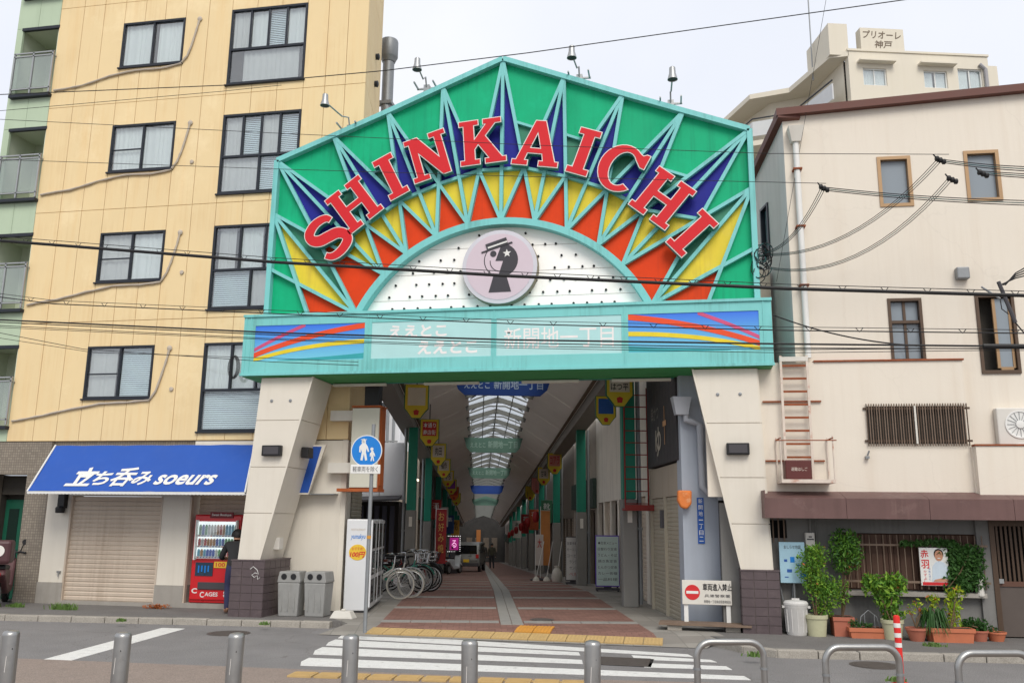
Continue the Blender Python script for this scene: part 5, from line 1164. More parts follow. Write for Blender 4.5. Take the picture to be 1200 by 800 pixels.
# poster, map board, bin, small pipe lamp
po = T('election_poster', 'white poster of a smiling man in a pale shirt tied to the window bars', 'poster', RB(1.98, -.14, .9), R(2.3))
obj('sheet', B(RB).box(1.76, 2.20, -.150, -.135, .90, 1.50), white_p, po)
pr_ = mat('poster_red', (216, 44, 48), .5); ph = mat('poster_skin', (206, 150, 120), .6); pw = mat('poster_shirt', (206, 220, 232), .6)
obj('bottom_band', B(RB).box(1.78, 2.19, -.153, -.1505, .905, .955), pr_, po)
text(po, '赤', pr_, on(RB, 1.84, -.152, 1.40), .125, .14, bold=.02); text(po, '羽', pr_, on(RB, 1.84, -.152, 1.24), .125, .14, bold=.02)
for i, ch in enumerate('かずよし'): text(po, ch, pr_, on(RB, 1.83, -.152, 1.12-.055*i), .05, .045)
for i, ch in enumerate('市民と共に'): text(po, ch, hs_b, on(RB, 1.90, -.152, 1.16-.04*i), .03, .03)
def ov(cx, cz, rx, rz, n=20): return [(cx+rx*math.cos(6.2832*i/n), cz+rz*math.sin(6.2832*i/n)) for i in range(n)]
sh = [(1.93, .96), (2.19, .96), (2.19, 1.2), (2.13, 1.27), (2.07, 1.29), (2.0, 1.27), (1.95, 1.2)]
obj('portrait_shirt', B(RB).prism(sh, -.1535, -.1505), pw, po); obj('portrait_hair', B(RB).prism(ov(2.06, 1.40, .075, .085), -.153, -.1505), hair_m, po); obj('portrait_face', B(RB).prism(ov(2.06, 1.375, .064, .085), -.156, -.1505), ph, po)
obj('portrait_mouth', B(RB).prism(ov(2.06, 1.335, .026, .007), -.158, -.1565), white_p, po); obj('portrait_eyes', B(RB).prism(ov(2.035, 1.395, .01, .005, 8), -.158, -.1565).prism(ov(2.085, 1.395, .01, .005, 8), -.158, -.1565), hair_m, po)
obj('portrait_arms', B(RB).prism([(1.95, .965), (2.18, .965), (2.18, 1.0), (2.08, 1.02), (1.97, .995)], -.157, -.154), ph, po)
mp_ = T('notice_board', 'pale blue notice board on a post behind the white rubbish bin', 'notice board', RB(-.25, -.15, .1), R(2.3)); pbl = mat('notice_blue', (170, 208, 226), .5, var=.08, scale=5)
obj('board', B(RB).box(-.47, -.06, -.18, -.15, .9, 1.56), pbl, mp_); obj('post', B(RB).tube([(-.25, -.13, .1), (-.25, -.13, 1.2)], .02, 8), galv, mp_)
text(mp_, 'おしらせ地図', dk_grey, on(RB, -.26, -.184, 1.48), .27, .06)
for x, z, w, h in ((-.40, 1.28, .05, .04), (-.3, 1.32, .07, .09), (-.2, 1.2, .1, .02), (-.36, 1.12, .08, .05), (-.15, 1.05, .12, .07), (-.4, 1.0, .06, .015)): obj('map_mark', B(RB).box(x, x+w, -.184, -.1805, z-h, z), sign_blue if h > .06 else hs_b, mp_)
lmp = tag(obj('wall_light', B(RB).lathe([(.05, 0), (.06, .02), (.06, .26), (.04, .3)], (2.66, -.13, .74), 12).box(2.6, 2.72, -.16, -.061, 1.02, 1.08), ac_white), 'small white tube lamp fixed under the ivy beside the door post', 'lamp')
# ================================================================== APARTMENT BLOCK FAR BEHIND ON THE RIGHT
BK = F((9.85, 45.0, 0), R(14)); bkm = mat('far_cream', (230, 222, 204), .85, var=.03, scale=.4, streak=.15, streakc=(190, 178, 150)); bkd = mat('far_soffit', (170, 168, 170), .8)
fb = T('far_apartment', 'tall cream apartment house with rooftop name sign behind the cream corner building', 'building', (13, 46, 0))
wins = [(.75, 2.05, 24.75, 25.75), (4.1, 5.4, 24.75, 25.75), (6.0, 7.35, 24.3, 25.95), (.9, 2.2, 21.7, 22.6), (3.1, 5.2, 21.7, 22.7)]
b = B(BK)
for q in rect_minus((0, 7.75, -8, 26.7), wins): b.box(q[0], q[1], 0, .4, q[2], q[3])
b.box(7.75, 8.25, .02, .4, -8, 26.2); obj('wall', b, bkm, fb); obj('wall_core', B(BK).box(.0, 8.2, .6, 7, -8, 26.4), mid_room, fb)
for q in wins:
    window(fb, BK, *q, .1, [(1, 2)], white_p, th=.06, drapes=(curtain_w, curtain_w), sill=False, proud=.02)
    if q[2] < 24.5 and q[3] > 24: continue
    obj('window_hood', B(BK).box(q[0]-.3, q[1]+.4, -.4, .0, q[3]+.25, q[3]+.33), bkm, fb)
obj('roof_coping', B(BK).box(-.05, 7.8, -.06, .45, 26.702, 26.82), bkm, fb); obj('drainpipe', B(BK).tube([(7.2, -.1, 26.2), (7.5, -.12, 25.9), (7.5, -.12, 10)], .1, 8), bkd, fb)
sg = obj('sign_tower', B(BK).box(.75, 3.15, .0-.02, .5, 26.83, 28.1), bkm, fb)
brz = mat('bronze_letters', (112, 96, 78), .6, var=.1)
text(sg, 'プリオーレ', brz, on(BK, 1.95, -.03, 27.72), 2.1, .46, bold=.015, shear=.15); text(sg, '神戸', brz, on(BK, 2.0, -.03, 27.15), 1.0, .46, bold=.015, shear=.15)
b = B(BK); b.slab([(-.05, 0), (.0, .6), (-.6, 3.2), (-1.9, 3.6)], 26.2, 28.4); b.box(-.9, .1, .05, 3, 26.83, 28.35); obj('stair_head', B(BK).box(-.95, .1, .1, 3, 26.5, 28.35), bkm, fb)
obj('aerial', B(BK).tube([(-1.1, 2, 26), (-1.1, 2, 33)], .04, 6), galv, fb)
# stepped balcony wing going back to the left: roof slab with a zigzag edge, walls below it, curved white balcony fronts
FW2 = F(BK(0, 0, 0), R(14)+R(90))            # local x runs back from the corner, local y to the left
zig = [(0, .0), (.3, .9), (4.2, 1.6), (5.2, 3.6), (8.5, 4.2), (8.5, 5.3)]
for k in range(3):
    zt_ = 26.7-2.95*k
    b = B(FW2); b.slab(zig+[(12, 5.3), (12, -.05), (0, -.05)], zt_-.3, zt_); obj('balcony_slab', b, bkm, fb)
    b = B(FW2); b.slab([(.6, .02), (4.6, .3), (5.6, 2.2), (9, 3.2), (12, 3.2), (12, -.03), (.6, -.03)], zt_-2.65, zt_-.301); obj('balcony_wall', b, bkm, fb)
    rail = [(x+.05, y-.1) for x, y in zig]
    for (xa, ya), (xb, yb) in list(zip(rail, rail[1:]))[1:]:
        obj('balcony_front', B(FW2).bar((xa, ya, zt_-2.2), (xb, yb, zt_-2.2), .08, .9), mat('far_balcony_front', (214, 216, 216), .4, var=.04), fb); obj('balcony_rail', B(FW2).bar((xa, ya, zt_-1.55), (xb, yb, zt_-1.55), .06), dark_alu, fb)
obj('wing_end', B(FW2).box(8.52, 12, 4.2, 6.6, -8, 26.0), bkm, fb)

# ================================================================== DRINKS MACHINE AND PERSON
vm = T('vending_machine', 'red drinks vending machine with rows of cans under the blue awning', 'vending machine', (-9.0, 16.6, .19))
VX0, VX1, VY = -9.56, -8.5, 16.62; VF = F((0, VY, 0))
obj('cabinet', B(VF).box(VX0, VX1, 0, .28, .2, 1.92), vm_red, vm, bevel=.02)
obj('door_edge', B(VF).box(VX0+.03, VX1-.03, -.035, -.001, .26, 1.9), vm_red, vm, bevel=.012)
obj('display_back', B(VF).box(VX0+.12, VX1-.1, -.05, -.036, 1.06, 1.78), mat('display_white', (226, 232, 230), .4, emit=1.0), vm)
cmats = [mat('can_%s' % n, c, .35, var=.25, scale=20) for n, c in (('blue', (40, 90, 190)), ('green', (70, 160, 90)), ('white', (220, 220, 214)), ('red', (200, 50, 40)), ('amber', (190, 130, 60)), ('cyan', (90, 180, 210)))]
for r_ in range(3):
    z = 1.52-.21*r_; h = .2 if r_ == 0 else .14
    obj('shelf', B(VF).box(VX0+.13, VX1-.11, -.095, -.05, z-.035, z), white_p, vm)
    for i in range(13):
        x = VX0+.18+.064*i; o = obj('can', B(VF).lathe([(.024, 0), (.028, .008), (.028, h*.8), (.016, h)], (x, -.075, z), 8), cmats[(i//2+r_*2+(i % 3 == 0)) % 6], vm)
        obj('price_button', B(VF).box(x-.018, x+.018, -.1, -.096, z-.03, z-.012), hs_b if i % 4 else hs_r, vm)
obj('display_glass', B(VF).box(VX0+.12, VX1-.1, -.115, -.11, 1.05, 1.79), win_glass, vm); obj('display_frame', B(VF).box(VX0+.09, VX0+.12, -.12, -.036, 1.03, 1.81).box(VX1-.1, VX1-.07, -.12, -.036, 1.03, 1.81), white_p, vm)
sd_ = obj('top_sign', B(VF).box(VX0+.36, VX1-.2, -.06, -.036, 1.85, 1.97), mat('sign_maroon', (120, 30, 36), .5), vm); text(sd_, 'Sweet Boutique', white_p, on(VF, VX0+.61, -.063, 1.91), .42, .06, bold=.01)
sc_ = obj('screen', B(VF).box(VX0+.12, VX0+.5, -.05, -.036, .72, .98), mat('screen_dark_teal', (44, 66, 84), .2, var=.2, scale=12), vm)
for i in range(4): obj('screen_mark', B(VF).box(VX0+.18+.07*i, VX0+.21+.07*i, -.053, -.051, .78+.02*(i % 2), .92), sign_blue, sc_)
ct = obj('price_card', B(VF).box(VX0+.52, VX0+.8, -.05, -.036, .88, 1.0), mat('card_yellow', (240, 200, 60), .5), vm); text(ct, '100', pr_, on(VF, VX0+.66, -.053, .94), .2, .08, bold=.02)
obj('flap', B(VF).box(VX0+.2, VX0+.86, -.06, -.036, .46, .6), dk_grey, vm, bevel=.01)
text(vm, 'AGES', white_p, on(VF, VX0+.5, -.038, .37), .28, .08, bold=.02); text(vm, 'C', white_p, on(VF, VX0+.3, -.038, .36), .09, .11, bold=.02); text(vm, 'a', white_p, on(VF, VX0+.82, -.038, .38), .12, .12, bold=.03); text(vm, 'C', white_p, on(VF, VX0+.13, -.038, .43), .12, .1, bold=.03)
obj('side_strip', B(VF).box(VX0+.05, VX0+.085, -.045, -.036, 1.05, 1.6), MC['card_yellow'], vm)
obj('leveling_base', B(VF).box(VX0+.05, VX1-.05, .03, .25, .19, .2), dk_grey, vm)

def person(label, joints, edges, colours, loc, rz, hair=None, group=None, subdiv=2, extra=None):
    """joints: name -> (x,y,z,radius); one continuous skinned body; colours(z, x, y) -> material index"""
    t = T('person', label, 'person', loc, rz, group); names = list(joints); me = bpy.data.meshes.new('body')
    me.from_pydata([joints[n][:3] for n in names], [(names.index(a), names.index(c)) for a, c in edges], [])
    o = bpy.data.objects.new('tmp', me); COL.objects.link(o); o.modifiers.new('s', 'SKIN'); sv = me.skin_vertices[0].data
    for i, n in enumerate(names):
        r_ = joints[n][3]; sv[i].radius = (r_ if not isinstance(r_, tuple) else r_[0], r_ if not isinstance(r_, tuple) else r_[1])
    sv[names.index('pelvis')].use_root = True
    m2 = o.modifiers.new('u', 'SUBSURF'); m2.levels = subdiv; m2.render_levels = subdiv
    dg = bpy.context.evaluated_depsgraph_get(); ev = o.evaluated_get(dg); nm = bpy.data.meshes.new_from_object(ev); bpy.data.objects.remove(o)
    mats = [skin, shirt_b, pants_n]
    if extra: mats = extra
    for p in nm.polygons: p.use_smooth = True; p.material_index = colours(*p.center)
    M4 = WM[t.name]; nm.transform(M4); nm.name = 'body'
    obj('body', nm, mats, t)
    if hair:
        c, r_, m = hair; b = B(); n = 14
        vs = []; fs = []
        for i in range(7):
            ph_ = math.pi*.62*i/6
            for j in range(n):
                th = 6.2832*j/n; rr = r_*(1+.05*math.sin(3*th+i)); cut = 1.0 - .0*(math.sin(th) > .3)
                vs.append(tuple(M4 @ Vector((c[0]+rr*math.sin(ph_)*math.cos(th), c[1]+rr*1.12*math.sin(ph_)*math.sin(th)-.012*i/6, c[2]+rr*1.05*math.cos(ph_)+(.035*i/6 if math.sin(th) > .2 else 0)))))
        fs = [(i*n+j, (i+1)*n+j, (i+1)*n+(j+1) % n, i*n+(j+1) % n) for i in range(6) for j in range(n)]
        b.add(vs, fs); obj('hair', b, m, t, smooth=True)
    return t
J = {'pelvis': (0, -.04, .88, (.155, .12)), 'waist': (0, .04, 1.0, (.145, .115)), 'chest': (-.01, .20, 1.16, (.17, .125)), 'neckb': (-.01, .31, 1.27, .075), 'neck': (-.015, .36, 1.31, .058), 'head': (-.02, .42, 1.38, (.082, .10)), 'top': (-.02, .45, 1.47, (.07, .085)),
     'shl': (-.19, .22, 1.24, .075), 'ell': (-.29, .28, 1.0, .052), 'wrl': (-.21, .48, .98, .034), 'hal': (-.19, .54, .98, .035), 'fl1': (-.21, .61, .98, .011), 'fl2': (-.18, .62, .99, .011), 'fl3': (-.16, .61, .995, .011), 'thl': (-.15, .56, 1.02, .012),
     'shr': (.18, .22, 1.24, .075), 'elr': (.27, .27, 1.02, .052), 'wrr': (.17, .48, 1.04, .034), 'har': (.15, .54, 1.06, .035), 'fr1': (.13, .60, 1.07, .011), 'fr2': (.16, .61, 1.07, .011), 'fr3': (.18, .60, 1.06, .011),
     'hpl': (-.09, -.02, .83, .105), 'knl': (-.11, .05, .47, .078), 'anl': (-.10, -.06, .09, .06), 'tol': (-.13, .11, .035, .038),
     'hpr': (.09, -.02, .83, .105), 'knr': (.12, .10, .47, .078), 'anr': (.12, .04, .09, .06), 'tor': (.15, .20, .035, .038)}
Ed = [('pelvis', 'waist'), ('waist', 'chest'), ('chest', 'neckb'), ('neckb', 'neck'), ('neck', 'head'), ('head', 'top'), ('chest', 'shl'), ('shl', 'ell'), ('ell', 'wrl'), ('wrl', 'hal'), ('hal', 'fl1'), ('hal', 'fl2'), ('hal', 'fl3'), ('hal', 'thl'), ('chest', 'shr'), ('shr', 'elr'), ('elr', 'wrr'), ('wrr', 'har'), ('har', 'fr1'), ('har', 'fr2'), ('har', 'fr3'),
      ('pelvis', 'hpl'), ('hpl', 'knl'), ('knl', 'anl'), ('anl', 'tol'), ('pelvis', 'hpr'), ('hpr', 'knr'), ('knr', 'anr'), ('anr', 'tor')]
def colr(x, y, z):
    if y > .30 and z > 1.26: return 0
    if z > .88: return 0 if (y > .34 and z < 1.12) else 1
    if z > .10: return 2
    return 0
pf = G(270, 718, .1)
person('person in black T-shirt and navy trousers leaning into the red drinks machine', J, Ed, colr, (float(pf[0])+.06, 15.84, .1), R(26), hair=((-.02, .435, 1.43), .108, hair_m))

# ================================================================== KERBSIDE THINGS ON THE LEFT
def waste_bin(x, y, label, rz):
    t = T('waste_bin', label, 'bin', (x, y, .1), rz, 'grey bins by the yellow block'); Ft = F((x, y, .1), rz); w = .21
    bd_ = B(Ft); bd_.add([(-w*.86, -.17, 0), (w*.86, -.17, 0), (w*.86, .17, 0), (-w*.86, .17, 0), (-w, -.2, .60), (w, -.2, .60), (w, .2, .60), (-w, .2, .60)], [(3, 2, 1, 0), (4, 5, 6, 7), (0, 1, 5, 4), (1, 2, 6, 5), (2, 3, 7, 6), (3, 0, 4, 7)])
    bo = obj('bucket', bd_, grey_plastic, t, bevel=.02)
    for i in range(3): obj('rib', B(Ft).box(-w*.6+.12*i, -w*.6+.12*i+.015, -.197, -.17, .1, .55), grey_plastic, bo)
    lid = B(Ft); lid.prism([(-w-.01, .60), (w+.01, .60), (w+.01, .64), (w*.9, .80), (-w*.9, .80), (-w-.01, .64)], -.2, .2); lo = obj('lid', lid, grey_plastic, t, bevel=.015)
    for s in (-1, 1): obj('bin_hole', B(Ft).lathe([(.055, -.208), (.05, -.203), (.045, -.2005)], (s*.09, 0, .71), 14, 'y'), black_p, lo)
    return t
waste_bin(-7.0, 15.78, 'grey plastic two-hole bin nearer the plum tiled gate foot', R(3)); waste_bin(-6.5, 15.84, 'grey plastic two-hole bin nearer the white machines', R(-2))
# dead leaves and weeds
def leaves(n, cx, cy, cz, rx, ry, rz_, s, shell=.5, upw=.3, flat=False):
    vs = []; fs = []
    for i in range(n):
        a = random.random()*6.2832; c = random.uniform(-1, 1); rr = (shell+(1-shell)*random.random())
        q = math.sqrt(1-c*c); x = cx+rx*rr*q*math.cos(a); y = cy+ry*rr*q*math.sin(a); z = cz+rz_*rr*c
        d = Vector((random.gauss(0, 1), random.gauss(0, 1), random.gauss(upw, .7))).normalized(); t = d.orthogonal().normalized(); t.rotate(Matrix.Rotation(random.random()*6.28, 3, d)); b2 = d.cross(t)
        l = s*random.uniform(.45, 1.4); w = l*.45; p = Vector((x, y, z)); k = len(vs)
        vs += [tuple(p-t*l*.5), tuple(p+b2*w*.5+d*l*.06), tuple(p+t*l*.5-d*l*.08), tuple(p-b2*w*.5+d*l*.06)]; fs.append((k, k+1, k+2, k+3))
    return vs, fs
def leafobj(name, parts, m, parent=None):
    b = B(); 
    for q in parts: b.add(*leaves(*q))
    return obj(name, b, m, parent)
dl = leafobj('leaf_litter', [(160, -10.0, 16.25, .14, .35, .12, .06, .07, .1, 1)], dead_leaf); dl['kind'] = 'stuff'; tag(dl, 'small heap of brown fallen leaves at the wall before the machine', 'leaves')
def weed(px, n, h, label):
    p = G(px[0], px[1], .1); b = B()
    for i in range(n):
        a = random.random()*6.28; x, y = p[0]+random.gauss(0, h*.9), p[1]+random.gauss(0, .03); l = h*random.uniform(.4, 1.1); dx, dy = math.cos(a)*l*.5, math.sin(a)*l*.5; w = .012
        b.add([(x-w, y, .09), (x+w, y, .09), (x+dx*.5+w*.7, y+dy*.5, .1+l*.7), (x+dx*.5-w*.7, y+dy*.5, .1+l*.7), (x+dx, y+dy, .1+l)], [(0, 1, 2, 3), (3, 2, 4)])
    o = obj('weed', b, leaf_w); o['kind'] = 'stuff'; tag(o, label, 'weed', 'weeds along the kerb')
weed((75, 714), 130, .13, 'tuft of green weeds at the foot of the beige shutter'); weed((18, 711), 90, .1, 'low weeds below the mosaic pillar'); weed((141, 727), 30, .05, 'small weeds in a kerb joint before the beige shutter'); weed((885, 768), 40, .07, 'small weeds in the kerb before the plum tiled gate foot'); weed((1095, 757), 120, .06, 'thin grass in front of the terracotta planters'); weed((310, 731), 30, .05, 'tiny weeds in the kerb below the grey bins')
# traffic sign
tp_ = G(427.5, 741, .1); SG = F((float(tp_[0]), float(tp_[1]), .1), R(6))
ts = T('pedestrian_sign', 'round blue pedestrians-only sign on a grey pole with a white plate beneath', 'road sign', tuple(SG.o), R(6)); sx = lambda x, y: SG.px(x, y, -.05)
obj('pole', B(SG).tube([(0, 0, 0), (0, 0, 3.3)], .032, 12), galv, ts, smooth=True)
cx_, cz_ = sx(429.5, 528); rr_ = .245
dk = obj('disc', B(SG).lathe([(rr_+.015, -.035), (rr_+.015, -.05)], (cx_, 0, cz_), 40, 'y'), white_p, ts); obj('blue_face', B(SG).lathe([(rr_, -.05), (rr_, -.053)], (cx_, 0, cz_), 40, 'y'), sign_blue, dk)
fig = [(-.045, .165), (-.07, .13), (-.055, .115), (-.10, .06), (-.10, -.03), (-.075, -.04), (-.075, .02), (-.055, -.03), (-.075, -.16), (-.04, -.17), (-.02, -.06), (.005, -.17), (.04, -.16), (.012, -.03), (.02, .03), (.045, -.03), (.065, -.02), (.04, .06), (-.0, .115), (.01, .13)]
obj('walker_figure', B(SG).prism([(cx_-.02+x, cz_+z+.01) for x, z in fig], -.056, -.0535), white_p, dk); obj('walker_head', B(SG).prism(ov(cx_-.05, cz_+.165, .033, .035), -.056, -.0535).box(cx_-.10, cx_+.0, -.056, -.0535, cz_+.18, cz_+.19), white_p, dk)
obj('child_figure', B(SG).prism([(cx_+.115+x*.55, cz_-.075+z*.55) for x, z in fig], -.056, -.0535).prism(ov(cx_+.09, cz_+.03, .026, .026), -.056, -.0535), white_p, dk)
px0, pz0 = sx(411, 544); px1, pz1 = sx(445.5, 555); pt_ = obj('exception_plate', B(SG).box(px0, px1, -.06, -.04, pz1, pz0), white_p, ts, bevel=.01); text(pt_, '軽車両を除く', dk_grey, on(SG, (px0+px1)/2, -.062, (pz0+pz1)/2), (px1-px0)*.84, (pz0-pz1)*.6)
obj('band', B(SG).lathe([(.036, 0), (.036, .05)], (0, 0, 1.45), 12), tact_o, ts)
wb = G(402, 722, .1); bq = F((float(wb[0])+.1, float(wb[1])-.25, .1))
o = obj('weight_block', B(bq).add([(-.22, -.14, 0), (.22, -.14, 0), (.22, .14, 0), (-.22, .14, 0), (-.15, -.1, .13), (.15, -.1, .13), (.15, .1, .13), (-.15, .1, .13)], [(3, 2, 1, 0), (4, 5, 6, 7), (0, 1, 5, 4), (1, 2, 6, 5), (2, 3, 7, 6), (3, 0, 4, 7)]).lathe([(.05, .13), (.045, .16), (.02, .165)], (0, 0, 0), 12), white_dirty, bevel=.03); tag(o, 'white plastic weight block on the ground before the white machine', 'weight')
# white machines along the arcade side
ma = ARC.g(400, 718); mb_ = ARC.g(430, 718)
U0, U1, V0 = ma[0]+.02, mb_[0]+.0, mb_[1]
mach_w = mat('machine_white', (232, 234, 236), .35, var=.02, coat=.2)
def machine(v0, v1, label, first):
    t = T('white_machine', label, 'vending machine', ARC((U0+U1)/2, (v0+v1)/2, .105), R(12.4), 'white machines by the sign pole')
    obj('cabinet', B(ARC).box(U0, U1, v0, v1, .14, 1.86), mach_w, t, bevel=.02); obj('feet', B(ARC).box(U0+.05, U1-.05, v0+.05, v1-.05, .105, .139), dk_grey, t)
    dr_ = obj('door', B(ARC).box(U1, U1+.04, v0+.03, v1-.02, .2, 1.84), mach_w, t, bevel=.01)
    for k, (za, zb) in enumerate(((1.3, 1.78), (.8, 1.25), (.28, .72))):
        obj('door_window', B(ARC).box(U1+.041, U1+.05, v0+.1, v1-.1, za, zb), glass('machine_glass', (60, 64, 68), .1, .55, (44, 46, 48)), dr_)
    obj('door_bar', B(ARC).box(U1+.05, U1+.065, (v0+v1)/2-.015, (v0+v1)/2+.015, .25, 1.8), silver_alu, dr_)
    if first:
        cu = (U0+U1)/2
        text(t, 'yumakyu', sign_blue, on(ARC, cu, v0-.004, 1.52), (U1-U0)*.62, .12, bold=.01, shear=.25); text(t, 'RESTAURANT', hs_c, on(ARC, cu, v0-.004, 1.66), (U1-U0)*.6, .04)
        el = obj('yellow_oval', B(ARC).prism(ov(cu, 1.23, (U1-U0)*.36, .15, 28), v0-.006, v0-.001), MC['card_yellow'], t); text(el, 'おすすめ!', pr_, on(ARC, cu, v0-.009, 1.30), .22, .06); text(el, '100円', pr_, on(ARC, cu, v0-.009, 1.19), .3, .11, bold=.03, shear=.2)
machine(V0, V0+1.15, 'white vending machine with blue script and a yellow oval price badge on its side', True); machine(V0+1.18, V0+2.3, 'white vending machine standing behind the one with the yellow oval badge', False)
# flank shutter, sign boxes fixed to the flank
roller_shutter(apt, SD, .75, 2.35, .1, 2.6, -.02, shutter_d, pitch=.08)
vb = F((0, 16.3, 0)); vsn = T('blade_sign', 'blank cream upright sign box with rusty orange frame above the white machines', 'sign', (-5.9, 16.5, 2.3))
x0, z1 = vb.px(413.5, 477); x1, z0 = vb.px(441, 572)
obj('sign_face', B(vb).box(x0, x1, 0, .04, z0+.02, z1-.02), mat('sign_cream', (214, 212, 196), .5, var=.04, scale=2), vsn); rst = mat('rusty_orange_frame', (176, 92, 44), .7, var=.2, scale=6)
obj('sign_case', B(vb).box(x0-.015, x1+.015, .04, .36, z0, z1), rst, vsn); obj('side_face', B(vb).box(x1+.016, x1+.03, .08, .32, z0+.06, z1-.06), rst, vsn)
obj('case_edge', B(vb).box(x0-.25, x1+.03, -.01, .38, z0-.06, z0-.001), rst, vsn); obj('case_edge', B(vb).box(x0-.02, x1+.03, -.01, .38, z1+.001, z1+.03), rst, vsn)
for z in (z1-.15, z0+.4): obj('arm', B(vb).box(x0-.5, x0-.016, .1, .3, z-.1, z+.1), white_dirty, vsn)
obj('top_bracket', B(vb).box(x0+.2, x0+.5, .1, .3, z1+.03, z1+.55), black_p, vsn)
b2_ = T('side_sign', 'narrow blue sign panel with cream border fixed edge-on behind the left gate leg', 'sign', (-7.0, 16.4, 2.3)); sp = [vb.px(*q) for q in ((366, 521), (383, 521), (361, 578), (345, 578))]
sp = [LB.px(*q, -.3) for q in ((364, 521), (382, 521), (361, 579), (345, 579))]
obj('border', B(LB).prism(sp, -.3, -.24), cream, b2_); c = np.mean(np.array(sp), 0); obj('blue_panel', B(LB).prism([tuple(c+(np.array(p)-c)*np.array([.72, .93])) for p in sp], -.306, -.3), awning_blue, b2_); obj('bracket', B(LB).box(c[0]-.1, c[0]+.5, -.24, -.001, sp[2][1]+.0, sp[2][1]+.02), galv, b2_)
obj('flank_lamp', B(SD).box(.5, .9, -.2, -.02, 3.0, 3.08), ac_white, apt, bevel=.02)

# ================================================================== BICYCLES, SCOOTERS, CAR
tyre_m = mat('tyre', (34, 33, 32), .8, var=.1); rimm = mat('rim_silver', (190, 190, 188), .35, metal=.8, var=.05); chrome = mat('chrome', (196, 196, 196), .25, metal=.9, var=.04)
def wheel(t, x, r, tm):
    w = obj('wheel', B().tube([(x+(r)*math.cos(a), 0, r+.0+(r-.02)*math.sin(a)) if False else (x+(r-.018)*math.cos(a), 0, r+(r-.018)*math.sin(a)) for a in [6.2832*i/28 for i in range(28)]], .018, 6, closed=True), tm, t, smooth=True)
    obj('rim', B().tube([(x+(r-.045)*math.cos(a), 0, r+(r-.045)*math.sin(a)) for a in [6.2832*i/28 for i in range(28)]], .011, 5, closed=True), rimm, w)
    b = B()
    for i in range(18): a = 6.2832*i/18; b.bar((x, .02*(-1)**i, r), (x+(r-.05)*math.cos(a), 0, r+(r-.05)*math.sin(a)), .0035)
    b.lathe([(.02, -.04), (.02, .04)], (x, 0, r), 8, 'y'); obj('spokes', b, rimm, w)
def bicycle(label, fm, tm, basket=True, saddle=None):
    t = T('bicycle', label, 'bicycle', (0, 0, 0), 0, 'bicycles parked under the arcade'); r = .32
    wheel(t, -.5, r, tm); wheel(t, .55, r, tm)
    b = B(); b.tube([(-.05, 0, .30), (.36, 0, .62), (.40, 0, .78)], .02, 8); b.tube([(-.05, 0, .30), (-.17, 0, .74)], .017, 8); b.tube([(-.13, 0, .5), (.1, 0, .50), (.37, 0, .66)], .016, 8)
    for s in (-1, 1): b.tube([(-.5, .05*s, r), (-.05, .03*s, .30)], .01, 6); b.tube([(-.5, .05*s, r), (-.15, .03*s, .64)], .009, 6); b.tube([(.55, .05*s, r), (.47, .045*s, .55), (.40, .03*s, .66)], .012, 6)
    obj('frame', b, fm, t, smooth=True)
    obj('saddle', B().add([(-.34, -.09, .80), (-.34, .09, .80), (-.02, .03, .80), (-.02, -.03, .80), (-.33, -.1, .86), (-.33, .1, .86), (-.0, .03, .85), (-.0, -.03, .85)], [(0, 1, 2, 3), (7, 6, 5, 4), (0, 4, 5, 1), (1, 5, 6, 2), (2, 6, 7, 3), (3, 7, 4, 0)]).tube([(-.17, 0, .7), (-.19, 0, .82)], .014), saddle or black_p, t, bevel=.02)
    obj('handlebar', B().tube([(.18, .28, .98), (.36, .22, 1.0), (.41, .06, .95), (.41, -.06, .95), (.36, -.22, 1.0), (.18, -.28, .98)], .012, 6).tube([(.40, 0, .74), (.42, 0, .96)], .014, 6), chrome, t, smooth=True)
    for s in (-1, 1): obj('grip', B().tube([(.16, .285*s, .98), (.27, .26*s, .99)], .018, 6), black_p, t)
    b = B()
    for (x, a0, a1) in ((-.5, 15, 190), (.55, 20, 150)):
        b.tube([(x+.355*math.cos(R(a0+(a1-a0)*i/12)), 0, r+.355*math.sin(R(a0+(a1-a0)*i/12))) for i in range(13)], .02, 5)
    obj('mudguard', b, fm if tm is tyre_m else rimm, t, smooth=True)
    b = B().lathe([(.09, -.008), (.09, .008)], (-.05, -.05, .30), 18, 'y').bar((-.05, -.06, .30), (.08, -.08, .18), .02).bar((-.05, .06, .30), (-.18, .08, .42), .02).box(.03, .13, -.14, -.07, .165, .19).box(-.23, -.13, .07, .14, .41, .43); obj('crank', b.bar((-.05, -.07, .30), (-.05, .07, .30), .02), chrome, t)
    obj('chain_guard', B().box(-.5, .02, -.055, -.045, .30, .37), fm, t)
    obj('rear_rack', B().box(-.78, -.28, -.07, .07, .71, .73).bar((-.72, .06, .71), (-.5, .06, r), .01).bar((-.72, -.06, .71), (-.5, -.06, r), .01), chrome, t)
    obj('kickstand', B().bar((-.5, .06, r), (-.56, .14, .0), .014), chrome, t)
    if basket:
        b = B()
        for z, s in ((.72, .8), (.82, .9), (.95, 1)):
            b.tube([(.48, -.17*s, z), (.48+.28*s, -.17*s, z), (.48+.28*s, .17*s, z), (.48, .17*s, z)], .006, 4, closed=True)
        for i in range(8):
            yy = -.17+.34*i/7; b.bar((.48, yy*.8, .72), (.48, yy, .95), .005); b.bar((.48+.22, yy*.8, .72), (.48+.28, yy, .95), .005)
        b.box(.49, .69, -.12, .12, .715, .72); obj('basket', b, chrome if fm is not black_p else black_p, t)
    obj('headlamp', B().lathe([(.02, 0), (.03, .06), (.03, .08)], (.47, 0, .66), 10, 'x'), chrome, t)
    return t
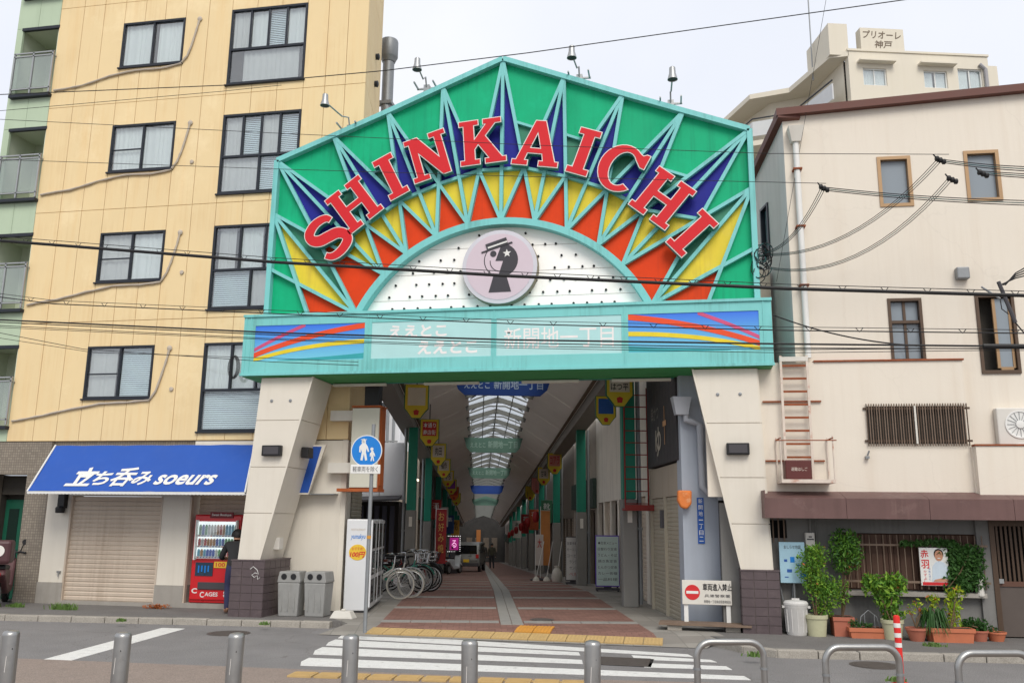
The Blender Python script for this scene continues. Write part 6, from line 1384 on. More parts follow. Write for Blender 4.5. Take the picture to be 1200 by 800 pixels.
wf = mat('bike_white', (214, 212, 204), .4, var=.05); tealf = mat('bike_teal', (60, 150, 130), .4); navyf = mat('bike_navy', (36, 40, 60), .4); redf = mat('bike_red', (140, 34, 30), .4); wt = mat('tyre_white', (206, 202, 190), .7)
def put(t, u, v, ang): p = ARC(u, v, zf(v)+.012); t.location = p; t.rotation_euler = (0, 0, R(12.4)+R(ang))
b1 = bicycle('white bicycle with white tyres parked nearest the white machines', wf, wt, False, mat('saddle_brown', (110, 60, 48), .6)); put(b1, -3.55, V0+2.75, 8)
b2 = dup(b1, (0, 0, 0), 0, 'second white bicycle tucked behind the white one by the machines'); put(b2, -3.35, V0+3.3, -6)
b3 = bicycle('black city bicycle with a front basket, its wheel turned out onto the red paving', black_p, tyre_m, True); put(b3, -3.0, V0+5.2, -12)
b4 = bicycle('dark bicycle with a teal frame among the parked bicycles', tealf, tyre_m, True); put(b4, -3.2, V0+4.5, 14)
b5 = bicycle('navy bicycle leaning deep among the parked bicycles', navyf, tyre_m, True); put(b5, -3.3, V0+6.1, 5)
b6 = bicycle('dark red bicycle behind the navy one', redf, tyre_m, False); put(b6, -3.2, V0+6.9, -10)
b7 = bicycle('black bicycle with a rear rack, wheel against the navy bicycle', black_p, tyre_m, False); put(b7, -3.05, V0+5.75, 20)
b8 = dup(b3, (0, 0, 0), 0, 'black basket bicycle standing last in the row, next to the red flag'); put(b8, -3.1, V0+8.0, -18)
b9 = dup(b5, (0, 0, 0), 0, 'navy bicycle squeezed in beside the first left column'); put(b9, -3.15, V0+7.4, 12)
def scooter(label, bm, seat, box=None, group='motor scooters in the arcade'):
    t = T('motor_scooter', label, 'scooter', (0, 0, 0), 0, group)
    for x in (-.55, .62):
        w = obj('wheel', B().lathe([(.14, -.05), (.22, -.05), (.235, -.03), (.235, .03), (.22, .05), (.14, .05)], (x, 0, .235), 22, 'y'), tyre_m, t, smooth=True); obj('rim', B().lathe([(.15, -.054), (.15, .054)], (x, 0, .235), 16, 'y'), galv, w)
    side = [(-.88, .62), (-.80, .74), (-.2, .70), (-.12, .40), (.28, .36), (.40, .88), (.46, .92), (.50, .86), (.46, .5), (.36, .24), (-.2, .22), (-.42, .34), (-.62, .5)]
    obj('body_shell', B().prism(side, -.15, .15), bm, t, bevel=.05)
    obj('front_fender', B().prism([(.42, .42), (.55, .52), (.72, .47), (.82, .34), (.74, .38), (.62, .44), (.5, .4)], -.08, .08), bm, t, bevel=.02)
    obj('seat', B().prism([(-.86, .74), (-.82, .82), (-.3, .79), (-.16, .74), (-.2, .70), (-.8, .72)], -.14, .14), seat, t, bevel=.03)
    obj('handlebar', B().tube([(.30, .32, 1.0), (.40, .2, 1.02), (.42, 0, .98), (.40, -.2, 1.02), (.30, -.32, 1.0)], .018, 6).prism([(.36, .88), (.5, .9), (.5, 1.06), (.40, 1.06)], -.12, .12), black_p, t); obj('headlight', B().lathe([(.06, 0), (.07, .03), (.03, .05)], (.5, 0, .95), 14, 'x'), letter_white, t)
    for s in (-1, 1): obj('mirror', B().tube([(.40, .2*s, 1.02), (.36, .26*s, 1.18)], .008, 5).lathe([(.055, -.01), (.055, .01)], (.36, .28*s, 1.22), 12, 'x'), black_p, t)
    obj('fork', B().tube([(.62, .07, .235), (.45, .07, .7)], .02, 6).tube([(.62, -.07, .235), (.45, -.07, .7)], .02, 6), galv, t)
    obj('tail_light', B().box(-.9, -.86, -.07, .07, .6, .66), hs_r, t)
    obj('stand', B().bar((-.2, .1, .3), (-.26, .2, 0), .025), galv, t)
    if box: obj('top_box', B().box(-1.0, -.45, -.22, .22, .83, 1.28), box, t, bevel=.06); obj('box_badge', B().lathe([(.11, -.006), (.11, 0)], (-1.005, 0, 1.08), 18, 'x'), letter_white, t)
    return t
s1_ = scooter('white and blue motor scooter parked in the arcade behind the bicycles', mat('scooter_white', (214, 220, 226), .3, coat=.4), black_p); put(s1_, -2.45, 28.5, 65)
s2_ = scooter('blue motor scooter parked beside the silver car', mat('scooter_blue', (50, 110, 190), .3, coat=.4), black_p); put(s2_, -2.75, 30.5, 75)
s3_ = scooter('maroon delivery scooter with a round badge on its box, at the green door', mat('scooter_maroon', (96, 60, 62), .4), black_p, mat('box_plum', (84, 52, 56), .5), 'delivery scooters'); q = LB.px(-6, 705, -.5); s3_.location = (-13.40, 16.12, .1); s3_.rotation_euler = (0, 0, R(122))
def small_car(label):
    t = T('parked_car', label, 'car', (0, 0, 0), 0); bm = mat('car_silver', (150, 152, 150), .3, metal=.5, coat=.4)
    prof = [(-1.65, .35), (-1.68, .7), (-1.6, 1.0), (-1.45, 1.5), (-1.2, 1.62), (.55, 1.62), (.95, 1.12), (1.55, .98), (1.68, .7), (1.66, .35)]
    obj('body', B().prism(prof, -.73, .73), bm, t, bevel=.08); gl = glass('car_glass', (50, 56, 60), .12, .6, (30, 32, 34))
    obj('rear_window', B().add([(-1.62, -.58, 1.03), (-1.62, .58, 1.03), (-1.478, .54, 1.48), (-1.478, -.54, 1.48)], [(0, 1, 2, 3)]), gl, t); obj('windscreen', B().add([(.97, -.6, 1.15), (.97, .6, 1.15), (.60, .55, 1.57), (.60, -.55, 1.57)], [(0, 1, 2, 3)]), gl, t)
    for s in (-1, 1): obj('side_window', B().prism([(-1.35, 1.05), (.75, 1.05), (.5, 1.5), (-1.25, 1.5)], s*.735-.004, s*.735+.004), gl, t); obj('tail_lamp', B().box(-1.70, -1.62, s*.6-.08, s*.6+.08, .8, 1.0), hs_r, t)
    for x in (-1.1, 1.1):
        for s in (-1, 1): w = obj('wheel', B().lathe([(.18, -.08), (.28, -.08), (.28, .08), (.18, .08)], (x, s*.68, .28), 20, 'y'), tyre_m, t); obj('hub', B().lathe([(.17, -.085), (.17, .085)], (x, s*.68, .28), 12, 'y'), galv, w)
    obj('bumper', B().box(-1.74, -1.6, -.68, .68, .35, .55), dk_grey, t, bevel=.03); obj('number_plate', B().box(-1.75, -1.741, -.16, .16, .58, .74), MC['card_yellow'], t)
    return t
car = small_car('silver grey hatchback parked deep in the arcade'); put(car, -1.75, 36, 84)
Jw = {k: v for k, v in J.items()}
Jw = {'pelvis': (0, 0, .92, (.15, .11)), 'waist': (0, 0, 1.05, (.145, .11)), 'chest': (0, .01, 1.28, (.17, .12)), 'neckb': (0, .01, 1.43, .07), 'neck': (0, .01, 1.48, .055), 'head': (0, .02, 1.57, (.08, .095)), 'top': (0, .02, 1.67, (.07, .08)), 'shl': (-.19, 0, 1.37, .075), 'ell': (-.24, -.02, 1.1, .052), 'wrl': (-.23, .05, .85, .036), 'hal': (-.23, .07, .77, .035), 'shr': (.19, 0, 1.37, .075), 'elr': (.24, .0, 1.1, .052), 'wrr': (.24, -.04, .86, .036), 'har': (.24, -.04, .78, .035),
      'hpl': (-.09, 0, .86, .1), 'knl': (-.10, .08, .48, .072), 'anl': (-.10, .0, .09, .055), 'tol': (-.11, .14, .035, .036), 'hpr': (.09, 0, .86, .1), 'knr': (.10, -.02, .48, .072), 'anr': (.10, -.18, .12, .055), 'tor': (.11, -.06, .05, .036)}
Ew = [e for e in Ed if e[0] in Jw and e[1] in Jw]
cw_ = lambda x, y, z: 0 if z > 1.46 or z < .06 else (0 if (abs(x) > .2 and z < .82) else (1 if z > .92 else 2))
dkc = mat('coat_dark', (52, 50, 48), .9, var=.1); dkp = mat('trousers_dark', (40, 40, 46), .9, var=.1); olv = mat('coat_olive', (62, 60, 48), .9, var=.1)
for i, (u, v, ex_, lb) in enumerate([(-.95, 44, [skin, dkc, dkp], 'walker in a dark brown coat strolling away down the arcade'), (-.35, 46, [skin, olv, dkp], 'walker in an olive jacket strolling beside the one in the dark coat')]):
    person(lb, Jw, Ew, cw_, ARC(u, v, zf(v)), R(12.4+10*i), hair=((0, .02, 1.62), .102, hair_m), extra=ex_, group='walkers in the arcade')
# tall banner flags, lit sign, brooms, boards
def nobori(u, v, m, label, txt, tm, h=2.3, w=.5, tilt=0.0):
    zb = zf(v); t = T('banner_flag', label, 'flag', ARC(u, v, zb), R(12.4)); Ft = F(ARC(u, v, zb), R(12.4)); b = B(Ft); n = 14
    for i in range(n+1):
        z = .55+(h-.6)*i/n
        for k in range(5): x = w*k/4; b.v.append(Ft(x, .05*math.sin(z*2.3+x*5), z))
    b.f = [(i*5+k, i*5+k+1, i*5+k+6, i*5+k+5) for i in range(n) for k in range(4)]; b.mi = [0]*len(b.f); obj('cloth', b, m, t, smooth=True)
    obj('pole', B(Ft).tube([(-.01, 0, 0), (-.01, 0, h+.1)], .012, 6).tube([(-.01, 0, h-.05), (w, 0, h-.05)], .008, 6), white_p, t); obj('base', B(Ft).lathe([(.2, 0), (.2, .06), (.05, .1)], (0, 0, 0), 14), dk_grey, t)
    for i, ch in enumerate(txt): text(t, ch, tm, on(Ft, w*.5, -.065, h-.35-.42*i), w*.55, .34, bold=.01)
nobori(-3.0, 21, mat('flag_red', (150, 44, 46), .8, var=.15), 'tall red banner flag with ochre characters behind the bicycles', 'お好み焼', mat('flag_ochre', (206, 160, 90), .8), 2.75, .42)
nobori(1.05, 18.2, mat('flag_orange', (210, 140, 80), .8, var=.1), 'orange cloth banner beside the brooms', '', white_p, 2.6, .35)
nobori(.85, 18.0, mat('flag_white', (214, 206, 200), .8, var=.05), 'white banner with a red patch leaning by the brooms', '大', hs_r, 1.7, .28)
ls = T('lit_sign', 'small glowing magenta sign framed by white bulbs', 'sign', ARC(-2.5, 30, zf(30)), R(12.4)); Fl = F(ARC(-2.5, 30, zf(30)), R(12.4))
obj('panel', B(Fl).box(-.22, .22, -.05, .05, 1.15, 1.75), mat('led_magenta', (196, 40, 150), .4, emit=.25), ls); obj('stand', B(Fl).box(-.2, .2, -.1, .1, 0, 1.1), dk_grey, ls); text(ls, 'る', mat('led_pink', (250, 190, 235), .4, emit=.8), on(Fl, 0, -.055, 1.45), .24, .36)
b = B(Fl)
for i in range(8):
    for (x, z) in ((-.3+.086*i, 1.83), (.3, 1.1+.09*i), (-.3+.086*i, 1.07)): b.lathe([(.012, -.07), (.018, -.09), (.01, -.11)], (x, 0, z), 6, 'y')
obj('bulbs', b, mat('bulb_white', (255, 250, 250), .4, emit=1.2), ls, kind='stuff')
wl2 = mat('warm_tube', (255, 230, 200), .4, emit=3.0); tl = T('shop_tube_light', 'lit warm tube light under the eaves above the red banner flag', 'lamp', ARC(-3.6, 20, 3.4)); obj('tube', B(ARC).box(-3.75, -3.7, 19, 20.2, 3.38, 3.43), wl2, tl); obj('holder', B(ARC).box(-3.78, -3.67, 18.95, 20.25, 3.431, 3.48), white_p, tl)
def a_board(u, v, w, h, rz, label, face, lines, side=None, red=None):
    zb = zf(v)+.005; t = T('standing_sign', label, 'sign', ARC(u, v, zb), R(12.4)+rz, 'standing boards before the shops'); Ft = F(ARC(u, v, zb), R(12.4)+rz)
    obj('case', B(Ft).box(-w/2, w/2, 0, .16, .12, h), side or dk_grey, t, bevel=.01); obj('face', B(Ft).box(-w/2+.02, w/2-.02, -.006, -.0005, .15, h-.03), face, t); obj('foot', B(Ft).box(-w/2, w/2, -.06, .24, .03, .08).box(-.1, .1, .05, .1, .08, .12), dk_grey, t)
    for k in range(4): obj('caster', B(Ft).lathe([(.03, -.012), (.03, .012)], ((-1)**k*(w/2-.04), .0+.18*(k//2), .03), 10, 'y'), black_p, t)
    n = len(lines)
    for i, l in enumerate(lines): text(t, l, red if (red and i == n-1) else dk_grey, on(Ft, 0, -.008, h-.12-(h-.35)*(i+.5)/n), w*.8 if len(l) > 3 else w*.5, (h-.35)/n*.5)
a_board(2.1, 8.2, .62, 1.42, R(-6), 'pale green standing menu board with a purple edge', mat('menu_pale', (206, 226, 220), .4), ['◆定食メニュー', '日替わり定食', 'うどん・そば', '焼き魚定食', 'とんかつ定食', 'カレー各種', '一品料理'], mat('edge_purple', (110, 80, 190), .5))
a_board(1.78, 13.6, .5, 1.5, R(-4), 'white standing sign with red katakana at the bottom', mat('menu_white', (214, 212, 208), .4), ['営業中案内', 'モーニング', 'コーヒー', 'ランチ', 'サンド', 'ベル'], None, hs_r)
br_g = 'mops leaning by the orange banner'
for i in range(3):
    p = ARC(.95+.28*i, 17.4, zf(17.4)); t = T('mop', ['mop with a grey head leaning left of the orange banner', 'mop propped between the banner and the cleaning bag', 'mop with its head up against the shop wall'][i], 'mop', p, R(12.4), br_g); Ft = F(p, R(12.4)); obj('handle', B(Ft).tube([(-.12+.1*i, 0, .1), (.18+.05*i, .3, 1.4)], .013, 6), white_p, t); obj('head', B(Ft).lathe([(.05, .16), (.11, .08), (.13, 0)], (-.12+.1*i, 0, 0), 10), white_dirty, t)
p = ARC(1.55, 17.0, zf(17)); tag(obj('cleaning_bag', B(F(p)).lathe([(.16, 0), (.2, .15), (.17, .35), (.08, .48), (.1, .55)], (0, 0, 0), 10), white_dirty, smooth=True), 'crumpled white bag dumped beside the mops', 'bag')
# small projecting shop signs and hanging lanterns deeper in
psm = [mat('blade_%d' % i, c, .5, var=.1, scale=4) for i, c in enumerate(((170, 40, 40), (210, 205, 195), (40, 70, 120), (200, 150, 60), (60, 110, 80), (190, 90, 50)))]
for i, (u, v, z, w, h, txt, lb) in enumerate(((-3.3, 26.5, 1.9, .5, .9, '酒', 'red projecting sign of the liquor shop on the bicycle side'), (-3.3, 35.5, 1.5, .55, 1.1, '喫茶', 'white projecting sign of a coffee shop on the bicycle side'), (-3.25, 45, 1.0, .6, 1.2, '薬', 'blue projecting sign of a chemist on the bicycle side'), (-3.2, 57, .6, .7, 1.3, '寿司', 'ochre projecting sign of a sushi shop on the bicycle side'),
        (1.75, 24.5, 1.8, .5, 1.0, '靴', 'green projecting sign of a shoe shop on the noodle shop side'), (1.75, 33.5, 1.4, .55, 1.1, '花', 'orange projecting sign of a florist on the noodle shop side'), (1.7, 41.5, 1.1, .55, 1.2, '茶', 'red projecting sign of a tea shop on the noodle shop side'), (1.65, 53, .6, .65, 1.3, '本', 'white projecting sign of a bookshop on the noodle shop side'))):
    t = T('projecting_sign', lb, 'sign', ARC(u, v, z), R(12.4), 'projecting signs deep in the arcade'); Ft = F(ARC(u, v, z), R(12.4)); m = psm[i % 6]
    obj('sign_case', B(Ft).box(-w/2, w/2, -.08, .08, 0, h), m, t, bevel=.02); obj('arm', B(Ft).box(-w/2-.4 if u < 0 else w/2, -w/2 if u < 0 else w/2+.5, -.02, .02, h*.8, h*.8+.04), dk_grey, t)
    for k, ch in enumerate(txt): text(t, ch, hair_m if i in (1, 3, 7) else white_p, on(Ft, 0, -.085, h-.28-.36*k), w*.6, .28)
for i in range(6):
    v = 25+7*i; t = T('paper_lantern', ['red paper lantern hung before the tea shop side, %s from the gate' % n for n in ('first', 'second', 'third', 'fourth', 'fifth', 'sixth')][i], 'lantern', ARC(1.2, v, zf(v)+2.6), R(12.4), 'lanterns hung in the arcade'); c = ARC(1.3, v, zf(v)+2.6)
    obj('shade', B().lathe([(.07, -.24), (.13, -.18), (.16, 0), (.13, .18), (.07, .24)], c, 14), psm[0], t, smooth=True); obj('cord', B().tube([c, (c[0], c[1], c[2]+1.6)], .008, 5), dk_grey, t)
# no-entry board on a plank
ne = FRONT; nf = F((0, 15.62, 0), R(0)); x0, z1 = nf.px(799, 679); x1, z0 = nf.px(858, 709)
nt_ = T('no_entry_board', 'white no-entry board with a red disc and black characters on two legs', 'sign', ((x0+x1)/2, 15.6, .1)); obj('board', B(nf).box(x0, x1, 0, .03, z0, z1), white_dirty, nt_, bevel=.006)
for x in (x0+.06, x1-.06): obj('leg', B(nf).box(x-.035, x+.035, .03, .08, .17, z1-.05), white_p, nt_)
cxn = x0+.17; czn = (z0+z1)/2; dn = obj('red_disc', B(nf).lathe([(.125, -.001), (.125, -.005)], (cxn, 0, czn), 32, 'y'), pr_, nt_); obj('white_bar', B(nf).box(cxn-.1, cxn+.1, -.009, -.0055, czn-.022, czn+.022), white_p, dn)
text(nt_, '車両進入禁止', black_p, on(nf, x0+.585, -.004, czn+.09), .48, .12, bold=.02); text(nt_, '兵庫警察署', dk_grey, on(nf, x0+.58, -.004, czn-.05), .42, .05); text(nt_, '新開地一丁目商店街振興組合', dk_grey, on(nf, x0+.58, -.004, czn-.145), .44, .05)
pk = obj('plank', B(F((float((x0+x1)/2)-.05, 15.55, .1), R(-3))).box(-.75, .75, -.22, .22, .09, .125), mat('old_ply', (128, 108, 92), .8, var=.25, scale=5)); tag(pk, 'weathered plywood sheet lying under the no-entry board', 'plank')
for i, dx in enumerate((-.5, .45)): tag(obj('support_block', B(F((float((x0+x1)/2)-.05+dx, 15.55, .1))).box(-.12, .12, -.15, .15, 0, .088), kerb_m, bevel=.01), ['rough concrete block under the outer end of the plywood', 'rough concrete block under the plywood near the gate foot'][i], 'block', 'blocks under the plywood')
# ================================================================== POTS AND PLANTS ALONG THE RIGHT WALL
def rpx(x, y, yl): a = RB.px(x, y, yl); return RB(a[0], yl, a[1])
def crown(parts, yl, n_per, leaf):            # parts: (px, py, rx_px, rz_px); real lumps at the wall's own distance
    out = []
    for (x, y, rx, rz_) in parts:
        c = rpx(x, y, yl); k = 15.6/1020; r1, r2 = rx*k, rz_*k
        out.append((int(n_per*r1*r2*140), c[0], c[1], c[2], r1, min(r1, r2)*.75, r2, leaf, .25, .5))
    return out
def pot_round(t, c, r0, r1, h, m):
    o = obj('pot', B().lathe([(r0, 0), (r1, h*.82), (r1*1.08, h*.82), (r1*1.08, h), (r1*.95, h), (r1*.9, h*.9)], c, 20), m, t, smooth=True); obj('soil', B().lathe([(r1*.93, h*.9), (.01, h*.91)], c, 16), soil, t); return o
def pot_box(t, c, w, d, h, m, rz=0):
    Ft = F(c, R(2.3)+rz); b = B(Ft); b.add([(-w*.46, -d*.44, 0), (w*.46, -d*.44, 0), (w*.46, d*.44, 0), (-w*.46, d*.44, 0), (-w/2, -d/2, h), (w/2, -d/2, h), (w/2, d/2, h), (-w/2, d/2, h)], [(3, 2, 1, 0), (0, 1, 5, 4), (1, 2, 6, 5), (2, 3, 7, 6), (3, 0, 4, 7), (4, 5, 6, 7)])
    b.box(-w*.52, w*.52, -d*.54, -d*.49, h-.05, h+.01).box(-w*.52, w*.52, d*.49, d*.54, h-.05, h+.01).box(-w*.52, -w*.49, -d*.49, d*.49, h-.05, h+.01).box(w*.49, w*.52, -d*.49, d*.49, h-.05, h+.01)
    obj('planter_box', b, m, t); obj('soil', B(Ft).box(-w*.47, w*.47, -d*.47, d*.47, h, h+.006), soil, t)
def stems(t, base, tops, r=.012):
    for q in tops: p = Vector(base); e = Vector(q); mid = (p+e)/2+Vector((random.uniform(-.05, .05), random.uniform(-.04, .04), 0)); obj('stem', B().tube([p, mid, e], [r, r*.8, r*.5], 6), bark, t)
def plant(name, label, lx, ly, potf, parts, yl, m, n=26, leaf=.075, tops=None):
    c = RB(lx, ly, .1); t = T(name, label, 'plant', c, R(2.3), 'potted plants along the grey wall'); h = potf(t, c)
    cr_ = crown(parts, yl, n, leaf); half_ = len(cr_); leafobj('foliage', cr_, m[0], t)
    if len(m) > 1: leafobj('foliage', [(max(8, q[0]//2),)+q[1:] for q in cr_], m[1], t)
    leafobj('withered_leaves', [(max(3, q[0]//70),)+q[1:] for q in cr_], dead_leaf, t)
    stems(t, (c[0], c[1], c[2]+.2), [(q[1], q[2], q[3]) for q in cr_])
    return t
plant('potted_shrub', 'tall double lobed green shrub in a pale beige pot beside the notice board', .02, -.42, lambda t, c: pot_round(t, c, .14, .17, .33, pot_beige), [(951, 664, 17, 24), (957, 650, 13, 14), (970, 692, 25, 20), (958, 685, 14, 14), (964, 715, 13, 10)], -.36, (leaf_b, leaf_a), 40, .062)
plant('potted_shrub', 'climbing shrub in a brick red pot reaching up beside the barred window', .44, -.3, lambda t, c: pot_box(t, c, .32, .3, .29, terracotta), [(990, 634, 19, 16), (985, 648, 16, 15), (999, 648, 13, 18), (988, 664, 13, 8)], -.3, (leaf_b, leaf_c), 38, .066)
plant('potted_shrub', 'large bushy maple-leaved shrub in a pale yellow pot behind the red and white post', 1.14, -.6, lambda t, c: pot_round(t, c, .13, .16, .30, pot_beige), [(1030, 686, 19, 13), (1048, 684, 14, 13), (1041, 703, 16, 13), (1046, 722, 13, 12), (1020, 680, 9, 8)], -.5, (leaf_b, leaf_a), 40, .085)
plant('planter_herbs', 'low herbs and wire hoops in a long orange planter', .80, -.5, lambda t, c: pot_box(t, c, .62, .24, .15, terra2), [(1004, 731, 9, 6), (1015, 732, 8, 4)], -.5, (leaf_c,), 60, .05)
c = RB(.82, -.5, .25); tag(obj('wire_hoop', B(RB).tube([(.66, -.5, .24), (.70, -.48, .42), (.82, -.47, .52), (.94, -.48, .42), (.98, -.5, .24)], .006, 5).tube([(.75, -.5, .24), (.75, -.5, .46)], .006, 5).tube([(.9, -.5, .24), (.9, -.5, .46)], .006, 5), galv), 'thin wire plant hoop stuck in the long orange planter', 'plant support')
plant('potted_sapling', 'thin straggly sapling in a round terracotta pot', 1.46, -.72, lambda t, c: pot_round(t, c, .1, .155, .20, terracotta), [(1066, 716, 6, 8), (1074, 708, 7, 6), (1082, 714, 5, 5)], -.7, (leaf_y, leaf_b), 14, .06)
plant('planter_vine', 'yellow green vine rising from a long terracotta planter towards the ivy', 1.96, -.72, lambda t, c: pot_box(t, c, .62, .26, .20, terra2), [(1117, 712, 10, 16), (1112, 732, 14, 9), (1120, 695, 10, 8), (1095, 702, 8, 7), (1092, 712, 6, 5)], -.5, (leaf_y, leaf_a), 22, .075)
plant('potted_evergreen', 'dark leaved low evergreen in a small red pot', 2.44, -.5, lambda t, c: pot_round(t, c, .11, .14, .16, terracotta), [(1144, 733, 16, 9), (1135, 731, 9, 6)], -.45, (leaf_c,), 60, .075)
plant('potted_herb', 'small pot of herbs next to the brown sliding door', 2.72, -.45, lambda t, c: pot_round(t, c, .1, .14, .14, terra2), [(1164, 738, 8, 4)], -.45, (leaf_c,), 50, .05)
# strap leaved plant
c = RB(1.74, -.66, .1); t = T('strap_leaf_plant', 'arching strap leaved plant drooping over the terracotta planter end', 'plant', c, R(2.3), 'potted plants along the grey wall'); b = B()
for i in range(110):
    a = random.random()*6.28; l = random.uniform(.18, .34); ex, ey = math.cos(a), math.sin(a); w = .012; h = random.uniform(.2, .42)
    b.add([(c[0]-ey*w, c[1]+ex*w, .22), (c[0]+ey*w, c[1]-ex*w, .22), (c[0]+ex*l*.6+ey*w, c[1]+ey*l*.6-ex*w, .2+h), (c[0]+ex*l*.6-ey*w, c[1]+ey*l*.6+ex*w, .2+h), (c[0]+ex*l, c[1]+ey*l, .1+h*.35)], [(0, 1, 2, 3), (3, 2, 4)])
obj('foliage', b, leaf_c, t); pot_round(t, c, .11, .14, .18, terra2)
# ivy over the bars
iv = T('ivy', 'dark green ivy sprawling over the window bars beside the poster', 'ivy', RB(2.5, -.15, .9), R(2.3)); parts = []
for (x, y, rx, rz_) in ((1128, 645, 26, 8), (1140, 658, 15, 16), (1125, 660, 14, 14), (1146, 680, 11, 12), (1120, 676, 12, 10), (1130, 688, 9, 8), (1105, 636, 20, 5), (1080, 636, 22, 4), (1060, 637, 8, 3), (1113, 690, 6, 8)):
    q = rpx(x, y, -.16); k = 15.6/1020; parts.append((int(rx*rz_*1.5), q[0], q[1], q[2], rx*k, .06, rz_*k, .085, .1, .2))
leafobj('foliage', parts, leaf_d, iv); leafobj('foliage', [(p[0]//2,)+p[1:] for p in parts], leaf_c, iv)
for (xa, ya, xb, yb) in ((1113, 740, 1110, 690), (1110, 690, 1135, 650)): obj('vine', B().tube([rpx(xa, ya, -.2), rpx((xa+xb)/2+3, (ya+yb)/2, -.2), rpx(xb, yb, -.17)], .008, 5), bark, iv)
# white rubbish bin
c = RB(-.28, -.36, .1); t = T('rubbish_bin', 'dented white plastic rubbish bin with a lid below the notice board', 'bin', c); pr2 = [(.15, 0), (.16, .02), (.18, .42), (.19, .44), (.19, .475), (.18, .485)]
bo = obj('bucket', B().lathe(pr2, c, 24), bin_white, t, smooth=True); obj('lid', B().lathe([(.197, .47), (.197, .5), (.17, .53), (.06, .545)], c, 24).box(c[0]-.06, c[0]+.06, c[1]-.02, c[1]+.02, c[2]+.535, c[2]+.57), bin_white, t, smooth=True)
for i in range(12): a = 6.2832*i/12; obj('rib', B().bar((c[0]+.162*math.cos(a), c[1]+.162*math.sin(a), c[2]+.05), (c[0]+.179*math.cos(a), c[1]+.179*math.sin(a), c[2]+.40), .012), bin_white, bo)
for s in (-1, 1): obj('handle', B().box(c[0]+s*.2-.02, c[0]+s*.2+.02, c[1]-.06, c[1]+.06, c[2]+.42, c[2]+.455), bin_white, bo)
for i in range(2): tag(obj('broom_stick', B(RB).tube([(-.36+.06*i, -.12, .1), (-.46+.2*i, -.03, .85)], .012, 6), galv), ['thin grey stick leaning left behind the white rubbish bin', 'thin grey stick leaning right behind the white rubbish bin'][i], 'stick', 'sticks behind the bin')

# ================================================================== NEAR KERB: BOLLARDS, HOOPS, POST
bprof = [(.074, 0), (.074, .755), (.071, .775), (.06, .788), (.035, .796), (.004, .797)]
bol0 = None
lbl = 'round stainless steel bollard with a domed top along the near kerb'
for i, (x, y) in enumerate(((15, 738), (145, 740), (277, 741), (412, 743), (552, 749), (693, 750))):
    lbl = '%s stainless steel bollard, counted from the hoop barriers' % ['sixth', 'fifth', 'fourth', 'third', 'second', 'first'][i]
    p = G(x, y, .815)
    t = T('bollard', lbl, 'bollard', (float(p[0]), float(p[1]), .02), 0, 'steel bollards along the near kerb'); c = (float(p[0]), float(p[1]), .02)
    obj('post', B().lathe(bprof, c, 28), steel, t, smooth=True); obj('base_ring', B().lathe([(.10, 0), (.10, .012), (.076, .016)], c, 24), galv, t)
    t.rotation_euler = (random.uniform(-.018, .018), random.uniform(-.018, .018), random.uniform(-.4, .4))
    a = math.atan2(-c[1], -c[0])+R(8); obj('lock_hole', B().lathe([(.009, .0), (.009, .004)], (c[0]+.0725*math.cos(a)-.0, c[1]+.0725*math.sin(a), .66), 8, 'y'), black_p, t)
    obj('scratch', B().tube([(c[0]+.0755*math.cos(a-.5), c[1]+.0755*math.sin(a-.5), .60), (c[0]+.0755*math.cos(a-.55), c[1]+.0755*math.sin(a-.55), .46)], .0025, 4), letter_white, t)
for i, (xa, xb, y) in enumerate(((812, 898, 741), (962, 1056, 747), (1117, 1212, 754))):
    H = .80; pa, pb = G(xa+4, y+8, H+.02), G(xb-4, y+8, H+.02); yy = (pa[1]+pb[1])/2; L = pb[0]-pa[0]; t = T('hoop_barrier', ['stainless steel hoop barrier next to the first bollard', 'stainless steel hoop barrier with the red and white post at its leg', 'stainless steel hoop barrier beyond the red and white post, away from the bollards'][i], 'barrier', (float(pa[0]+pb[0])/2, float(yy), .02), 0, 'steel hoop barriers along the near kerb')
    r_ = .13; pts = [(pa[0], pa[1], .0)]+[(pa[0], pa[1], .3), (pa[0], pa[1], H-r_)]
    d = (pb-pa)/np.hypot(*(pb-pa)[:2])
    for k in range(1, 7): a = R(90)*k/6; q = pa+d*(r_-r_*math.cos(a)); pts.append((q[0], q[1], H-r_+r_*math.sin(a)))
    for k in range(0, 7): a = R(90)*k/6; q = pb-d*(r_-r_*math.sin(a)); pts.append((q[0], q[1], H-r_+r_*math.cos(a)))
    pts += [(pb[0], pb[1], .3), (pb[0], pb[1], .0)]
    obj('hoop', B().tube(pts, .030, 14), steel, t, smooth=True)
    for q in (pa, pb): obj('collar', B().lathe([(.036, .0), (.036, .02)], (q[0], q[1], .56), 16), galv, t); obj('foot_plate', B().lathe([(.07, 0), (.07, .012), (.034, .016)], (q[0], q[1], .02), 18), galv, t)
p = G(1050, 717, .85); c = (float(p[0]), float(p[1]), .02); t = T('delineator_post', 'red flexible post with white reflective bands between the steel hoops', 'post', c)
obj('post', B().lathe([(.038, 0), (.038, .76), (.034, .79), (.015, .80)], c, 20), red_post, t, smooth=True); obj('base', B().lathe([(.12, 0), (.12, .03), (.05, .06)], c, 20), red_post, t)
for z in (.66, .55, .44): obj('reflective_band', B().lathe([(.0395, 0), (.0395, .05)], (c[0], c[1], c[2]+z), 20), white_p, t)
weed((1050, 797), 60, .05, 'grass tuft at the edge of the near pavement by the red post')

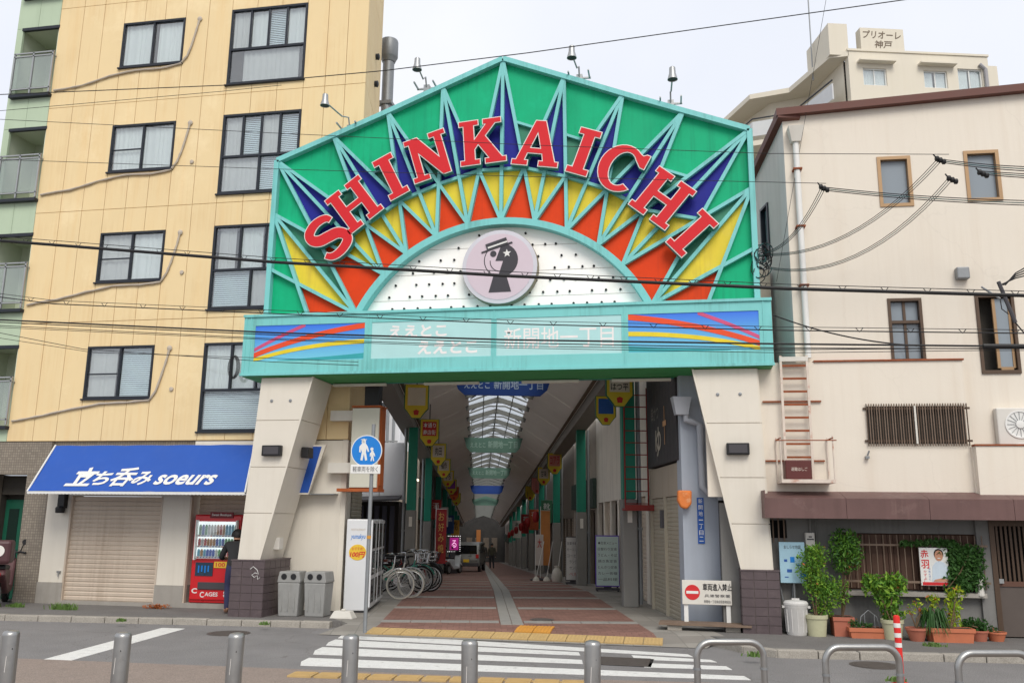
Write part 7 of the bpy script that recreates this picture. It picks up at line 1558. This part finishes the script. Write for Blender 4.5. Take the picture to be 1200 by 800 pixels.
# ================================================================== OVERHEAD CABLES
def span(pts, Y, n=10, sag=.0):
    P_ = [W.px(x, y, Y) for x, y in pts]; out = []
    for (a, c) in zip(P_, P_[1:]):
        for i in range(n): t = i/n; out.append((a[0]*(1-t)+c[0]*t, Y, a[1]*(1-t)+c[1]*t-sag*4*t*(1-t)))
    out.append((P_[-1][0], Y, P_[-1][1])); return out
CG = 'overhead cables along the street'
def cable(pts, Y, r, label, m=None, n=10, sag=0.0):
    return tag(obj('overhead_cable', B().tube(span(pts, Y, n, sag), r, 6), m or wire_m, smooth=True), label, 'cable', CG)
CY = 12.6
def hangers(t, pts, Y, step, h):
    s = span(pts, Y, 40); acc = 0
    for a, c in zip(s, s[1:]):
        d = math.hypot(c[0]-a[0], c[2]-a[2]); acc += d
        if acc > step: acc = 0; obj('hanger', B().tube([(c[0]-.05, Y, c[2]+h), (c[0], Y, c[2]-.01), (c[0]+.05, Y, c[2]+h)], .006, 4), wire_m, t)
mainp = [(-120, 273), (0, 282), (320, 307), (600, 323.5), (920, 338), (1330, 350)]
t = T('overhead_cable', 'thick black telephone cable slung across the emblem of the gate', 'cable', (-3, CY, 6), 0, CG); obj('cable', B().tube(span(mainp, CY), .026, 8), wire_m, t, smooth=True); obj('messenger_wire', B().tube(span([(x, y-5) for x, y in mainp], CY), .006, 5), wire_m, t); hangers(t, mainp, CY, .5, .06)
p2 = [(-120, 338), (0, 348), (63, 356), (266, 365), (450, 373), (620, 380), (920, 387), (1330, 392)]
t = T('overhead_cable', 'thin cable with small wire hangers crossing just under the sunburst', 'cable', (-3, CY, 5.4), 0, CG); obj('cable', B().tube(span(p2, CY), .009, 6), wire_m, t); obj('messenger_wire', B().tube(span([(x, y-4) for x, y in p2], CY), .005, 5), wire_m, t); hangers(t, p2, CY, .65, .05)
p3 = [(-120, 366), (0, 374), (320, 389), (600, 398), (920, 403.5), (1150, 406), (1330, 407)]
t = T('overhead_cable', 'bundle of black cables crossing the turquoise sign box', 'cable', (-3, CY, 5.1), 0, CG)
for i, (dy, r_) in enumerate(((0, .014), (4, .008), (7, .006), (10, .005))):
    q = [(x, y+dy*(1 if x < 900 else max(.3, 1-(x-900)/400))+.8*math.sin(i*3+k)) for k, (x, y) in enumerate(p3)]; obj('cable', B().tube(span(q, CY+.02*i), r_, 6), wire_m, t)
obj('splice_sleeve', B().tube(span([(1152, 405.5), (1330, 407)], CY), .035, 8), wire_m, t)
cable([(-120, 378), (0, 390), (98, 409), (320, 424), (420, 428)], CY+.4, .006, 'thin slack wire drooping past the lowest yellow block windows')
cable([(-120, 384), (0, 396), (110, 413), (330, 420), (420, 424)], CY+.45, .005, 'second thin slack wire crossing the lowest yellow block windows')
cable([(-150, 121), (0, 111), (265, 100), (450, 83), (620, 62), (840, 31), (1060, 0), (1200, -21)], 13.2, .008, 'thin wire rising across the sky over the gate peak')
cable([(-150, 133), (0, 140), (320, 156), (620, 170), (900, 180), (1112, 181)], 13.4, .005, 'faint wire crossing the upper letters of the gate')
cable([(-150, 180), (0, 187), (320, 198), (620, 207), (968, 215)], 13.4, .005, 'faint wire crossing the middle of the gate letters')
cable([(-150, 137), (0, 130), (262, 107), (330, 100)], 13.8, .005, 'faint wire running up to the upper window of the yellow block')
RG2 = 15.2
def drop(a, b_, sag, Y0, Y1, r, label, m=None, n=3, spread=1.8):
    t = T('service_drop', label, 'cable', (2, Y0, 6), 0, 'service wires on the cream wall')
    for k in range(n):
        pts = []
        A = W.px(a[0], a[1]+k*spread*.6, Y0); C = W.px(b_[0]+k*spread, b_[1]+k*spread, Y1)
        for i in range(15): s = i/14; pts.append((A[0]*(1-s)+C[0]*s, Y0*(1-s)+Y1*s, A[1]*(1-s)+C[1]*s-sag*4*s*(1-s)))
        obj('wire', B().tube(pts, r, 5), (m or wire_m) if k != 1 else wire_t, t)
drop((893, 296), (962, 220), .25, 15.6, 14.6, .006, 'short wires dropping steeply to the knot beside the gate')
drop((893, 297), (1098, 187), .45, 15.6, 14.4, .006, 'long sagging wires rising from the knot beside the gate past the cream wall')
drop((897, 312), (1112, 208), .55, 15.6, 14.4, .006, 'lowest sagging wires rising to the insulators before the cream wall')
drop((962, 219), (1260, 236), .06, 14.6, 14.2, .008, 'near level wires leaving the first insulator along the cream wall', spread=3)
drop((1098, 186), (1260, 196), .05, 14.4, 14.2, .008, 'near level wires leaving the upper insulator along the cream wall', spread=3)
drop((1145, 200), (1260, 205), .02, 14.3, 14.2, .008, 'short level wires in front of the upper right bronze window', spread=3)
drop((906, 369), (1075, 405), .1, 15.2, 14.0, .012, 'straight dark cable slanting from the sign box to the cable bundle', n=1)
drop((910, 330), (968, 0), .0, 15.7, 15.6, .004, 'hair thin guy wire running up the cream wall', n=1)
def insul(x, y, Y, label):
    p = W.px(x, y, Y); b = B()
    for k in range(3): b.lathe([(.03, -.03), (.045, -.02), (.045, .02), (.03, .03)], (p[0]+.05*k, Y, p[1]-.03*k), 10, 'x')
    b.tube([(p[0], Y, p[1]), (p[0]-.05, Y, p[1]+.08)], .012, 5); tag(obj('insulator', b, wire_m), label, 'insulator', 'insulators before the cream wall')
insul(962, 219, 14.6, 'small insulator knot before the downpipe of the cream wall'); insul(1098, 186, 14.4, 'small insulator knot between the two bronze windows'); insul(1112, 209, 14.4, 'insulator cluster below the gap between the bronze windows'); insul(1148, 202, 14.3, 'insulator cluster before the right bronze window')
t = T('cable_knot', 'tangled coil of black wires tied at the right edge of the gate', 'cable', (1.75, 15.55, 6.4), 0); Fk = F((0, 15.55, 0)); c = Fk.px(893, 308)
for k in range(16):
    pts = []; a0 = random.random()*6.28; rr = random.uniform(.08, .2); ox, oz = random.uniform(-.08, .1), random.uniform(-.22, .22)
    for i in range(12): a = a0+i*.45; pts.append((c[0]+ox+rr*.8*math.cos(a), .05*math.sin(a*1.7+k), c[1]+oz+rr*1.2*math.sin(a)))
    obj('loop', B(Fk).tube(pts, .009, 5), wire_m if k % 4 else wire_t, t)
obj('tie_bracket', B(Fk).box(c[0]-.17, c[0]+.02, -.02, .1, c[1]+.15, c[1]+.2), galv, t)
# pole-mounted fittings at the right edge
Fp = F((0, 13.4, 0)); t = T('cable_clamp', 'cable clamp and splice tubes hanging beside the open bronze window', 'cable clamp', (4.4, 13.4, 5.4))
def fp(x, y): q = Fp.px(x, y); return (q[0], 0, q[1])
obj('splice_tube', B(Fp).tube([fp(1170, 330), fp(1190, 378)], .03, 8), dk_grey, t); obj('splice_tube', B(Fp).tube([fp(1150, 336), fp(1172, 350)], .016, 8), galv, t); obj('lead', B(Fp).tube([fp(1190, 378), fp(1200, 390), fp(1215, 398)], .01, 6), wire_m, t); obj('lead', B(Fp).tube([fp(1172, 350), fp(1174, 362), fp(1182, 368)], .008, 6), wire_m, t)
for k in range(4): obj('lead', B(Fp).tube([fp(1172+2*k, 334), fp(1190, 326-2*k), fp(1220, 318-5*k)], .01, 6), wire_m, t)
# coil of wire hanging in the lowest window
c = LB.px(274, 430, -.2); t = T('wire_coil', 'small coil of spare wire hanging before the lowest yellow block window', 'cable', (c[0], 16.4, c[1]), 0)
for k in range(5):
    obj('loop', B(LB).tube([(c[0]+(.06+.018*k)*math.cos(a), -.2, c[1]+(.2+.012*k)*math.sin(a)) for a in [6.2832*i/18 for i in range(18)]], .006, 5, closed=True), wire_m, t)
